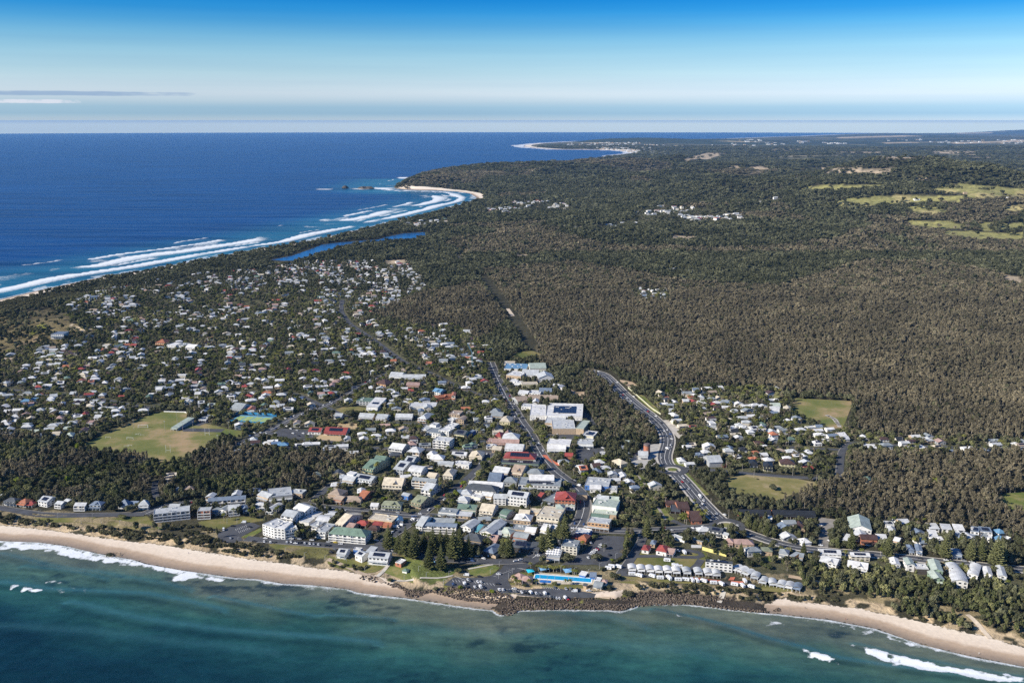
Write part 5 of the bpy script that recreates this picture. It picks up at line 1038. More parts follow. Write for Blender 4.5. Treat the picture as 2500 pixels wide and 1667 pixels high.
# the row of beach cabins, built once and copied
def copy_tree(o, parent=None):
    c_ = o.copy(); COL.objects.link(c_); c_.parent = parent
    for ch in [q for q in KIDS.get(o.name, [])]: copy_tree(ch, c_)
    return c_
KIDS = {}
def kids(root):
    KIDS.clear()
    for o_ in COL.objects:
        if o_.parent is not None: KIDS.setdefault(o_.parent.name, []).append(o_)
def cabin(roof):
    r_ = building(0, 900, 6.6, 8.5, 0, 3.4, 'arcy', roof, 'dark', 1, 'vk', 'x', 'cabin', 'cabin', 'beach cabins in the caravan park', z=0, rise=1.2); return r_
protos = [cabin('white'), cabin('pale'), cabin('bluegrey')]; kids(protos[0])
rowpos = [(1544, 1397), (1566, 1399), (1588, 1400), (1609, 1402), (1631, 1402), (1652, 1404), (1678, 1405), (1706, 1406), (1730, 1408), (1750, 1410)]
slant = [(1803, 1398), (1816, 1402), (1832, 1409), (1848, 1417), (1868, 1424), (1889, 1427), (1913, 1431), (1932, 1434), (1952, 1437)]
tints = [0, 0, 0, 0, 0, 0, 1, 1, 0, 1]; used = set()

def place(p_, proto, rz, lab):
    xy = P(p_[0], p_[1], Z0); o_ = proto if proto.name not in used else copy_tree(proto); used.add(proto.name)
    o_.location = (xy[0], xy[1] + 5, T1(xy[0], xy[1])); o_.rotation_euler = (0, 0, rz); o_['label'] = lab; burn(np.array([(xy[0] - 6, xy[1] - 8), (xy[0] + 6, xy[1] - 8), (xy[0] + 6, xy[1] + 13), (xy[0] - 6, xy[1] + 13)])); return o_
for i, p_ in enumerate(rowpos): place(p_, protos[tints[i]], -.04, f'{ORDC[i]} arch-roofed cabin from the left in the straight beachfront row')
for i, p_ in enumerate(slant): place(p_, protos[[0, 0, 1, 1, 1, 1, 1, 0, 2][i]], -.9 if i < 3 else -.45 if i < 5 else -.12 if i < 6 else -.5, f'{ORDC[i]} cabin from the left in the stepped group beside the red paving')
# smaller houses read off the photograph (crop, x, y, roof)
HS = '''I 1070,560 pale;I 1130,585 white;I 1250,600 white;I 1210,660 white;I 1020,670 cream;I 1055,720 white;I 380,265 white;I 480,262 red;I 580,270 white;I 790,270 white;I 1060,290 white;I 1150,310 white;I 1270,305 white;I 1370,320 white;I 400,850 white;I 680,845 white;I 640,900 white;I 950,850 bluegrey;I 930,900 pale;I 1120,865 black;I 1280,910 orange;I 1370,935 white;I 1590,885 tan;I 1730,890 pale;I 1815,945 white;I 1890,955 white;I 1955,900 white;I 2070,625 white;I 2090,680 white;I 2220,625 white;I 2250,690 bluegrey;I 2190,745 white;I 2060,780 white;I 1250,985 orange;I 350,560 cream;I 470,580 red;I 240,260 white;I 100,285 white;I 850,705 bluegrey;I 550,930 bluegrey;I 330,1000 white;I 440,1045 white;I 1500,240 white;I 1390,830 white
L 560,730 brown;L 745,735 black;L 900,755 brown;L 590,830 grey;L 1050,840 white;L 1240,835 cream;L 1440,890 bluegrey;L 1620,870 white;L 1720,880 white;L 1870,890 bluegrey;L 1950,755 grey;L 1990,800 pale;L 2240,800 white;L 2310,810 tan;L 2330,880 white;L 1280,765 pink;L 820,800 white
K 340,425 skyblue;K 450,390 skyblue;K 1140,340 red;K 1550,350 red;K 500,225 red;K 1170,175 orange;K 1040,150 orange;K 330,580 pink;K 440,790 ltgreen;K 860,755 ltgreen;K 350,750 white;K 80,845 cream;K 820,570 white;K 1560,500 white;K 1480,550 white;K 960,590 white;K 1260,610 white;K 1000,620 white;K 640,510 white;K 690,560 white;K 240,540 white;K 100,540 white;K 200,600 white;K 520,540 pale;K 790,440 white;K 640,420 white;K 940,310 pale;K 1190,290 pale;K 1310,330 pale;K 2040,270 white;K 1960,320 white;K 1340,170 white;K 780,180 white;K 300,140 pale;K 410,130 white;K 580,70 pale;K 900,860 ltgreen
J 740,205 green;J 1040,220 red;J 480,445 pale;J 610,460 ltgreen;J 320,425 pale;J 280,370 white;J 1110,490 pink;J 1330,255 white;J 1200,130 white;J 1290,165 white;J 920,205 white;J 1460,215 white;J 1500,465 pale;J 1590,525 white;J 1740,375 white;J 1640,410 white;J 1170,950 brown;J 1310,950 white;J 1390,940 white;J 1430,965 blue;J 1520,985 skyblue;J 1640,1005 black;J 1730,975 white;J 1840,975 white;J 1940,970 white;J 2100,1015 pale;J 2280,995 pale;J 1700,700 tan;J 1860,695 cream;J 1050,110 pale;J 840,160 white;J 1300,340 white;J 1500,345 white;J 440,330 white;J 860,360 white;J 700,310 white;J 900,420 white;J 2220,150 pink;J 2300,120 pale;J 2150,205 pink;J 2030,170 white;J 1930,140 white;J 2080,270 pale;J 1840,240 white;J 2230,590 pale;J 560,1035 pale;J 950,1045 pale;J 1150,900 pale
G 100,165 pink;G 250,110 pale;G 340,240 dkgrey;G 560,240 white;G 680,245 pale;G 860,310 white;G 880,345 white;G 960,250 white;G 1060,290 red;G 1760,235 white;G 1760,500 orange;G 2000,150 red;G 1850,135 white;G 1460,185 bluegrey;G 940,175 black;G 800,270 pale;G 1270,500 pale;G 1190,550 bluegrey;G 730,720 pink;G 550,770 grey;G 620,870 white;G 460,890 white;G 700,880 pale;G 250,880 pale;G 190,1000 white;G 1240,960 grey;G 1100,900 brown;G 1080,950 pink;G 1850,970 green;G 2090,980 white;G 1780,980 green;G 40,1010 pale;G 860,1110 dkgrey;G 330,1060 pale;G 1820,560 grey;G 1900,640 grey;G 2050,640 white;G 1700,1190 white;G 1480,1200 pale
B 190,240 grey;B 330,215 tan;B 100,60 cream;B 60,110 cream;B 1950,40 ltgreen;B 2300,90 pale;B 2200,170 white;B 150,460 pale;B 1160,240 bluegrey
E 1640,440 bluegrey;E 1690,560 white;E 1900,620 white;E 1700,410 grey;E 1240,760 grey;E 620,480 white
F 1250,510 bluegrey;F 1290,620 bluegrey;F 1000,380 white;F 1060,400 white;F 2300,500 skyblue;F 2330,600 skyblue;F 1830,570 bluegrey;F 1900,590 white;F 1200,520 white;F 1480,620 white
C 2000,600 grey;C 2290,740 ltgreen;C 900,610 skyblue;C 1730,250 bluegrey;C 990,60 white'''
G1 = P(1211, 918) - P(1345, 1143); GAXIS = math.atan2(G1[1], G1[0]) - math.pi / 2
WALLR = ['white', 'cream', 'white', 'tan', 'grey', 'white']
for ln in HS.splitlines():
    k, rest = ln.split(' ', 1)
    for it in rest.split(';'):
        it = it.strip(); 
        if it[0] == k: it = it[2:]
        xy_, rf = it.split(' '); x_, y_ = map(float, xy_.split(',')); p_ = P(*cv(k, x_, y_), Z0 + 3.5)
        w_ = random.uniform(9.5, 14); d_ = random.uniform(7.5, 10); rz = GAXIS + random.choice((0, 0, math.pi / 2)) + random.uniform(-.1, .1)
        if math.sin(rz) > .9 or math.sin(rz) < -.9: rz -= math.pi / 2; w_, d_ = d_, w_
        building(p_[0], p_[1], w_, d_, rz, random.choice((3.2, 3.6, 5.6)), random.choice(('hip', 'gable', 'gable', 'hip', 'gabley')), rf, random.choice(WALLR), 1, random.choice(('', 's', 'l', 'g', 'f')), group='houses among the garden trees')
# the rest of the town on the same street grid: nearest ones individually, then one mass
cand = []
ca, sa = math.cos(GAXIS), math.sin(GAXIS)
for i in range(-140, 260):
    for j in range(-20, 300):
        if i % 6 == 0 or j % 3 == 0 and False: continue
        gx, gy = i * 18 + random.uniform(-4, 4), j * 21 + random.uniform(-5, 5) + 700
        gx += 26 * math.sin(gy / 170) + 8 * math.sin(gy / 61 + i * .7); gy += 22 * math.sin(gx / 120) + 8 * math.sin(gx / 47 + j)
        x_, y_ = gx * ca - gy * sa, gx * sa + gy * ca
        if y_ < 900 or y_ > 6200 or abs(x_) > y_ * .58: continue
        cand.append((x_, y_))
cand = np.array(cand); cd = landd(cand[:, 0], cand[:, 1]); cz = T(cand[:, 0], cand[:, 1], cd); cu, cvv = PIX(cand[:, 0], cand[:, 1], cz)
ok = np.zeros(len(cand), bool)
for p_ in URB: ok |= inside(p_, cu, cvv)
ok |= (cand[:, 1] > 4200) & inside(poly('b 380,440 1250,420 1250,600 350,620'), cu, cvv) & (rng.random(len(cand)) < .05)
ok &= (cd > 60) & (occ(cand[:, 0], cand[:, 1]) == 0) & ~inside(CLEAR['dunehill'], cu, cvv)
for ddx, ddy in ((7, 0), (-7, 0), (0, 7), (0, -7)): ok &= occ(cand[:, 0] + ddx, cand[:, 1] + ddy) == 0
ok &= rng.random(len(cand)) < np.where(cand[:, 1] > 3600, .45 * (fbm(cand[:, 0], cand[:, 1], 140, 17, 2) > .5), np.where(cvv > 1150, .5, .82)) * np.where(fbm(cand[:, 0], cand[:, 1], 120, 7, 3) > .45, 1, .30)
cand = cand[ok]; cz = cz[ok]; order = np.argsort(cand[:, 1]); NIND = max(0, 330 - sum(1 for o_ in COL.objects if o_.get('category') == 'house'))
RK = ['white'] * 9 + ['pale'] * 6 + ['grey'] * 3 + ['dkgrey', 'black', 'bluegrey', 'tan', 'cream', 'cream', 'red', 'pink', 'orange', 'green', 'brown']
NIND = min(NIND, 70)
for i in order[:NIND]:
    rz = GAXIS + random.choice((0, 0, math.pi / 2)) + random.uniform(-.06, .06); w_, d_ = random.uniform(9.5, 14), random.uniform(7.5, 10)
    if abs(math.sin(rz)) > .8: rz -= math.pi / 2; w_, d_ = d_, w_
    building(cand[i][0], cand[i][1], w_, d_, rz, random.choice((3.2, 3.6, 5.4)), random.choice(('hip', 'gable', 'gabley')), random.choice(RK), random.choice(WALLR), 1, random.choice(('', 's', 'l', 'f')), group='houses among the garden trees')
RKEYS = sorted(set(RK)) + ['wallw', 'wallc', 'glass']; FM = [roofmat(k) for k in RKEYS[:-3]] + [wallmat('white'), wallmat('cream'), M_GLASS]
mb = MB()
for i in order[NIND:]:
    x_, y_ = cand[i]; z_ = cz[i]; far_ = y_ > 3600; s_ = 1 if not far_ else 1.3
    w_, d_ = random.uniform(9.5, 15.5) * s_, random.uniform(7, 10.5) * s_; h_ = random.choice((3.2, 3.6, 5.6)) + (3.5 if far_ else 0); kd = random.choice(('hip', 'gable', 'gabley', 'hip', 'flat')); rise = 2.2 if kd != 'flat' else .5
    rz = GAXIS + random.choice((0, 0, math.pi / 2)) + random.uniform(-.3, .3); c_, s2 = math.cos(rz), math.sin(rz)
    hot = (.75 if inside(poly('t 1450,340 1900,340 1900,430 1450,430'), *[np.array([q]) for q in PIX(x_, y_, z_)])[0] else 0)
    rk = random.choice(['pink', 'red', 'pink', 'orange']) if random.random() < hot else random.choice(RK)
    for part_, m_ in ((roof_mesh(kd, w_, d_, rise, .5), RKEYS.index(rk)), (None, len(RKEYS) - 3 + random.choice((0, 0, 1)))):
        q = MB() if part_ is None else part_
        if part_ is None: q.box(-w_ / 2, -d_ / 2, -2, w_ / 2, d_ / 2, h_, bottom=False)
        mb.add([(x_ + a * c_ - b_ * s2, y_ + a * s2 + b_ * c_, z_ + zz + (h_ if part_ is not None else 0)) for a, b_, zz in q.v], q.f, m_)
    q = MB()
    for k_ in (-.3, .25): q.box(k_ * w_ - 1.1, -d_ / 2 - .06, 1, k_ * w_ + 1.1, -d_ / 2 + .02, 2.3)
    mb.add([(x_ + a * c_ - b_ * s2, y_ + a * s2 + b_ * c_, z_ + zz) for a, b_, zz in q.v], q.f, len(RKEYS) - 1)
    cr = np.array([(x_ + a * c_ - b_ * s2, y_ + a * s2 + b_ * c_) for a, b_ in ((-w_ / 2, -d_ / 2 - 1), (w_ / 2, -d_ / 2 - 1), (w_ / 2, d_ / 2), (-w_ / 2, d_ / 2))]); burn(cr)
tag(obj('distant_houses', mb.me('distant_houses', FM)), 'mass of distant pale-roofed houses scattered through the trees', 'houses', kind='stuff')
# very far: pale specks of the town on the far headland and farm sheds
mb = MB(); 
for (pp, n_, sz) in ((poly('b 370,205 450,203 530,212 640,232 700,236 560,238 500,222 400,217'), 260, 1.0), (poly('b 240,188 560,182 700,200 640,225 400,212 250,205'), 130, 1), (poly('b 1070,172 1140,172 1140,180 1070,180'), 10, 2.2), (poly('b 1320,180 1360,180 1360,190 1320,190'), 9, 2.4), (poly('b 1430,186 1530,188 1530,193 1430,193'), 12, 1.6), (poly('b 1900,180 2352,172 2352,190 1950,192'), 40, 1.5), (poly('b 600,225 700,228 740,245 640,240'), 30, 1), (poly('b 900,200 1100,170 1300,190 1000,220'), 26, 1.2), (poly('b 500,325 760,335 740,348 520,338'), 20, .55), (poly('b 1160,340 1240,345 1230,350 1160,350'), 4, .5), (poly('b 1540,545 1600,545 1600,560 1540,560'), 1, .6), (poly('b 2050,365 2090,365 2090,378 2050,378'), 1, .8), (poly('b 1830,415 1865,415 1865,422 1830,422'), 1, .8), (poly('b 2280,445 2352,445 2352,458 2280,458'), 3, .8), (poly('b 1650,640 1900,660 1900,690 1650,680'), 7, .5), (poly('b 1700,170 1900,168 1900,176 1700,178'), 8, 1.6)):
    lo_, hi_ = pp.min(0), pp.max(0); c2 = 0
    for _ in range(n_ * 8):
        u, v = random.uniform(lo_[0], hi_[0]), random.uniform(lo_[1], hi_[1])
        if not inside(pp, np.array([u]), np.array([v]))[0]: continue
        x_, y_ = PT(u, v); z_ = T1(x_, y_); w_ = random.uniform(14, 30) * sz * (1 if y_ < 12000 else 1.3); h_ = random.uniform(7, 13) * (.6 if y_ < 12000 else 1.2)
        k_ = random.choice((0, 0, 0, 1, 2)); mb.box(x_ - w_ / 2, y_ - w_ / 3, z_ - 3, x_ + w_ / 2, y_ + w_ / 3, z_ + h_, k_); c2 += 1
        if c2 >= n_: break
tag(obj('far_town', mb.me('far_town', [wallmat('white'), roofmat('pale'), wallmat('tan')])), 'pale specks of towns and farm sheds on the far headland and plain', 'buildings', kind='stuff')
# ---------------------------------------------------------------- plants
def leaf_quads(centers, normals, sizes, rnd, tilt=.7, asp=.75):
    n = len(centers); r = rnd.normal(size=(n, 3)); nn_ = normals + r * tilt; nn_ /= np.linalg.norm(nn_, axis=1)[:, None]
    a = np.cross(nn_, rnd.normal(size=(n, 3))); a /= np.linalg.norm(a, axis=1)[:, None] + 1e-9; b_ = np.cross(nn_, a)
    s = sizes[:, None] * .5; v = np.stack([centers - a * s - b_ * s * asp, centers + a * s * .8 - b_ * s * asp, centers + a * s + b_ * s * asp, centers - a * s * .7 + b_ * s * asp], 1).reshape(-1, 3)
    return v, [(4 * i, 4 * i + 1, 4 * i + 2, 4 * i + 3) for i in range(n)]
def ico(cx, cy, cz, rx, ry, rz_, rnd, jit=.12, n=6, m=4):
    v = [(cx, cy, cz - rz_)]; f = []
    for j in range(1, m):
        ph = -math.pi / 2 + math.pi * j / m
        for i in range(n):
            t_ = 2 * math.pi * (i + .5 * (j % 2)) / n; k = 1 + rnd.uniform(-jit, jit); v.append((cx + rx * k * math.cos(ph) * math.cos(t_), cy + ry * k * math.cos(ph) * math.sin(t_), cz + rz_ * k * math.sin(ph)))
    v.append((cx, cy, cz + rz_)); L_ = len(v) - 1
    for i in range(n): f.append((0, 1 + (i + 1) % n, 1 + i)); f.append((L_, L_ - n + i, L_ - n + (i + 1) % n))
    for j in range(m - 2):
        for i in range(n): a = 1 + j * n + i; b_ = 1 + j * n + (i + 1) % n; f.append((a, b_, b_ + n, a + n))
    return v, f
def crown(seed, lobes, per, size, shape='round', core=.78):
    """unit crown, radius about 1, from z=0.25 to z=1.9 (the trunk reaches down to 0)"""
    r = np.random.default_rng(seed); C_, N_, S_ = [], [], []; mb = MB()
    for k in range(lobes):
        if shape == 'round': ang = r.uniform(0, 6.28); rad = r.uniform(.15, .62) if k else 0; c_ = np.array([rad * math.cos(ang), rad * math.sin(ang), r.uniform(.75, 1.35) if k else 1.15]); R_ = np.array([r.uniform(.38, .58)] * 2 + [r.uniform(.32, .5)])
        elif shape == 'tall': ang = r.uniform(0, 6.28); rad = r.uniform(.05, .5); c_ = np.array([rad * math.cos(ang), rad * math.sin(ang), r.uniform(1.0, 2.5)]); R_ = np.array([r.uniform(.28, .45)] * 2 + [r.uniform(.30, .55)])
        else: ang = r.uniform(0, 6.28); rad = r.uniform(.1, .6); c_ = np.array([rad * math.cos(ang), rad * math.sin(ang), r.uniform(.3, .6)]); R_ = np.array([r.uniform(.4, .6)] * 2 + [r.uniform(.3, .45)])
        d = r.normal(size=(per, 3)); d /= np.linalg.norm(d, axis=1)[:, None]; d[:, 2] = np.abs(d[:, 2]) * 1.0 - .25 * (r.random(per) < .3); d /= np.linalg.norm(d, axis=1)[:, None]
        C_.append(c_ + d * R_ * r.uniform(.8, 1.12, (per, 1))); N_.append(d); S_.append(r.uniform(.6, 1.4, per) * size)
        v, f = ico(*c_, *(R_ * core), r, .15); mb.add(v, f)
    v, f = leaf_quads(np.concatenate(C_), np.concatenate(N_), np.concatenate(S_), r); mb.add([tuple(p) for p in v], f)
    return mb
def trunk_mb(h, r0, branches, seed, m=0):
    r = random.Random(seed); mb = MB(); mb.tube((0, 0, -.15), (0, 0, h * .55), r0, r0 * .75, 6, m); mb.tube((0, 0, h * .55), (r.uniform(-.1, .1), r.uniform(-.1, .1), h), r0 * .75, r0 * .4, 5, m)
    for i in range(branches): a = r.uniform(0, 6.28); mb.tube((0, 0, h * r.uniform(.4, .7)), (math.cos(a) * .4, math.sin(a) * .4, h * r.uniform(.95, 1.25)), r0 * .5, r0 * .2, 4, m)
    return mb
def pine_crown(seed):
    r = np.random.default_rng(seed); mb = MB(); n = 17
    for i in range(n):
        z = .13 + .83 * i / n; R_ = .215 * (1 - ((i) / n) ** 1.35) * (.88 + .24 * r.random()) + .012; k = 9 if i < 10 else 6
        for j in range(k):
            a = 2 * math.pi * (j + .5 * (i % 2) + r.uniform(-.2, .2)) / k; L_ = R_ * r.uniform(.75, 1.1); c_, s_ = math.cos(a), math.sin(a); dz = -L_ * .10; w = L_ * .26
            for t0, t1, zz0, zz1 in ((.06, .55, 0, dz), (.55, 1.0, dz, dz + L_ * .16)):
                x0, x1 = L_ * t0, L_ * t1; w0, w1 = w * (1.0 if t0 > .1 else .5), w * (.95 if t1 < 1 else .2)
                mb.add([(c_ * x0 + s_ * w0, s_ * x0 - c_ * w0, z + zz0 - .006), (c_ * x1 + s_ * w1, s_ * x1 - c_ * w1, z + zz1 - .008), (c_ * x1, s_ * x1, z + zz1 + .010), (c_ * x0, s_ * x0, z + zz0 + .012), (c_ * x1 - s_ * w1, s_ * x1 + c_ * w1, z + zz1 - .008), (c_ * x0 - s_ * w0, s_ * x0 + c_ * w0, z + zz0 - .006)], [(0, 1, 2, 3), (3, 2, 4, 5)])
            for q in range(3):
                x = L_ * r.uniform(.35, .95); s2 = L_ * .16; c0 = np.array([[c_ * x, s_ * x, z + dz * .5 + .012]]); v, f = leaf_quads(c0, np.array([[c_ * .5, s_ * .5, .8]]), np.array([s2 * 1.6]), r, .5); mb.add([tuple(p) for p in v], f)
    mb.tube((0, 0, .9), (0, 0, 1.0), .012, .002, 4); return mb
def palm_crown(seed):
    r = random.Random(seed); mb = MB()
    for k in range(15):
        a = 2 * math.pi * k / 15 + r.uniform(-.15, .15); e = r.uniform(.15, 1.0); L_ = r.uniform(.85, 1.1); c_, s_ = math.cos(a), math.sin(a); p0 = (0, 1.9)
        pr = [(0, 1.9)]; 
        for q in range(1, 4): t_ = q / 3; pr.append((L_ * t_, 1.9 + L_ * (e * t_ - (.55 + e * .55) * t_ * t_)))
        for (x0, z0), (x1, z1), w0, w1 in zip(pr[:-1], pr[1:], (.05, .17, .14), (.17, .14, .02)):
            mb.add([(c_ * x0 + s_ * w0, s_ * x0 - c_ * w0, z0 - .05), (c_ * x1 + s_ * w1, s_ * x1 - c_ * w1, z1 - .07), (c_ * x1, s_ * x1, z1), (c_ * x0, s_ * x0, z0), (c_ * x1 - s_ * w1, s_ * x1 + c_ * w1, z1 - .07), (c_ * x0 - s_ * w0, s_ * x0 + c_ * w0, z0 - .05)], [(0, 1, 2, 3), (3, 2, 4, 5)])
    return mb
def joined(crown_mb, trunk, fol, bark):
    mb = MB(); mb.add(crown_mb.v, crown_mb.f, 0); mb.add(trunk.v, trunk.f, 1); return mb.me('crown', [fol, bark])
def gn_stuff(name, pos, scl, rot, vi, variants, label, kind='stuff'):
    """one object: real plant meshes instanced on the points"""
    me = bpy.data.meshes.new(name); me.vertices.add(len(pos)); me.vertices.foreach_set('co', np.asarray(pos, np.float32).ravel())
    attr(me, 'sc', scl, 'FLOAT_VECTOR'); attr(me, 'ro', np.stack([np.zeros(len(rot)), np.zeros(len(rot)), rot], -1), 'FLOAT_VECTOR')
    a = me.attributes.new('vi', 'INT', 'POINT'); a.data.foreach_set('value', np.asarray(vi, np.int32)); me.update()
    o = bpy.data.objects.new(name, me); COL.objects.link(o); tag(o, label, kind=kind)
    g = bpy.data.node_groups.new(name, 'GeometryNodeTree'); g.interface.new_socket('Geometry', in_out='INPUT', socket_type='NodeSocketGeometry'); g.interface.new_socket('Geometry', in_out='OUTPUT', socket_type='NodeSocketGeometry')
    gi = g.nodes.new('NodeGroupInput'); go = g.nodes.new('NodeGroupOutput'); jn = g.nodes.new('GeometryNodeJoinGeometry')
    def na(nm, ty): n_ = g.nodes.new('GeometryNodeInputNamedAttribute'); n_.data_type = ty; n_.inputs[0].default_value = nm; return n_.outputs[0]
    s_, r_, v_ = na('sc', 'FLOAT_VECTOR'), na('ro', 'FLOAT_VECTOR'), na('vi', 'INT')
    for k, m_ in enumerate(variants):
        vo = bpy.data.objects.new(name + '_shape', m_)
        oi = g.nodes.new('GeometryNodeObjectInfo'); oi.inputs['Object'].default_value = vo; oi.inputs['As Instance'].default_value = True
        cp = g.nodes.new('FunctionNodeCompare'); cp.data_type = 'INT'; cp.operation = 'EQUAL'; g.links.new(v_, cp.inputs[2]); cp.inputs[3].default_value = k
        ip = g.nodes.new('GeometryNodeInstanceOnPoints'); g.links.new(gi.outputs[0], ip.inputs['Points']); g.links.new(cp.outputs[0], ip.inputs['Selection']); g.links.new(oi.outputs['Geometry'], ip.inputs['Instance']); g.links.new(s_, ip.inputs['Scale']); g.links.new(r_, ip.inputs['Rotation']); g.links.new(ip.outputs[0], jn.inputs[0])
    g.links.new(jn.outputs[0], go.inputs[0]); md = o.modifiers.new('plants', 'NODES'); md.node_group = g; return o
TR = trunk_mb(1.0, .045, 3, 1)
V_TOWN = [joined(crown(s, 6, 34, .24), TR, FO_TOWN, M_TRUNK) for s in (1, 2, 3)]
V_DARK = [joined(crown(s, 6, 34, .25), TR, FO_DARK, M_TRUNK) for s in (4, 5, 6)]
TRT = trunk_mb(1.9, .05, 5, 3)
V_MEL = [joined(crown(s, 6, 26, .22, 'tall', .62), TRT, FO_MEL, M_PALE) for s in (7, 8, 9)]
V_SCRUB = [joined(crown(s, 5, 26, .26, 'low'), trunk_mb(.4, .04, 1, 4), FO_SCRUB, M_TRUNK) for s in (10, 11)]
V_FARD = [joined(crown(s, 4, 14, .42), MB(), FO_DARK, M_TRUNK) for s in (12, 13)]
V_FARM = [joined(crown(s, 4, 14, .38, 'round', .7), MB(), FO_MEL, M_TRUNK) for s in (14, 15)]
pt = MB(); pt.tube((0, 0, -.1), (0, 0, 1.9), .05, .035, 6)
V_PALM = [joined(palm_crown(s), pt, FO_PALM, M_PALE) for s in (1, 2)]
MELP = poly('S 1500,905 1420,890 1330,905 1300,860 1240,770 1190,690 1175,660 1400,640 1700,690 1900,700 2100,640 2300,640 2500,680 2700,700 2700,1080 2500,1078 2100,1062 2085,1040 2090,975 1930,965 1780,955 1620,945')
MEL2 = poly('S 2080,1110 2500,1115 2700,1120 2700,1330 2500,1320 2300,1300 2050,1260 1960,1245 1900,1230 2000,1190 2060,1170')
MEL3 = poly('S 900,770 960,745 1050,710 1170,690 1240,780 1180,830 1000,790')
DARKP = poly('S -200,1060 0,1070 150,1076 205,1092 300,1107 405,1130 500,1115 560,1102 620,1105 700,1100 860,1108 900,1112 850,1160 790,1178 750,1190 690,1200 640,1193 560,1205 480,1205 400,1216 350,1222 200,1224 0,1216 -200,1210')
CENTW = poly('H 990,190 1300,30 1420,70 1560,200 1680,330 1900,490 2080,640 2160,760 2130,930 1900,960 1500,930 1400,860 1380,790 1290,650 1180,500 1120,410 1210,350 1060,290')
SCL = poly('A 0,590 200,570 420,610 700,650 1000,690 1300,710 1700,760 2100,810 2352,830 B 300,800 620,850 820,880 1010,900 1200,960 1500,1040 1750,1080 1700,1120 1300,1110 1000,1080 700,1010 400,960 0,890 A 2200,920 1900,880 1500,850 1200,800 900,740 500,700 0,680')
SCR = poly('F -250,880 100,930 350,975 640,1010 900,960 1000,1040 1300,1090 1450,1130 1900,1180 2050,1100 2352,1130 2352,1568 2100,1568 1800,1530 1500,1480 1100,1440 900,1400 600,1340 300,1300 0,1290 -250,1260')
SCR2 = poly('r 1480,1005 1600,985 1750,1010 1900,1060 1995,1120 1990,1155 1850,1152 1700,1095 1640,1060 1500,1025'); SCR3 = poly('r 2050,1040 2352,930 2352,1205 2280,1170 2120,1140 2090,1090'); MIDE = poly('E 900,800 1300,860 1550,900 1800,870 2050,880 2352,900 2352,1080 2150,1150 1900,1230 1800,1110 1500,1080 1350,1050 1250,1000 1100,940 1000,930')
BANK = poly('E 0,1180 300,1190 720,1200 900,1265 1350,1280 1880,1290 1850,1360 1350,1400 950,1350 880,1290 780,1330 200,1290 0,1280 D 2352,1240 1700,1250 1650,1200 1900,1180'); CAS = poly('B 0,640 200,700 450,680 700,740 850,780 760,850 500,840 200,790 0,760 A 2090,760'); RIVER = poly('S 1440,1180 1500,1175 1560,1200 1640,1165 1690,1230 1650,1290 1600,1300 1540,1290 1500,1240')
DENSEU = [poly('S 1450,1210 1560,1200 1560,1400 1470,1330'), MIDE]
CBD = poly('S 1100,1170 1450,1150 1480,1300 1420,1380 1150,1330 1000,1300 820,1300 650,1330 600,1250 850,1190')
# candidate points: spacing grows slowly with distance
pts = []
r_ = 800.0
while r_ < 17000:
    s_ = max(6.2, .0037 * r_); n_ = int(1.18 * r_ / s_); a_ = np.linspace(-.59, .59, n_) + rng.uniform(-.6, .6, n_) * (s_ / r_); rr_ = r_ + rng.uniform(-.6, .6, n_) * s_
    pts.append(np.stack([rr_ * np.sin(a_), rr_ * np.cos(a_), np.full(n_, s_)], -1)); r_ += s_
_ex = []
for q_, sp_ in ((SCL, 3.2), (BANK, 3.4), (CAS, 4.5), (SCR2, 4.2), (SCR3, 4.5), (SCR, 5.0), (poly('C 0,1130 500,1180 640,1250 400,1290 0,1240'), 3.4), (poly('D 1350,1290 1900,1260 2100,1300 1750,1330 1330,1350'), 5), (poly('E 1300,1290 1900,1290 2352,1300 2352,1420 1900,1390 1500,1400'), 4)):
    w_ = P(q_[:, 0], q_[:, 1], 4.0); lo_, hi_ = w_.min(0), w_.max(0); gx, gy = np.meshgrid(np.arange(lo_[0], hi_[0], sp_), np.arange(lo_[1], hi_[1], sp_)); gx = gx.ravel() + rng.uniform(-.5, .5, gx.size) * sp_; gy = gy.ravel() + rng.uniform(-.5, .5, gy.size) * sp_
    m_ = inside(w_, gx, gy); _ex.append(np.stack([gx[m_], gy[m_], np.full(m_.sum(), sp_)], -1))
pts = np.concatenate(pts + _ex); X, Y, S_ = pts.T; D = landd(X, Y); k_ = D > 8; X, Y, S_, D = X[k_], Y[k_], S_[k_], D[k_]
Z = T(X, Y, D); U, V = PIX(X, Y, Z); k_ = (U > -260) & (U < 2760); X, Y, S_, D, Z, U, V = (q[k_] for q in (X, Y, S_, D, Z, U, V))
O_ = occ(X, Y); big = (Y > 3600)
inU = np.zeros(len(X), bool)
for p_ in URB: inU |= inside(p_, U, V)
padm = np.zeros(len(X), bool)
for p_ in FAR['pad'] + FAR['dry']: padm |= inside(p_, U, V) | inside(p_, U, V - 6)
padm &= Y > 1500
rv = rng.random(len(X)); fx = fbm(X, Y, 40, 101, 3); fl = fbm(X, Y, 500, 102, 3)
typ = np.full(len(X), -1)      # 0 town 1 dark 2 paperbark 3 scrub
mel = inside(MELP, U, V) | inside(MEL2, U, V) | inside(MEL3, U, V) | ((Y > 3000) & (fl < .43) & (Y < 9000))
typ[:] = 1; typ[mel & (rv < .93)] = 2; typ[(Y > 1400) & (D < 260) & (Y < 6000) & (U < 1050)] = 3
typ[inside(DARKP, U, V) & (fx < .47)] = 2; typ[inside(DARKP, U, V) & (fx > .58)] = 0
typ[inside(CENTW, U, V) & (rv < .4)] = 2
typ[inU] = np.where(rv[inU] < .55, 0, np.where(rv[inU] < .85, 1, 2))
forest = np.ones(len(X), bool)
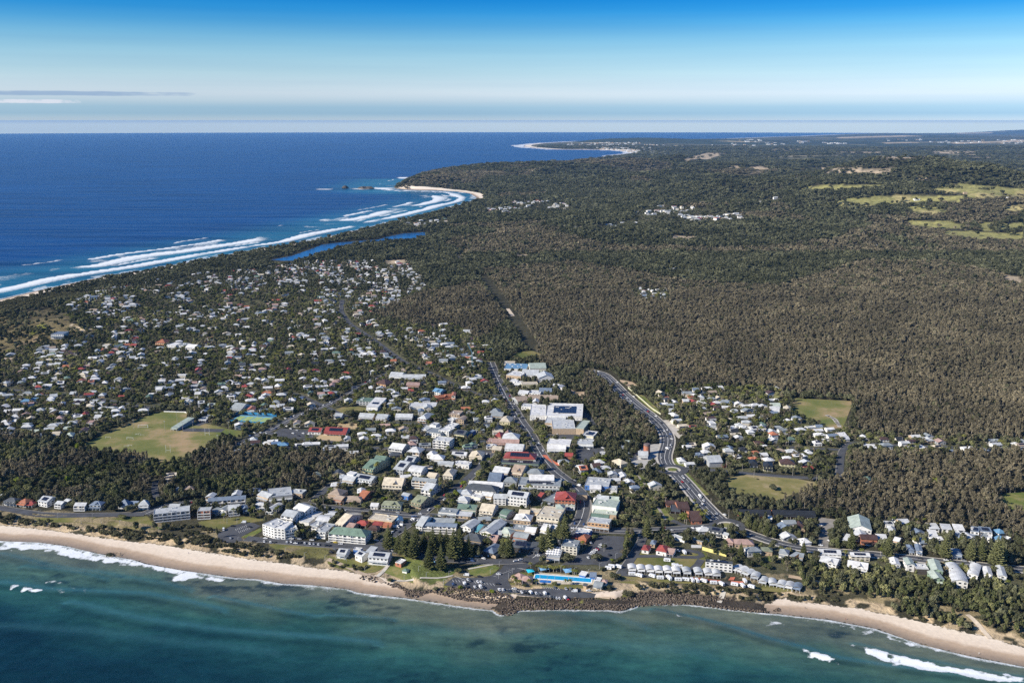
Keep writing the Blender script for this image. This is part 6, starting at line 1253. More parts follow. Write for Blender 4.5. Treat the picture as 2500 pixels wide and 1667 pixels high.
prob = np.where(inU, np.where(V > 1150, .50, np.where(V > 900, .78, .74)) * np.where(fx > .5, 1.3, .85), 1.0)
prob = np.where(inU & inside(CBD, U, V), .46, prob); prob = np.where(inU & (Y > 3000), .55, prob)
prob = np.where(padm, np.where(fbm(X, Y, 90, 104, 3) > .62, .25, .01), prob)
prob = np.where(inside(CLEAR['dunehill'], U, V) & (Y > 1500), np.where(fx > .56, .7, .08), prob)
for q_ in DENSEU + [RIVER]: prob = np.where(inside(q_, U, V), .75, prob)
strp = fbm(X / 3.5, Y, 420, 31, 4); prob = np.where((Y > 10000) & (strp > .60), .12, prob)
nearv = (Y < 1250)
vegs = [(SCL, .60, 3), (BANK, .75, 3), (SCR, .90, 0), (SCR2, .9, 0), (SCR3, .85, 0), (CAS, .22, 3), (poly('C 0,1130 500,1180 640,1250 400,1290 0,1240'), .35, 3), (poly('D 1350,1290 1900,1260 2100,1300 1750,1330 1330,1350'), .15, 3), (poly('E 1300,1290 1900,1290 2352,1300 2352,1420 1900,1390 1500,1400'), .4, 3)]
isveg = np.zeros(len(X), bool)
for q_, pr_, ty_ in vegs:
    m_ = inside(q_, U, V) & nearv; prob = np.where(m_, pr_, prob); isveg |= m_; typ[m_] = np.where(rv[m_] < .5, ty_, np.where(rv[m_] < .8, 1, 3)) if ty_ == 0 else ty_
sdn = np.full(len(X), -99.); sdn[nearv] = sdist(SAND, X[nearv], Y[nearv])
prob = np.where(nearv & ~isveg & (D < 75) , 0, prob); prob = np.where(nearv & (sdn > -2), 0, prob)
prob = np.where(nearv & ~isveg & (U < 700) & (V > 1255) & (sdn < -6), .10, prob)
blk = (O_ == 1) | ((O_ == 3) & ~isveg); prob = np.where(blk & (Y < 5200), 0, prob)
rail = P(*px('S 1179,675 1204,707 1225,736 1246,764 1261,786 1280,815 1300,850').T, Z0); prob = np.where(dist(rail, X, Y, False) < 13, 0, prob)
LAGm = inside(LAGW, X, Y); prob = np.where(LAGm, 0, prob); prob = np.where((D < 52) & (Y > 1500) & (Y < 6000) & (U < 1200), 0, prob); prob = np.where((D < 60) & (Y > 5900) & (U > 1000) & (U < 1170), 0, prob)
prob = np.where((D < 150) & (Y > 14000), 0, prob)
keep = rng.random(len(X)) < prob
X, Y, S_, D, Z, U, V, typ, rv, inU, isveg, fx = (q[keep] for q in (X, Y, S_, D, Z, U, V, typ, rv, inU, isveg, fx))
n_ = len(X); r0 = S_ * .5 * rng.uniform(.75, 1.6, n_) * (.85 + .4 * fbm(X, Y, 120, 131, 2)); r0 = np.where(inU & (Y < 3000), rng.uniform(2.2, 5.8, n_), r0); hgt_ = np.where(typ == 2, rng.uniform(3.6, 5.2, n_), rng.uniform(3.6, 5.6, n_)) * np.where(inU & (Y < 3000), .82, 1.05)
hgt_ = np.where(typ == 3, rng.uniform(2.6, 4.4, n_), hgt_); hgt_ *= np.clip(S_ / 8, .95, 1.8) * rng.uniform(.75, 1.2, n_); hgt_ = np.where(inU & (Y > 3000), hgt_ * .5, hgt_); r0 = np.where(isveg & (S_ < 5.1), rng.uniform(1.3, 2.7, n_), r0)
hgt_ = np.where(fbm(X, Y, 60, 112, 2) > .62, hgt_ * 1.25, hgt_); hgt_ = np.where(isveg & (typ == 3), rng.uniform(1.6, 3.6, n_), hgt_); hgt_ = np.where(typ == 2, hgt_ * .80, hgt_)
scl = np.stack([r0, r0 * rng.uniform(.85, 1.15, n_), hgt_], -1); rot = rng.uniform(0, 6.28, n_)
dtl = Y < 2300
palm = (typ == 0) & inU & dtl & (rng.random(n_) < .13) & ~isveg
vs_ = (typ == 0) & dtl & ~palm
# the individuals that show largest: every broad tree near the shore street
score = hgt_ * r0 / Y ** 2 * np.where(Y < 1500, 1, .3); score = np.where(vs_ & (Y < 1350) & ~isveg & (hgt_ > 3.2), score, 0); IND = np.argsort(-score)[:215]; IND = IND[score[IND] > 0]
indm = np.zeros(n_, bool); indm[IND] = True
def go(name, m_, var, label, lo=0):
    idx = np.nonzero(m_)[0]
    if len(idx): gn_stuff(name, np.stack([X[idx], Y[idx], Z[idx] - .1], -1), scl[idx], rot[idx], rng.integers(0, len(var), len(idx)), var, label)
go('garden_trees', vs_ & ~indm, V_TOWN, 'countless garden and street trees between the houses')
go('palms', palm, V_PALM, 'many small palms in the gardens of the town')
go('evergreen_wood', ((typ == 1) | ((typ == 0) & ~dtl)) & dtl, V_DARK, 'dense dark evergreen wood')
go('paperbark_forest', (typ == 2) & dtl, V_MEL, 'grey-brown paperbark forest with pale trunks')
go('coastal_scrub', (typ == 3) & dtl, V_SCRUB, 'wind-clipped grey-green scrub along the dunes')
go('distant_forest', (typ != 2) & ~dtl, V_FARD, 'distant dark forest covering hills and headland')
go('distant_paperbarks', (typ == 2) & ~dtl, V_FARM, 'distant grey-brown paperbark swamp forest')
print('PLANTS', n_)
# individual broad trees, three shapes and four leaf colours
IC = {}
for k_, (nm, fo) in enumerate((('dark green', FO_DARK), ('olive green', FO_TOWN), ('grey-green', FO_SCRUB), ('bright lime', FO_LIME))):
    for s_ in range(3): IC[(k_, s_)] = (crown(30 + k_ * 3 + s_, 7, 46, .22).me('crown', [fo]), nm)
TM = [trunk_mb(1.0, .05, 4, 20 + s_).me('trunk', [M_TRUNK]) for s_ in range(3)]
def tree(x, y, r, h, k_, s_, label=None, group='individual broad trees near the shore', nm='broadleaf_tree', desc=None):
    z = T1(x, y) - .1; ro = obj(nm, None, None, (x, y, z), random.uniform(0, 6.28)); c_, cn_ = IC[(k_, s_)]
    obj('crown', c_, ro, scale=(r, r * random.uniform(.85, 1.1), h)); obj('trunk', TM[s_], ro, scale=(r * .9, r * .9, h))
    if label: tag(ro, label, 'tree')
    else: later(ro, desc or f'{"tall" if h > 5 else "small" if h < 3.4 else "medium"} {"wide" if r > 4 else "slim" if r < 2.8 else "round"} {cn_} tree', x, y, z + h, 'tree', group)
for i in IND: tree(X[i], Y[i], r0[i], hgt_[i], random.choice((0, 0, 1, 1, 1, 2, 2, 3) if random.random() < .5 else (0, 1, 1)), random.randrange(3))
for k, x_, y_, r, h, kk, lab in tuple(('H', a_, b_, 3.0 + (i_ % 3) * .5, 5 + i_ % 2, 1, f'{ORDC[i_]} of the slim trees along the main street, counted from its far end') for i_, (a_, b_) in enumerate(((100, 90), (150, 230), (190, 320), (240, 430), (300, 560), (355, 640), (450, 850), (495, 930), (540, 985), (640, 960)))) + (('G', 290, 620, 11, 9, 0, 'very large dark tree shading the school oval'), ('C', 1560, 370, 6.5, 8, 1, 'tallest round tree beside the shaded street'), ('C', 1560, 190, 5.5, 7, 1, 'round tree just above the tallest street tree'), ('C', 1730, 190, 4.5, 6, 3, 'bright round tree left of the conference hotel'), ('G', 1930, 1400, 7, 9, 1, 'massive olive tree left of the blue-walled building'), ('G', 2000, 1260, 5.5, 8, 1, 'tall tree behind the massive olive tree'),
                            ('C', 720, 385, 4.5, 5, 3, 'yellow-green tree by the tan gabled roofs'), ('C', 1020, 540, 4, 5.5, 1, 'rounded tree at the corner of the olive-green hotel'), ('D', 970, 900, 7, 6.5, 0, 'big dark fig behind the swimming pool'), ('D', 1330, 880, 7, 6, 0, 'dark spreading tree in the middle car park'), ('D', 1540, 890, 3, 2.8, 3, 'small lime bush near the car park hedge'), ('D', 1700, 380, 6, 8, 1, 'yellowish tree above the car park exit'), ('D', 1440, 730, 4, 5, 0, 'dark tree in the car park island'),
                            ('H', 50, 480, 6, 6.5, 1, 'golden-olive tree on the west side of main street'), ('H', 920, 240, 9, 9, 0, 'very dark fig beside the white cube building'), ('H', 1400, 1200, 6, 5, 3, 'bright lime tree beside the rail yard'), ('I', 1495, 1385, 6, 5, 0, 'lone dark round tree in the dry park'), ('I', 1610, 1430, 2, 2, 0, 'small bush right of the lone park tree'), ('I', 1110, 1400, 2.2, 1.8, 0, 'low bush left of the lone park tree'), ('I', 1300, 1255, 1.8, 1.5, 0, 'tiny bush near the upper edge of the dry park'), ('I', 2130, 1350, 6, 6.5, 0, 'dark tree at the right end of the dry park'), ('I', 1380, 800, 8, 7, 1, 'large olive tree among the eastern houses'), ('I', 690, 790, 9, 7, 0, 'broad dark tree right of the northern bend'), ('I', 900, 1080, 2.6, 4, 2, 'rusty slim tree beside the grey shed'),
                            ('L', 240, 1200, 6, 4.5, 3, 'bright lime round tree at the wood corner'), ('L', 200, 1050, 8, 4.5, 3, 'wide lime-green tree above the wood corner'), ('L', 1270, 1320, 11, 7, 3, 'broad lime-topped tree deep in the wood'), ('L', 1870, 1360, 8, 5, 3, 'second broad lime tree right of the lime-topped one'), ('L', 300, 680, 5.5, 7, 1, 'golden tree at the forest edge by the cricket field'),
                            ('D', 420, 1210, 2.5, 2.6, 1, 'bush in front of the pool entrance'), ('C', 1670, 1290, 4.2, 4, 1, 'spreading bush at the lawn beside the car park'), ('C', 790, 1350, 3, 2.6, 1, 'bush on the bank at the beach steps'), ('C', 1375, 1490, 3, 3, 0, 'dark bush on the rocks left of the car park'), ('C', 1690, 1500, 3.4, 3, 3, 'yellow-green bush on the sea wall'), ('C', 2095, 1550, 2.6, 2.6, 3, 'smaller yellow-green bush on the sea wall'), ('D', 1560, 1120, 5, 5.5, 0, 'leafy tree between pool and caravans'), ('D', 1750, 1290, 5.5, 4, 2, 'grey spreading tree above the breakwater bend'), ('D', 800, 1190, 3, 2.8, 1, 'bush at the lower edge of the swimming pool'), ('D', 1500, 1250, 3, 4, 0, 'dark shrub right of the cream clubhouse'),
                            ('J', 860, 960, 7, 7, 0, 'dark tree clump at the football field corner'), ('J', 620, 1030, 5.5, 6, 1, 'olive tree at the football field exit'), ('J', 730, 640, 9, 8, 0, 'huge dark tree left of the tennis courts'), ('J', 1340, 690, 4.5, 4.5, 0, 'round dark tree at the right end of the tennis courts'), ('J', 1050, 800, 5, 6, 1, 'olive tree right of the netball courts'), ('J', 2080, 620, 5, 5, 2, 'greyish bare tree above the bowling club'), ('J', 1040, 400, 7, 7, 0, 'tall dark tree beyond the tennis courts'),
                            ('B', 1150, 600, 4, 6, 1, 'dense tree among palms right of the townhouses'), ('B', 1950, 420, 6, 5.5, 1, 'yellowish tree above the white resort'), ('A', 1560, 610, 6, 3.6, 1, 'flat-topped tree beside the beachfront street'), ('A', 130, 590, 6, 5, 2, 'spreading tree at the left edge of the dunes'), ('E', 1960, 430, 5, 6.5, 1, 'bright tree left of the gravel lot'), ('F', 210, 700, 6, 7, 1, 'tall leafy tree at the foot of the big white hall')):
    w_ = P(*cv(k, x_, y_), Z0); IC.setdefault(0, 0); tree(w_[0], w_[1], r, h * .62, kk, random.randrange(3), lab)
# tall pines by the shore: foot and top read off the photograph
PC = [pine_crown(s_).me('crown', [FO_PINE]) for s_ in (1, 2, 3)]; ptk = MB(); ptk.tube((0, 0, -.02), (0, 0, .93), .016, .004, 6); PTK = ptk.me('trunk', [M_TRUNK])
PN = '''C 1295,1252,900|pine standing alone nearest the lawn, left of its smaller neighbour
C 1450,1272,905|broad pine at the front right of the grove above the lawn
C 780,1005,665|leftmost pine of the grove, beside the street
C 1000,1085,690|tall dark pine on the left of the grove
C 1090,1112,770|pine with a visible trunk on the left front of the grove
C 900,1050,790|lower pine between the surf club and the grove
C 1230,1030,740|shaded pine in the back left of the grove
C 1345,1060,700|pine in the middle of the grove
C 1130,990,700|back row pine third from the left
C 1440,1000,730|back row pine behind the middle of the grove
C 1520,1040,720|pine right of the grove centre
C 1610,1135,720|large pine on the front right of the grove
C 1690,1040,700|tall back pine on the right of the grove
C 1800,1110,800|rightmost pine of the grove
C 1880,1080,900|small dark pine at the right end of the grove
D 140,825,560|left pine of the trio by the beach hotel
D 215,835,520|tallest pine of the trio by the beach hotel
D 250,810,600|right pine of the trio by the beach hotel
D 640,775,520|left lower pine beside the white sails
D 720,765,400|very tall pine beside the white sails
D 790,720,470|slim pine just behind the very tall one
D 930,640,265|tallest pine at the foot of the main street
D 860,600,340|pine with sparse branches at the foot of the main street
E 1190,465,265|first pine along the coast road
E 1270,505,330|second pine along the coast road
E 1345,525,355|third pine along the coast road
E 1420,575,365|fourth pine along the coast road
E 1500,590,420|fifth pine along the coast road
E 1090,830,640|dark conical pine right of the yellow fence
E 1830,600,470|pine beside the cars on the dusty lot
E 1890,800,620|pine where the coast road leaves the beach houses
D 1980,590,300|huge dark conifer in the caravan park
D 2180,560,370|rounded dark conifer right of the huge one
F 405,740,470|slim pine in front of the big white hall
F 230,720,560|pine left of the big white hall
F 870,835,545|broad pine right of the brown entrance
F 1600,850,520|large pine left of the shaded houses
F 1500,800,620|lower pine behind the large one
F 1930,880,560|wide pine in the right-hand grove
F 2060,885,570|middle pine of the right-hand grove
F 2250,965,540|tall pine near the right edge of the beach houses
F 2320,900,600|pine at the far right edge of the beach houses
F 800,760,650|small pine between resort roofs
E 700,1540,1535|skip'''
for ln in PN.splitlines():
    g_, lab = ln.split('|'); 
    if lab == 'skip': continue
    k, r = g_.split(' '); x_, yb, yt = map(float, r.split(',')); w_ = P(*cv(k, x_, yb), Z0); ub, vb = cv(k, x_, yb); ut, vt = cv(k, x_, yt)
    dd = w_[1]; h = (vb - vt) / F * dd * 1.06 / math.cos(math.radians(24)); h = max(10, min(h, 34)); ro = obj('pine_tree', None, None, (w_[0], w_[1], T1(*w_)), random.uniform(0, 6.28)); wd = h * random.uniform(1.0, 1.2)
    obj('crown', random.choice(PC), ro, scale=(wd, wd, h)); obj('trunk', PTK, ro, scale=(h, h, h)); tag(ro, lab, 'tree', 'tall coastal pines')
PCR = [palm_crown(s_).me('crown', [FO_PALM]) for s_ in (5, 6)]; ptk2 = MB(); ptk2.tube((0, 0, -.1), (0, 0, 1.9), .07, .05, 6); PTK2 = ptk2.me('trunk', [M_PALE])
for k, x_, y_, h in [('D', x, y, 4.2) for x, y in ((600, 1005), (640, 1010), (690, 1020), (740, 1010), (790, 1025), (830, 1020), (880, 1010), (920, 1020), (500, 975), (1040, 1060), (1080, 1065), (290, 1150), (310, 1190), (350, 1200), (480, 1190), (570, 1195), (1000, 1190), (950, 1190))] + [('E', x, y, 5.5) for x, y in ((560, 330), (590, 370), (625, 375), (640, 330), (530, 260), (500, 200), (1090, 370), (960, 590))] + \
        [('B', x, y, 5.5) for x, y in ((890, 580), (1100, 590), (1150, 560), (1230, 600), (1440, 560), (1470, 540), (770, 640), (1780, 850), (1680, 830))] + [('F', x, y, 5) for x, y in ((950, 420), (1130, 500), (1230, 440), (1330, 430), (1210, 690), (1340, 700), (780, 820), (540, 830), (330, 850), (1800, 690))] + [('G', x, y, 6.5) for x, y in ((620, 1320), (640, 1300), (330, 1290), (360, 1300), (520, 1180), (1165, 380), (1210, 370), (1090, 330))] + [('C', x, y, 5.5) for x, y in ((1320, 330), (1540, 450), (1590, 460), (2000, 900), (2060, 910), (530, 330), (300, 500))]:
    w_ = P(*cv(k, x_, y_), Z0); ro = obj('palm_tree', None, None, (w_[0], w_[1], T1(*w_)), random.uniform(0, 6.28)); s_ = random.uniform(2.6, 3.3); obj('crown', random.choice(PCR), ro, scale=(s_, s_, h * .62 if h < 5 else h * .8)); obj('trunk', PTK2, ro, scale=(s_, s_, h * .62 if h < 5 else h * .8)); later(ro, f'{"tall" if h > 5 else "short"} yellow-green palm', w_[0], w_[1], 10, 'palm tree', 'palms near the shore')
# ---------------------------------------------------------------- vehicles
CARC = dict(white=(.75, .75, .74), silver=(.42, .43, .44), black=(.02, .02, .025), grey=(.13, .14, .15), red=(.45, .02, .03), blue=(.04, .09, .24), yellow=(.6, .45, .03))
def prof(mb, prof_, hw0, hw1, m=0):
    """side profile (y,z) lofted across the width, narrower at the top"""
    zt = max(z for _, z in prof_); n = len(prof_); L_ = [(-(hw0 + (hw1 - hw0) * z / zt), y, z) for y, z in prof_]; R_ = [(-x, y, z) for x, y, z in L_]
    mb.add(L_ + R_, [(i, (i + 1) % n, n + (i + 1) % n, n + i) for i in range(n)] + [tuple(range(n - 1, -1, -1)), tuple(range(n, 2 * n))], m)
def car_parts(kind):
    b_ = MB(); g = MB()
    if kind == 'car':
        prof(b_, [(-2.15, .28), (2.15, .28), (2.2, .62), (1.95, .86), (.95, .98), (-1.75, 1.0), (-2.15, .85)], .86, .80); prof(g, [(1.0, .97), (.35, 1.38), (-1.0, 1.42), (-1.85, 1.0)], .78, .62); r = MB(); b_.box(-.60, -1.0, 1.40, .60, .38, 1.46)
    elif kind == 'van':
        prof(b_, [(-2.5, .3), (2.4, .3), (2.5, .9), (2.0, 1.15), (1.35, 2.05), (-2.45, 2.1)], .98, .88); prof(g, [(2.02, 1.17), (1.42, 1.95), (1.0, 1.95), (.9, 1.2)], 1.0, .93)
    else:
        prof(b_, [(-3.2, .45), (3.0, .45), (3.1, .9), (3.0, 2.2), (2.4, 2.75), (-3.0, 2.8), (-3.25, 2.4)], 1.15, 1.08); g.box(-1.17, -1.6, 1.4, 1.17, -.4, 2.1); g.box(-1.17, .5, 1.4, 1.17, 1.6, 2.1); g.box(-.7, 2.9, 1.5, .7, 3.12, 2.1)
    return b_, g
wl = MB(); wl.tube((-.12, 0, 0), (.12, 0, 0), .33, .33, 8); WH = wl.me('wheel', [M_TYRE])
CARM = {}
def vehicle(kind, color, x, y, rz, desc=None, label=None, group='cars parked along the shore', z=None):
    key = (kind, color)
    if key not in CARM:
        b_, g = car_parts(kind); pm_ = mat('car_paint_' + color, CARC[color], .3, .03, 1, .5); CARM[key] = (b_.me('body', [pm_]), g.me('window_glass', [M_GLASS]))
    me_, gl = CARM[key]; cat = {'car': 'car', 'van': 'van', 'caravan': 'caravan'}[kind]
    o = obj({'car': 'parked_car', 'van': 'parked_van', 'caravan': 'caravan'}[kind], me_, None, (x, y, (T1(x, y) if z is None else z) + .40), rz)
    obj('window_glass', gl, o); L_, w_ = {'car': (1.35, .80), 'van': (1.55, .9), 'caravan': (.9, 1.08)}[kind]
    for sx in (-1, 1):
        for sy in (-1, 1): obj('wheel', WH, o, (sx * w_, sy * L_, .33))
    if label: tag(o, label, cat, group)
    else: later(o, desc or f'{color} {cat}', x, y, 6, cat, group)
VW = [('D', '105,1255 car white;145,1258 car white;215,1270 car black;315,1283 car grey;385,1290 car white;425,1292 car black;460,1297 car black;498,1294 van white;568,1300 car white;605,1306 car grey;680,1300 van white;755,1318 car grey;790,1322 car grey;828,1327 car white;865,1328 car white;938,1325 van white;972,1334 car red', .35),
      ('D', '805,1230 car grey;950,1247 car silver;1010,1242 car grey;1100,1252 car black;1235,850 car white;1500,812 car black;1265,658 car white', .25), ('D', '290,1246 car white;1060,1280 van white;1240,1270 car white;90,1056 car white;590,822 car white;430,905 car black', 1.5), ('D', '1400,685 car white;1382,712 car silver;1345,742 car red;1330,750 car white;1300,772 car white;1285,788 car white;1268,802 car silver', 1.25),
      ('C', '1790,1392 car white;1745,1442 van white;1812,1405 car grey;1915,1418 car white;1955,1420 car white;1602,1448 car blue;1780,1484 car black;1878,1484 car white;1952,1487 van white;1992,1494 car black;2190,1520 car white;2235,1522 car white;2310,1532 car grey', .35), ('C', '1940,1352 car black;2180,1320 car white;1770,1334 van white;2170,1445 car black', 1.4),
      ('B', '1155,900 car black;1455,868 car white;1600,866 car white;1630,868 car white;1732,872 car silver;1890,884 car white;2100,910 car silver;2190,916 car yellow;880,706 car black;1095,718 car black;1020,660 van white', 1.45), ('B', '1280,906 car white;1362,914 car white;1412,914 car black;1570,912 car white;1622,908 car white;1690,916 car black;1742,916 car black;1797,925 car white;1862,932 car white;1910,936 car silver;1972,944 car white;2062,950 car black;2110,952 car black;762,756 van white;850,862 car silver', .3),
      ('E', '610,455 car white;560,485 car white;480,470 car white;1050,438 car silver;885,300 car white;575,62 van white;608,165 car white;2110,432 car white;2125,470 car black;2250,310 car white;2180,300 car black;2220,632 car white;1600,570 car white;1690,560 car white;1660,610 van white;1740,630 van white;290,760 car white;430,795 car black', .6),
      ('H', '2300,900 car white;2245,1025 van white;1115,1495 van white;1060,1435 car white;1210,1170 car white;1240,1030 car white;1420,1015 car white;1265,715 car silver;1195,715 car white;800,865 car white;830,835 car white;700,880 car white;605,970 car white;2200,800 car white;2280,840 car blue;2100,610 car white;1610,180 car white;1815,360 car white;1780,420 car silver;1590,1445 car white;1620,1510 car white;1560,1480 car black;1290,1130 car black', .9),
      ('J', '1160,820 car white;1200,790 car silver;1230,820 car white;1300,830 car white;1550,640 car white;1450,660 car white;1500,740 car blue;1570,740 car white;1620,770 car white;1700,790 car silver;1780,830 car white;1650,830 car white;1720,860 car black;1850,840 car white;1430,830 car white;1100,860 car blue;700,1040 van white;1330,740 car black', 1.0),
      ('C', '855,722 van white;890,718 van white;935,695 van white;620,890 car white;1085,622 van white;1040,650 car black;1700,1100 car white;1760,1095 car blue;1830,1120 car white;1900,1090 car white;1950,1085 car silver;1990,1120 car white;1740,1130 car black;1850,1150 car blue;1650,1110 car grey;900,1040 car black;40,1040 car black;90,1005 car grey', 1.1), ('F', '1290,860 car black;200,300 car black;30,430 car white;20,690 car white;1620,880 car white;1700,890 car black;1850,890 car silver;1950,905 car white;620,690 car white;560,650 car blue;1950,850 car white', 1.3)]
for k, s_, rz in VW:
    for it in s_.split(';'):
        xy_, kd, c_ = it.split(' '); x_, y_ = map(float, xy_.split(',')); w_ = P(*cv(k, x_, y_), Z0); vehicle(kd, c_, w_[0], w_[1], rz + random.uniform(-.08, .08) + (math.pi if random.random() < .4 else 0), z=T1(*w_) - .1)
for i, (k, x_, y_, rz) in enumerate((('E', 178, 1122, .3), ('E', 385, 1138, 1.3), ('E', 470, 1145, .2), ('E', 530, 1150, .2), ('E', 615, 1155, .9), ('E', 842, 1192, .5), ('E', 1008, 1200, 1.2), ('E', 1110, 1215, .3), ('E', 1222, 1228, .9), ('E', 1140, 1155, .1), ('E', 370, 790, .2), ('E', 150, 892, 1.4), ('E', 250, 960, 1.5), ('E', 300, 975, 1.5), ('E', 650, 640, 1.5), ('D', 1528, 968, 1.2), ('D', 1487, 992, 1.2), ('D', 1620, 972, 1.0), ('D', 1790, 1068, 1.5), ('D', 1885, 1085, .9), ('D', 2240, 890, 1.2), ('D', 2330, 960, .3), ('E', 60, 1118, 1.5), ('E', 290, 1140, 1.5), ('E', 740, 1180, 1.5), ('D', 2050, 1090, .8), ('D', 2260, 1110, .4), ('D', 2150, 1115, 1.5))):
    w_ = P(*cv(k, x_, y_), Z0); vehicle('caravan', 'white', w_[0], w_[1], rz, 'white caravan or campervan', group='caravans behind the beach')
n0 = 0
for ri, n_, cl in ((5, 44, .72), (0, 12, .4), (1, 12, .35), (3, 22, .6), (17, 26, .6), (7, 16, .6), (6, 8, .6)):
    pw, w_ = RW[ri]; seg = np.hypot(*np.diff(pw, axis=0).T); cum = np.concatenate([[0], np.cumsum(seg)])
    for i in range(n_):
        s_ = random.uniform(.03, .97) * cum[-1]; j = min(np.searchsorted(cum, s_) - 1, len(pw) - 2); j = max(j, 0); a, b_ = pw[j], pw[j + 1]; t_ = (s_ - cum[j]) / seg[j]; d_ = (b_ - a) / seg[j]; side = random.choice((-1, 1)); off = side * w_ * cl
        p_ = a + (b_ - a) * t_ + np.array([d_[1], -d_[0]]) * off; vehicle('car', random.choice(('white', 'white', 'silver', 'grey', 'black', 'blue', 'white', 'red')), p_[0], p_[1], math.atan2(d_[1], d_[0]) - math.pi / 2, group='cars along the streets', z=T1(p_[0], p_[1]) - .05)
# parking bay lines on the seafront car park
lm2 = MB()
for (k, x0, y0, x1, y1, n_, ln_, an) in (('D', 100, 1245, 980, 1335, 26, 5, .35), ('D', 640, 1215, 860, 1240, 9, 5, .35), ('C', 1880, 1420, 2120, 1450, 7, 5, .35), ('C', 1600, 1400, 1760, 1410, 5, 5, .35), ('B', 920, 750, 1050, 700, 7, 5, .5), ('B', 960, 780, 1090, 730, 7, 5, .5), ('C', 1650, 1352, 1720, 1380, 4, 6, .9), ('m', 1130, 850, 1250, 800, 8, 3, 1.2), ('D', 360, 980, 480, 1010, 6, 5, 1.4)):
    for i in range(n_):
        x_, y_ = x0 + (x1 - x0) * i / (n_ - 1), y0 + (y1 - y0) * i / (n_ - 1); w_ = P(*cv(k, x_, y_), Z0); dx, dy = -math.sin(an) * ln_ / 2, math.cos(an) * ln_ / 2; nx, ny = math.cos(an) * .12, math.sin(an) * .12; z = T1(*w_) + .40
        lm2.add([(w_[0] - dx - nx, w_[1] - dy - ny, z), (w_[0] - dx + nx, w_[1] - dy + ny, z), (w_[0] + dx + nx, w_[1] + dy + ny, z), (w_[0] + dx - nx, w_[1] + dy - ny, z)], [(0, 1, 2, 3)])
for cx_, cy_ in (P(1775, 1283, Z0), P(1642, 1147, Z0)):       # roundabout islands
    R_ = 9.5 if cy_ < 1150 else 8; a_ = [2 * math.pi * i / 28 for i in range(28)]; z = T1(cx_, cy_)
    for nm, r0_, r1_, m_, z0_ in (('road', 0, R_ + 8.5, M_ASPH, .52), ('kerb', R_ * .62, R_, M_PATH, .70), ('lawn', 0, R_ * .62, M_VERGE, .74)):
        mb = MB(); v = [(cx_ + r1_ * math.cos(t_), cy_ + r1_ * math.sin(t_), z + z0_) for t_ in a_] + [(cx_ + r0_ * math.cos(t_), cy_ + r0_ * math.sin(t_), z + z0_) for t_ in a_]; mb.add(v, [(i, (i + 1) % 28, 28 + (i + 1) % 28, 28 + i) for i in range(28)] if r0_ else [tuple(range(28))]); tag(obj(nm, mb.me(nm, [m_])), kind='structure')
tag(obj('road_marking', lm2.me('road_marking', [M_LINE])), kind='structure')
# ---------------------------------------------------------------- poles, lamps, goals
def pole_me(kind, h):
    mb = MB(); mb.cyl(0, 0, -.3, h, .20 if kind != 'lamp' else .15, .12, 6); return mb.me('post', [M_METAL if kind == 'lamp' else mat('timber_pole', (.42, .38, .33), .9)])
def pole(k, x_, yb, yt, kind):
    w_ = P(*cv(k, x_, yb), Z0); (_, vb), (_, vt) = cv(k, x_, yb), cv(k, x_, yt); h = max(5, min(24, (vb - vt) / F * w_[1] / math.cos(math.radians(22)))); h = round(h)
    ro = obj({'lamp': 'street_lamp', 'power': 'power_pole', 'flood': 'floodlight_mast'}[kind], None, None, (w_[0], w_[1], T1(*w_)), random.uniform(-.3, .3)); obj('post', cached(('p', kind, h), lambda: pole_me(kind, h)), ro)
    if kind == 'power': obj('crossarm', cached('xarm', lambda: (lambda m: (m.box(-1.2, -.1, 0, 1.2, .1, .2), m.box(-.9, -.08, -.9, .9, .08, -.72), m.me('crossarm', [M_WOOD]))[2])(MB())), ro, (0, 0, h - .5))
    elif kind == 'lamp': obj('lamp_head', cached('lamph', lambda: (lambda m: (m.tube((0, 0, 0), (1.6, 0, .35), .07, .06, 4), m.box(1.4, -.16, .28, 2.1, .16, .42), m.me('lamp_head', [M_METAL]))[2])(MB())), ro, (0, 0, h - .1))
    else: obj('lamp_head', cached('floodh', lambda: (lambda m: (m.box(-1.1, -.15, 0, 1.1, .15, .5), m.me('lamp_head', [M_METAL]))[1])(MB())), ro, (0, 0, h))
    later(ro, {'lamp': 'slim pale lamp post', 'power': 'timber power pole with crossarm', 'flood': 'tall floodlight mast'}[kind], w_[0], w_[1], 10, {'lamp': 'lamp post', 'power': 'power pole', 'flood': 'floodlight'}[kind], {'lamp': 'lamp posts by the shore', 'power': 'power poles in the streets', 'flood': 'floodlight masts'}[kind])
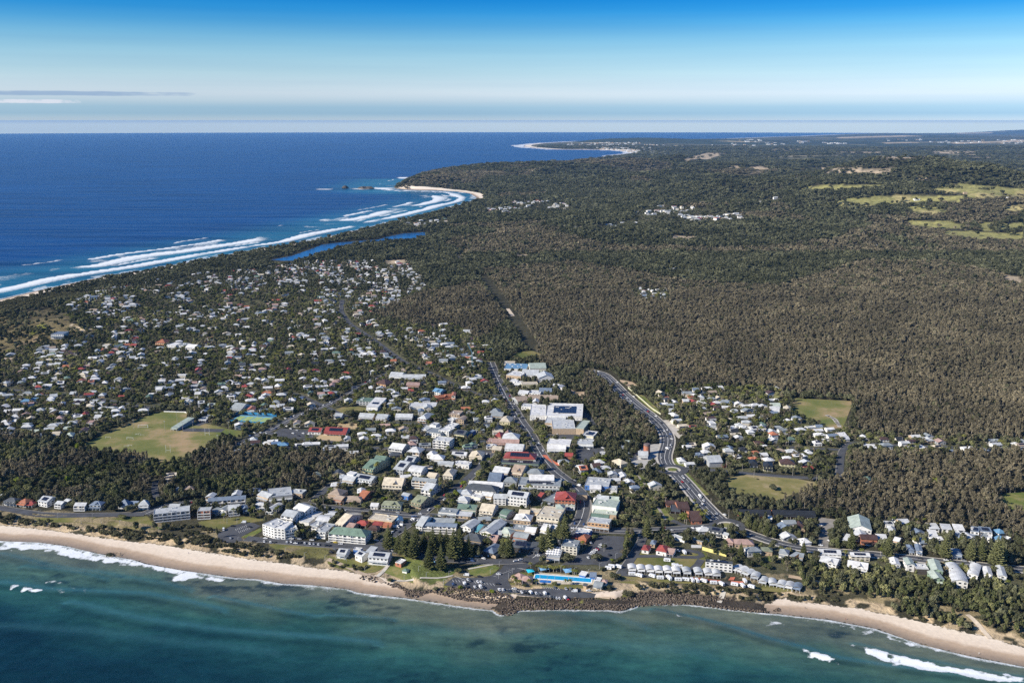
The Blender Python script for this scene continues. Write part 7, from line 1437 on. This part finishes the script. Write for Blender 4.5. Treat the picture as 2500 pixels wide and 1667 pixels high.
PL = 'D lamp 217,1110,1020 393,1215,1070 618,1110,1030 709,1200,1070 808,1120,1070 983,1130,1080 1022,1190,1100 705,1020,930 885,1030,930 1058,1060,960 1237,1080,980 1435,770,650 1580,850,790 1378,1000,905 92,1110,1030 265,1040,985|C lamp 975,1345,1270 1160,1275,1210 1258,1355,1290 1548,1340,1280 2075,1310,1235 1915,1185,1110 2190,1210,1160 712,1290,1230 475,1240,1185 238,1130,1090 1478,1450,1380|B lamp 948,900,850 1555,1020,975 1792,1080,1015 2055,1110,1055 808,670,590 855,610,560 935,670,600|A lamp 500,560,500 737,590,520 1035,640,560 1290,650,590 1530,680,620 1768,710,655 2030,780,700 1180,600,560|C power 1238,430,340 1886,590,450 1472,430,380|B power 2035,440,310 1655,370,290 2290,440,380|G power 2080,1240,1070 590,160,90 1765,1330,1250 2125,220,120 2180,300,220|H power 1048,1410,1290 918,1540,1440 180,530,430 275,500,420 90,320,250 35,200,110 465,660,590 1315,980,905 1450,960,870 1575,1400,1240 1800,1570,1450 290,720,620 445,1060,940 330,790,710|E power 1505,590,480 935,340,220 395,420,350 130,180,60 2108,270,180 1555,720,640 710,140,80|I power 905,1110,1010 1108,1150,1050 1752,1210,1090 2055,1290,1190 845,770,680 1695,820,690 450,740,650 1257,1230,1120 1665,830,780|J power 925,1030,930 1840,600,505 1740,630,545 1200,620,520 895,620,540 1368,780,725 1598,680,625 1902,880,830 1090,810,740 1005,880,820 2255,400,310 1945,640,570|J flood 345,560,450 175,740,540 375,800,680 245,800,680 690,980,850 835,830,680|K flood 1707,765,650 2105,795,670 1655,590,450 1850,570,430|L power 105,600,505 305,770,710 795,790,710 1165,820,710 1518,830,750 1880,850,780 480,760,690 40,740,660 75,670,570'
for s_ in PL.split('|'):
    k, kd, *r = s_.split(' ')
    for q in r: x_, yb, yt = map(float, q.split(',')); pole(k, x_, yb, yt, kd)
for i, (k, x_, y_, lab) in enumerate((('J', 555, 850, 'far rugby goal posts beside the netball courts'), ('J', 57, 1070, 'near rugby goal posts at the bottom of the football field'))):
    w_ = P(*cv(k, x_, y_), Z0); ro = obj('rugby_goal', None, None, (w_[0], w_[1], T1(*w_)), 0)
    for sx in (-1, 1): obj('post', cached('rp', lambda: (lambda m: (m.cyl(0, 0, 0, 10, .18, .12, 6), m.me('post', [M_WHITE]))[1])(MB())), ro, (sx * 2.75, 0, 0))
    obj('crossbar', cached('rc', lambda: (lambda m: (m.tube((-2.6, 0, 3), (2.6, 0, 3), .12), m.me('crossbar', [M_WHITE]))[1])(MB())), ro); tag(ro, lab, 'goal posts', 'goals on the sports field')
for x_, y_, s_, lab in ((1825, 755, 1.7, 'largest white football goal below the floodlight'), (1660, 905, 1.2, 'white football goal in the middle of the turf'), (1380, 888, .9, 'small white goal left of the middle one'), (1615, 1000, .8, 'left of two small goals near the wood'), (1657, 990, .8, 'right of two small goals near the wood'), (1750, 848, .7, 'first small training goal in the turf centre'), (1770, 840, .7, 'second small training goal in the turf centre'), (1815, 855, .7, 'third small training goal in the turf centre')):
    w_ = P(*cv('K', x_, y_), Z0); ro = obj('football_goal', None, None, (w_[0], w_[1], T1(*w_)), random.uniform(-.2, .3)); ro.scale = (s_,) * 3
    obj('frame', cached('fg', lambda: (lambda m: (m.cyl(-3.6, 0, 0, 2.4, .12, n=5), m.cyl(3.6, 0, 0, 2.4, .12, n=5), m.tube((-3.6, 0, 2.4), (3.6, 0, 2.4), .12), m.tube((-3.6, 2, 0), (3.6, 2, 0), .1), m.tube((-3.6, 2, 0), (-3.6, 0, 2.4), .08), m.tube((3.6, 2, 0), (3.6, 0, 2.4), .08), m.me('frame', [M_WHITE]))[6])(MB())), ro); tag(ro, lab, 'goal', 'goals on the sports field')
# ---------------------------------------------------------------- cranes, water tower, tanks, pool, courts
def put_at(k, x_, y_): w_ = P(*cv(k, x_, y_), Z0); return w_[0], w_[1], T1(*w_)
x_, y_, z_ = put_at('q', 988, 852); ro = obj('tower_crane', None, None, (x_, y_, z_)); m_ = mat('crane_blue', (.22, .42, .52), .5)
def lattice(L_, r, m):
    mb = MB(); n = int(L_ / (2 * r))
    for sx in (-1, 1):
        for sy in (-1, 1): mb.tube((sx * r, sy * r, 0), (sx * r, sy * r, L_), .12, n=4)
    for i in range(n):
        z0, z1 = L_ * i / n, L_ * (i + 1) / n
        for a, b_ in (((-r, -r), (r, -r)), ((r, -r), (r, r)), ((r, r), (-r, r)), ((-r, r), (-r, -r))): mb.tube((*a, z0), (*b_, z1), .07, n=3)
    return mb.me('lattice', [m])
obj('mast', lattice(30, .9, m_), ro); jb = obj('jib', lattice(16, .6, m_), ro, (0, 0, 30)); jb.rotation_euler = (0, -.45, 0); obj('cab', cached('cab', lambda: (lambda m: (m.box(-1, -1, 0, 1, 1, 2.2), m.me('cab', [M_WHITE]))[1])(MB())), ro, (1.6, 0, 28)); tag(ro, 'pale blue tower crane rising above the northern houses', 'crane')
x_, y_, z_ = put_at('J', 1465, 555); ro = obj('mobile_crane', None, None, (x_, y_, z_)); ym = mat('crane_yellow', (.55, .42, .04), .5); bm_ = MB(); bm_.tube((0, 0, 2.2), (-11, 0, 24), .45, .3, 6); obj('boom', bm_.me('boom', [ym]), ro); bm_ = MB(); bm_.tube((-11, 0, 24), (-16.5, 0, 35), .22, .14, 5); obj('jib', bm_.me('jib', [M_WHITE]), ro); bm_ = MB(); bm_.box(-2, -1.3, .5, 4, 1.3, 2.4); bm_.box(3, -1.2, 2.4, 4.6, 1.2, 3.4); obj('body', bm_.me('body', [ym]), ro); tag(ro, 'yellow mobile crane with long thin boom behind the tennis courts', 'crane')
x_, y_, z_ = put_at('H', 1980, 1085); ro = obj('water_tower', None, None, (x_, y_, z_)); bm_ = MB(); bm_.cyl(0, 0, -.3, 11, 4, 4, 20); obj('drum', bm_.me('drum', [wallmat('brick')]), ro); bm_ = MB(); bm_.cyl(0, 0, 11, 12.6, 4.15, 4.15, 20); bm_.cyl(0, 0, 12.6, 13, 3.6, 3.4, 20); obj('tank', bm_.me('tank', [mat('rusty_tank', (.16, .12, .11), .7)]), ro); tag(ro, 'round brick water tower with dark tank at the railway plaza', 'water tower')
gx_, gy_ = P(*cv('H', 1690, 1110), Z0), P(*cv('H', 1640, 985), Z0)
a = P(*cv('H', 1700, 1112), Z0 + 4); b_ = P(*cv('H', 1655, 985), Z0 + 4); d_ = b_ - a; L_ = float(np.hypot(*d_)); building(*(a + d_ / 2 + np.array([4, 0])), L_, 8, math.atan2(d_[1], d_[0]), 4, 'skil', 'pale', 'grey', 1, 'nk', 'long pale platform roof slanting across the railway yard', 'platform roof', 'platform_roof')
kids0 = 0
w1 = P(*px('D 1010,1040 E 0,0')[0]) if False else None
# rail line strip beside the platform
rl = P(*px('H 1540,1030 1700,1200 1830,1330 1990,1500 E 60,250 140,370').T, Z0); mb = MB(); ribbon(mb, rl, -7, 7, .20); tag(obj('lawn', mb.me('lawn', [M_VERGE])), kind='structure'); mb = MB(); ribbon(mb, rl, -1.4, 1.4, .32); tag(obj('path', mb.me('path', [mat('ballast', (.3, .27, .24), .95)])), kind='structure')
for s_, w_, m_ in (('L 60,0 A 0,0', 0, None), ('H 390,1040 540,1160 620,1240', 0, None)): pass
for s_, w_, m_ in (('C 630,1300 720,1240 780,1180', 1.8, M_PATH), ('C 0,1100 250,1180 450,1275 620,1300 700,1370', 2.2, mat('sandy_path', (.42, .33, .24), .95)), ('C 880,1350 1200,1360 1500,1370 1600,1330', 1.2, M_PATH), ('C 1790,1250 1950,1220 2110,1190', 1.2, M_PATH), ('E 815,1360 870,1280 900,1240', 2, M_PATH), ('I 2180,440 2290,475 2352,590', 2.5, M_PATH), ('w 1090,1080 1130,1095 1175,1150', 2.5, M_PATH), ('E 1700,1080 1900,1110 2100,1160 2200,1185', 3, M_BARE), ('r 1990,1045 2100,1130 2140,1175', 2, mat('track_sand', (.6, .5, .38), .95)), ('q 1230,430 1265,480', 4, mat('track_sand', (.6, .5, .38), .95)), ('I 150,500 260,640 350,730', 6, M_PATH), ('m 1460,30 1530,85 1570,100', 2.6, mat('red_paving', (.55, .16, .09), .9))):
    if m_ is None: continue
    a = px(s_); mb = MB(); ribbon(mb, P(a[:, 0], a[:, 1], Z0), -w_, w_, .36, step=6); tag(obj('path', mb.me('path', [m_])), kind='structure')
for s_ in ('E 960,1090 1020,1090 1000,1130 930,1130', 'E 970,1140 1130,1145 1110,1175 950,1165', 'E 460,1095 640,1110 640,1135 450,1115', 'E 640,1115 830,1130 820,1150 640,1140'): flat_poly('red_paving', px(s_), mat('red_paving', (.55, .16, .09), .9), .30)
# swimming pool: deck, basin rim, water, lanes
PO = px('D 555,1095 600,1048 1268,1098 1232,1165'); PW = P(PO[:, 0], PO[:, 1], Z0 + .6)
DK = px('D 535,1150 575,1030 1320,1090 1300,1190 620,1175'); flat_poly('pool_deck', DK, mat('pool_deck', (.55, .48, .36), .9), .28, label='pale paved deck around the swimming pool'); burn(P(DK[:, 0], DK[:, 1], Z0))
flat_poly('grass_bank', px('D 620,1180 1150,1190 1180,1230 900,1240 640,1220'), M_GRASS, .22)
pmw = bpy.data.materials.new('pool_water'); pmw.use_nodes = True; pb = pmw.node_tree.nodes['Principled BSDF']; pb.inputs['Base Color'].default_value = (.008, .40, .66, 1); pb.inputs['Roughness'].default_value = .12
c_ = PW.mean(0); e = PW[2] - PW[1]; rz = math.atan2(e[1], e[0]); Lp = 50.0; Wp = float(abs(np.cross(e / np.hypot(*e), PW[0] - PW[1]))) ; zp = T1(*c_) + .3
ro = obj('swimming_pool', None, None, (c_[0], c_[1], zp), rz); mb = MB(); mb.box(-Lp / 2, -Wp / 2, 0, Lp / 2, Wp / 2, .12); obj('water', mb.me('water', [pmw]), ro)
mb = MB(); [mb.box(*q) for q in ((-Lp / 2 - 1, -Wp / 2 - 1, 0, Lp / 2 + 1, -Wp / 2, .3), (-Lp / 2 - 1, Wp / 2, 0, Lp / 2 + 1, Wp / 2 + 1, .3), (-Lp / 2 - 1, -Wp / 2, 0, -Lp / 2, Wp / 2, .3), (Lp / 2, -Wp / 2, 0, Lp / 2 + 1, Wp / 2, .3))]; obj('rim', mb.me('rim', [M_WHITE]), ro)
for i in range(7):
    mb = MB(); mb.box(-Lp / 2 + .1, -.1, 0, Lp / 2 - .1, .1, .03); obj('lane_rope', cached('rope', lambda: mb.me('lane_rope', [mat('rope_blue', (.03, .16, .42), .5)])), ro, (0, -Wp / 2 + (i + 1) * Wp / 8, .13))
tag(ro, 'long bright blue outdoor swimming pool behind the sea wall', 'swimming pool')
o_, _ = flat_poly('wading_pool', px('D 605,1135 640,1128 760,1138 752,1168 620,1160'), mat('wading_water', (.03, .16, .45), .2), .42, label='small dark blue wading pool'); 
for k, x_, y_, r, c_, lab in (('D', 665, 990, 4.2, 'shade_blue', 'pale blue shade sail beyond the pool'), ('D', 980, 1018, 4.2, 'shade_blue', 'second shade sail right of the first, beyond the pool'), ('D', 495, 1025, 3.2, 'shade_teal', 'big turquoise shade canopy at the pool entrance'), ('C', 1385, 1180, 3.4, 'shade_blue', 'blue play structure under the pines')):
    x2, y2, z2 = put_at(k, x_, y_ + 20); ro = obj('shade_sail', None, None, (x2, y2, z2), .3); mb = MB(); mb.add([(-r, -r, 2.6), (r, -r, 3.3), (r, r, 2.6), (-r, r, 3.3), (0, 0, 4)], [(0, 1, 4), (1, 2, 4), (2, 3, 4), (3, 0, 4)]); obj('canopy', mb.me('canopy', [mat(c_, (.18, .36, .55) if c_ == 'shade_blue' else (.02, .42, .55), .7)]), ro)
    for sx, sy in ((-1, -1), (1, -1), (1, 1), (-1, 1)): mb = MB(); mb.cyl(sx * (r - .1), sy * (r - .1), 0, 2.6, .09, n=5); obj('post', mb.me('post', [M_METAL]), ro)
    tag(ro, lab, 'shade sail')
# white sails over the restaurant terrace
for i in range(5):
    for j in range(4):
        x2, y2, z2 = put_at('D', 715 + i * 34 + j * 6, 838 - j * 28 + i * 3); ro = obj('terrace_umbrella', None, None, (x2, y2, z2), .4); mb = MB(); mb.add([(-1.7, -1.7, 2.5 + 1.8), (1.7, -1.7, 4.3), (1.7, 1.7, 4.3), (-1.7, 1.7, 4.3), (0, 0, 5.2)], [(0, 1, 4), (1, 2, 4), (2, 3, 4), (3, 0, 4)]); obj('canopy', cached('umb', lambda: mb.me('canopy', [M_WHITE])), ro); obj('pole', cached('umbp', lambda: (lambda m: (m.cyl(0, 0, 0, 5.1, .06, n=5), m.me('pole', [M_METAL]))[1])(MB())), ro); later(ro, 'white terrace sail', x2, y2, 8, 'sail', 'white sails over the restaurant terrace')
# tennis courts
TC = px('J 850,668 960,590 1420,618 1290,690'); burn(P(TC[:, 0], TC[:, 1], Z0) - np.array([0, 6])); burn(P(TC[:, 0], TC[:, 1], Z0)); flat_poly('tennis_court', TC, mat('court_blue', (.10, .32, .52), .9), .2, label='blue tennis courts with green playing areas')
for i in range(4):
    q = [(.04 + i * .24, .12), (.25 + i * .24, .12), (.25 + i * .24, .86), (.04 + i * .24, .86)]; A0, A1, A2, A3 = TC; f = lambda s, t_: A0 * (1 - s) * (1 - t_) + A3 * s * (1 - t_) + A2 * s * t_ + A1 * (1 - s) * t_
    flat_poly('court_surface', np.array([f(s, t_) for s, t_ in q]), mat('court_green', (.30, .40, .16), .9), .26)
def fence(pts_, h, mt, lab, nm='fence', post=True, cat='fence'):
    pw = P(pts_[:, 0], pts_[:, 1], Z0); ro = obj(nm, None, None, (pw[0][0], pw[0][1], T1(*pw[0]))); ox_, oy_, oz_ = ro.location
    for a, b_ in zip(pw[:-1], pw[1:]):
        L_ = float(np.hypot(*(b_ - a))); n = max(1, int(L_ / 6)); d_ = (b_ - a) / L_; s_ = L_ / n; rz = math.atan2(d_[1], d_[0])
        pm_ = (lambda m: (m.box(.1, -.05, .1, s_ - .1, .05, h), m.me('panel', [mt]))[1])(MB()); 
        for i in range(n):
            q = a + d_ * i * s_; z = T1(*q) - oz_; obj('panel', pm_, ro, (q[0] - ox_, q[1] - oy_, z + .1), rz)
            if post: obj('post', cached(('fp', h), lambda: (lambda m: (m.box(-.09, -.09, 0, .09, .09, h + .25), m.me('post', [M_METAL]))[1])(MB())), ro, (q[0] - ox_, q[1] - oy_, z))
    tag(ro, lab, cat)
fence(px('J 870,610 960,578 1200,595 1440,612'), 4, mat('windbreak_blue', (.03, .20, .38), .8), 'blue windbreak fence behind the tennis courts')
fence(px('J 845,675 1080,690 1250,702'), 2.5, mat('windbreak_blue', (.03, .20, .38), .8), 'blue windbreak fence in front of the tennis courts')
fence(px('E 595,745 905,832'), 3.6, mat('fence_yellow', (.70, .62, .22), .8), 'long pale yellow boundary wall of the caravan park', 'boundary_wall', False, 'wall')
fence(px('E 455,715 590,718'), 3.0, M_WHITE, 'short white wall joining the yellow boundary wall', 'boundary_wall', False, 'wall')
fence(px('K 2090,552 2352,560 J 330,575'), 1.6, M_WHITE, 'low white panel fence along the top of the football field')
fence(px('H 1740,250 1850,345 2050,520 2160,592'), 2.6, mat('fence_lemon', (.50, .49, .33), .8), 'pale yellow noise wall along the bypass road', 'noise_wall', False, 'wall')
fence(px('L 1385,382 1720,408 F 0,0')[:1].repeat(1, 0) if False else px('F 1395,400 1720,412 1880,450'), 1.8, mat('hedge_yellow', (.25, .22, .03), .9), 'yellow-green clipped hedge behind the white sloping roofs', 'hedge', False, 'hedge')
# clipped hedge between car park and street, as leafy blocks
ro = obj('hedge', None, None, (*P(*cv('D', 1720, 700), Z0), 0)); hx, hy, hz = ro.location; zz = T1(hx, hy); ro.location = (hx, hy, zz)
for i in range(16):
    k_ = i / 15; x_, y_ = P(*cv('D', 1735 + (1690 - 1735) * k_, 540 + (850 - 540) * k_), Z0); obj('crown', IC[(1, i % 3)][0], ro, (x_ - hx, y_ - hy, -.2), scale=(2.6, 2.6, 4.2))
for i in range(14):
    k_ = i / 13; x_, y_ = P(*cv('D', 1690 + (1400 - 1690) * k_, 850 + (1010 - 850) * k_), Z0); obj('crown', IC[(0, i % 3)][0], ro, (x_ - hx, y_ - hy, -.3), scale=(2.4, 2.4, 1.7))
tag(ro, 'tall hedge dividing the car park from the tree-lined street', 'hedge')
# ---------------------------------------------------------------- sea wall boulders
def boulder(seed):
    r = np.random.default_rng(seed); v, f = ico(0, 0, .25, .62, .5, .42, r, .32, 5, 4); return mesh('boulder', v, f, [M_ROCK])
M_ROCK = mat('basalt_boulder', (.09, .072, .058), .95, .5, .9, .2, c2=(.23, .18, .135))
ROCKP = [poly('m 1228,985 1300,992 1500,1003 1800,1006 1930,1010 2000,1012 2080,1002 2200,972 2323,968 2323,1000 2200,1010 2080,1052 1970,1082 1880,1072 1500,1072 1300,1078 1225,1112 1165,1108 1180,1070 1210,1030'), poly('E -60,1328 400,1336 800,1395 1100,1430 1400,1468 1640,1462 1560,1490 1450,1542 1200,1532 800,1482 400,1435 0,1392'),
         poly('m 480,895 620,925 780,925 850,922 1000,942 1150,958 1260,985 1215,1035 1150,1012 900,985 700,968 600,990 530,988 515,950'), poly('m 380,862 500,885 530,910 430,895'), poly('C 390,1300 560,1280 660,1340 640,1380 400,1330')]
bp_ = []
for q_, sp in zip(ROCKP, (1.25, 1.25, 1.35, 1.6, 2.2)):
    w_ = np.array([P(u_, v_, 4.6 if v_ < np.interp(u_, [860, 1031, 1230, 1500, 1700, 1850], [1420, 1446, 1474, 1478, 1469, 1484]) else .3) for u_, v_ in q_]); lo_, hi_ = w_.min(0), w_.max(0); gx, gy = np.meshgrid(np.arange(lo_[0], hi_[0], sp), np.arange(lo_[1], hi_[1], sp)); gx = gx.ravel() + rng.uniform(-.5, .5, gx.size) * sp; gy = gy.ravel() + rng.uniform(-.5, .5, gy.size) * sp
    m_ = inside(w_, gx, gy); bp_.append(np.stack([gx[m_], gy[m_]], -1))
_gx, _gy = np.meshgrid(np.arange(rockx0, rockx1, 1.15), np.arange(780, 960, 1.15)); _gx = _gx.ravel() + rng.uniform(-.6, .6, _gx.size); _gy = _gy.ravel() + rng.uniform(-.6, .6, _gy.size); _d = landd(_gx, _gy); _m = (_d > -1.0) & (_d < 13 + rng.uniform(-3, 3, _d.size)) & (_gx > rockx0 + rng.uniform(-5, 9, _d.size)); bp_.append(np.stack([_gx[_m], _gy[_m]], -1))
bp_ = np.concatenate(bp_); bz = np.maximum(T(bp_[:, 0], bp_[:, 1]), -.2) + rng.uniform(-.4, .4, len(bp_)); bs = rng.uniform(.8, 2.0, (len(bp_), 1)) * rng.uniform(.8, 1.2, (len(bp_), 3))
gn_stuff('sea_wall_boulders', np.stack([bp_[:, 0], bp_[:, 1], bz], -1), bs, rng.uniform(0, 6.28, len(bp_)), rng.integers(0, 4, len(bp_)), [boulder(s_) for s_ in range(4)], 'thousands of dark and tan boulders piled as a sea wall')
# driftwood, offshore rocks, people on the sand
x_, y_, z_ = put_at('A', 1420, 1010); ro = obj('fallen_tree', None, None, (x_, y_, T1(x_, y_) + .3)); rr = random.Random(5); mb = MB()
for i in range(46):
    a = rr.uniform(0, 6.28); d_ = rr.uniform(0, 7); cx_, cy_ = math.cos(a) * d_ * 1.5, math.sin(a) * d_ * .8; b2 = rr.uniform(0, 6.28); L2 = rr.uniform(1.5, 5); mb.tube((cx_, cy_, rr.uniform(0, .6)), (cx_ + math.cos(b2) * L2, cy_ + math.sin(b2) * L2, rr.uniform(.3, 2.4)), .18, .05, 4)
obj('branches', mb.me('branches', [mat('bleached_wood', (.42, .33, .22), .9)]), ro)
lv = crown(77, 6, 22, .3, 'low').me('leaves', [FO_SCRUB]); obj('leaves', lv, ro, (0, 0, -.5), scale=(6, 4, 2.2)); tag(ro, 'heap of fallen branches lying in the wash on the left beach', 'fallen tree')
for i, (u, v, w_, d_, h_, lab) in enumerate(((842, 460, 40, 50, 19, 'taller pointed sea rock off the headland'), (893, 461, 90, 70, 15, 'low dark sea rock between the stack and the headland'))):
    x_, y_ = P(u, v, 0); rr = np.random.default_rng(40 + i); v_, f_ = ico(0, 0, 0, w_ / 2, d_ / 2, h_, rr, .35, 9, 5); o_ = obj('sea_rock', mesh('sea_rock', v_, f_, [mat('dark_rock', (.09, .075, .06), .95)]), None, (x_, y_, -(x_ ** 2 + y_ ** 2) / 2 / RE - 2)); tag(o_, lab, 'rock')
def figure(x_, y_, rz, cloth, lab):
    me = bpy.data.meshes.new('person'); J = [(0, 0, .92), (0, 0, 1.15), (0, 0, 1.42), (0, .02, 1.56), (0, .03, 1.70), (-.2, 0, 1.40), (-.28, .08, 1.12), (-.26, .22, .92), (.2, 0, 1.40), (.28, -.06, 1.12), (.27, .02, .88), (-.1, 0, .88), (-.13, .2, .48), (-.12, .12, .06), (-.12, .28, .03), (.1, 0, .88), (.12, -.06, .46), (.12, -.28, .08), (.12, -.14, .03)]
    E_ = [(0, 1), (1, 2), (2, 3), (3, 4), (2, 5), (5, 6), (6, 7), (2, 8), (8, 9), (9, 10), (0, 11), (11, 12), (12, 13), (13, 14), (0, 15), (15, 16), (16, 17), (17, 18)]; me.from_pydata(J, E_, []); o = obj('person', me, None, (x_, y_, T1(x_, y_)), rz)
    me.materials.append(cloth); sk = o.modifiers.new('skin', 'SKIN'); R_ = [.14, .13, .15, .06, .105, .06, .045, .04, .06, .045, .04, .10, .075, .05, .045, .10, .075, .05, .045]
    for i, d_ in enumerate(me.skin_vertices[0].data): d_.radius = (R_[i],) * 2
    me.skin_vertices[0].data[0].use_root = True; ss = o.modifiers.new('smooth', 'SUBSURF'); ss.levels = 1; ss.render_levels = 1; tag(o, lab, 'person', 'people walking on the beach')
for k, x_, y_, rz, c_, lab in (('B', 1290, 1270, 1.2, (.05, .05, .08), 'dark-clad walker alone on the wide left beach'), ('B', 318, 1055, .5, (.1, .1, .3), 'small walker near the eroded dune on the left beach'), ('r', 1085, 1064, 1.5, (.05, .05, .06), 'left of two walkers on the right beach'), ('r', 1215, 1070, 1.5, (.3, .05, .05), 'right of two walkers on the right beach'), ('r', 2065, 1290, 2.2, (.5, .5, .5), 'pale-clad person at the water edge far right'), ('r', 955, 1003, .2, (.1, .1, .1), 'person standing on the sand beside the end of the rocks')):
    w_ = P(*cv(k, x_, y_), 1.2); figure(w_[0], w_[1], rz, mat('cloth_' + lab[:9].replace(' ', '_'), c_, .9), lab)
# parked red truck beside the grey shed
x_, y_, z_ = put_at('I', 865, 1095); ro = obj('fire_truck', None, None, (x_, y_, z_ + .1), .5); bm_ = MB(); bm_.box(-1.3, -3.6, .8, 1.3, 1.6, 3.4); bm_.box(-1.3, 1.8, .8, 1.3, 3.8, 3.1); obj('body', bm_.me('body', [mat('truck_red', (.6, .03, .03), .5)]), ro); bm_ = MB(); bm_.box(-1.15, 3.78, 1.9, 1.15, 3.86, 2.8); bm_.box(-1.35, 2.2, 1.9, 1.35, 3.4, 2.7); obj('window_glass', bm_.me('window_glass', [M_GLASS]), ro)
for sx in (-1, 1):
    for sy in (-2.2, 2.6): w2 = obj('wheel', WH, ro, (sx * 1.2, sy, .5)); w2.scale = (1.6, 1.5, 1.5)
tag(ro, 'red and white truck parked beside the grey shed', 'truck')
for i in range(4):
    pass
finish_labels()
print('OBJS', len(COL.objects))
# ---------------------------------------------------------------- haze: even sea air over the whole place
mb = MB(); mb.box(-60000, -3000, -520, 60000, 80500, 408); hm = bpy.data.materials.new('haze'); hm.use_nodes = True; t = hm.node_tree; t.nodes.clear(); pv = N(t, 'ShaderNodeVolumePrincipled'); setin(pv, 'Color', (.27, .54, .95, 1)); setin(pv, 'Density', HAZE); setin(pv, 'Anisotropy', .0)
ot = N(t, 'ShaderNodeOutputMaterial'); t.links.new(pv.outputs[0], ot.inputs['Volume']); hz_ = obj('haze', mb.me('haze', [hm])); tag(hz_, 'thin blue sea haze', kind='stuff')
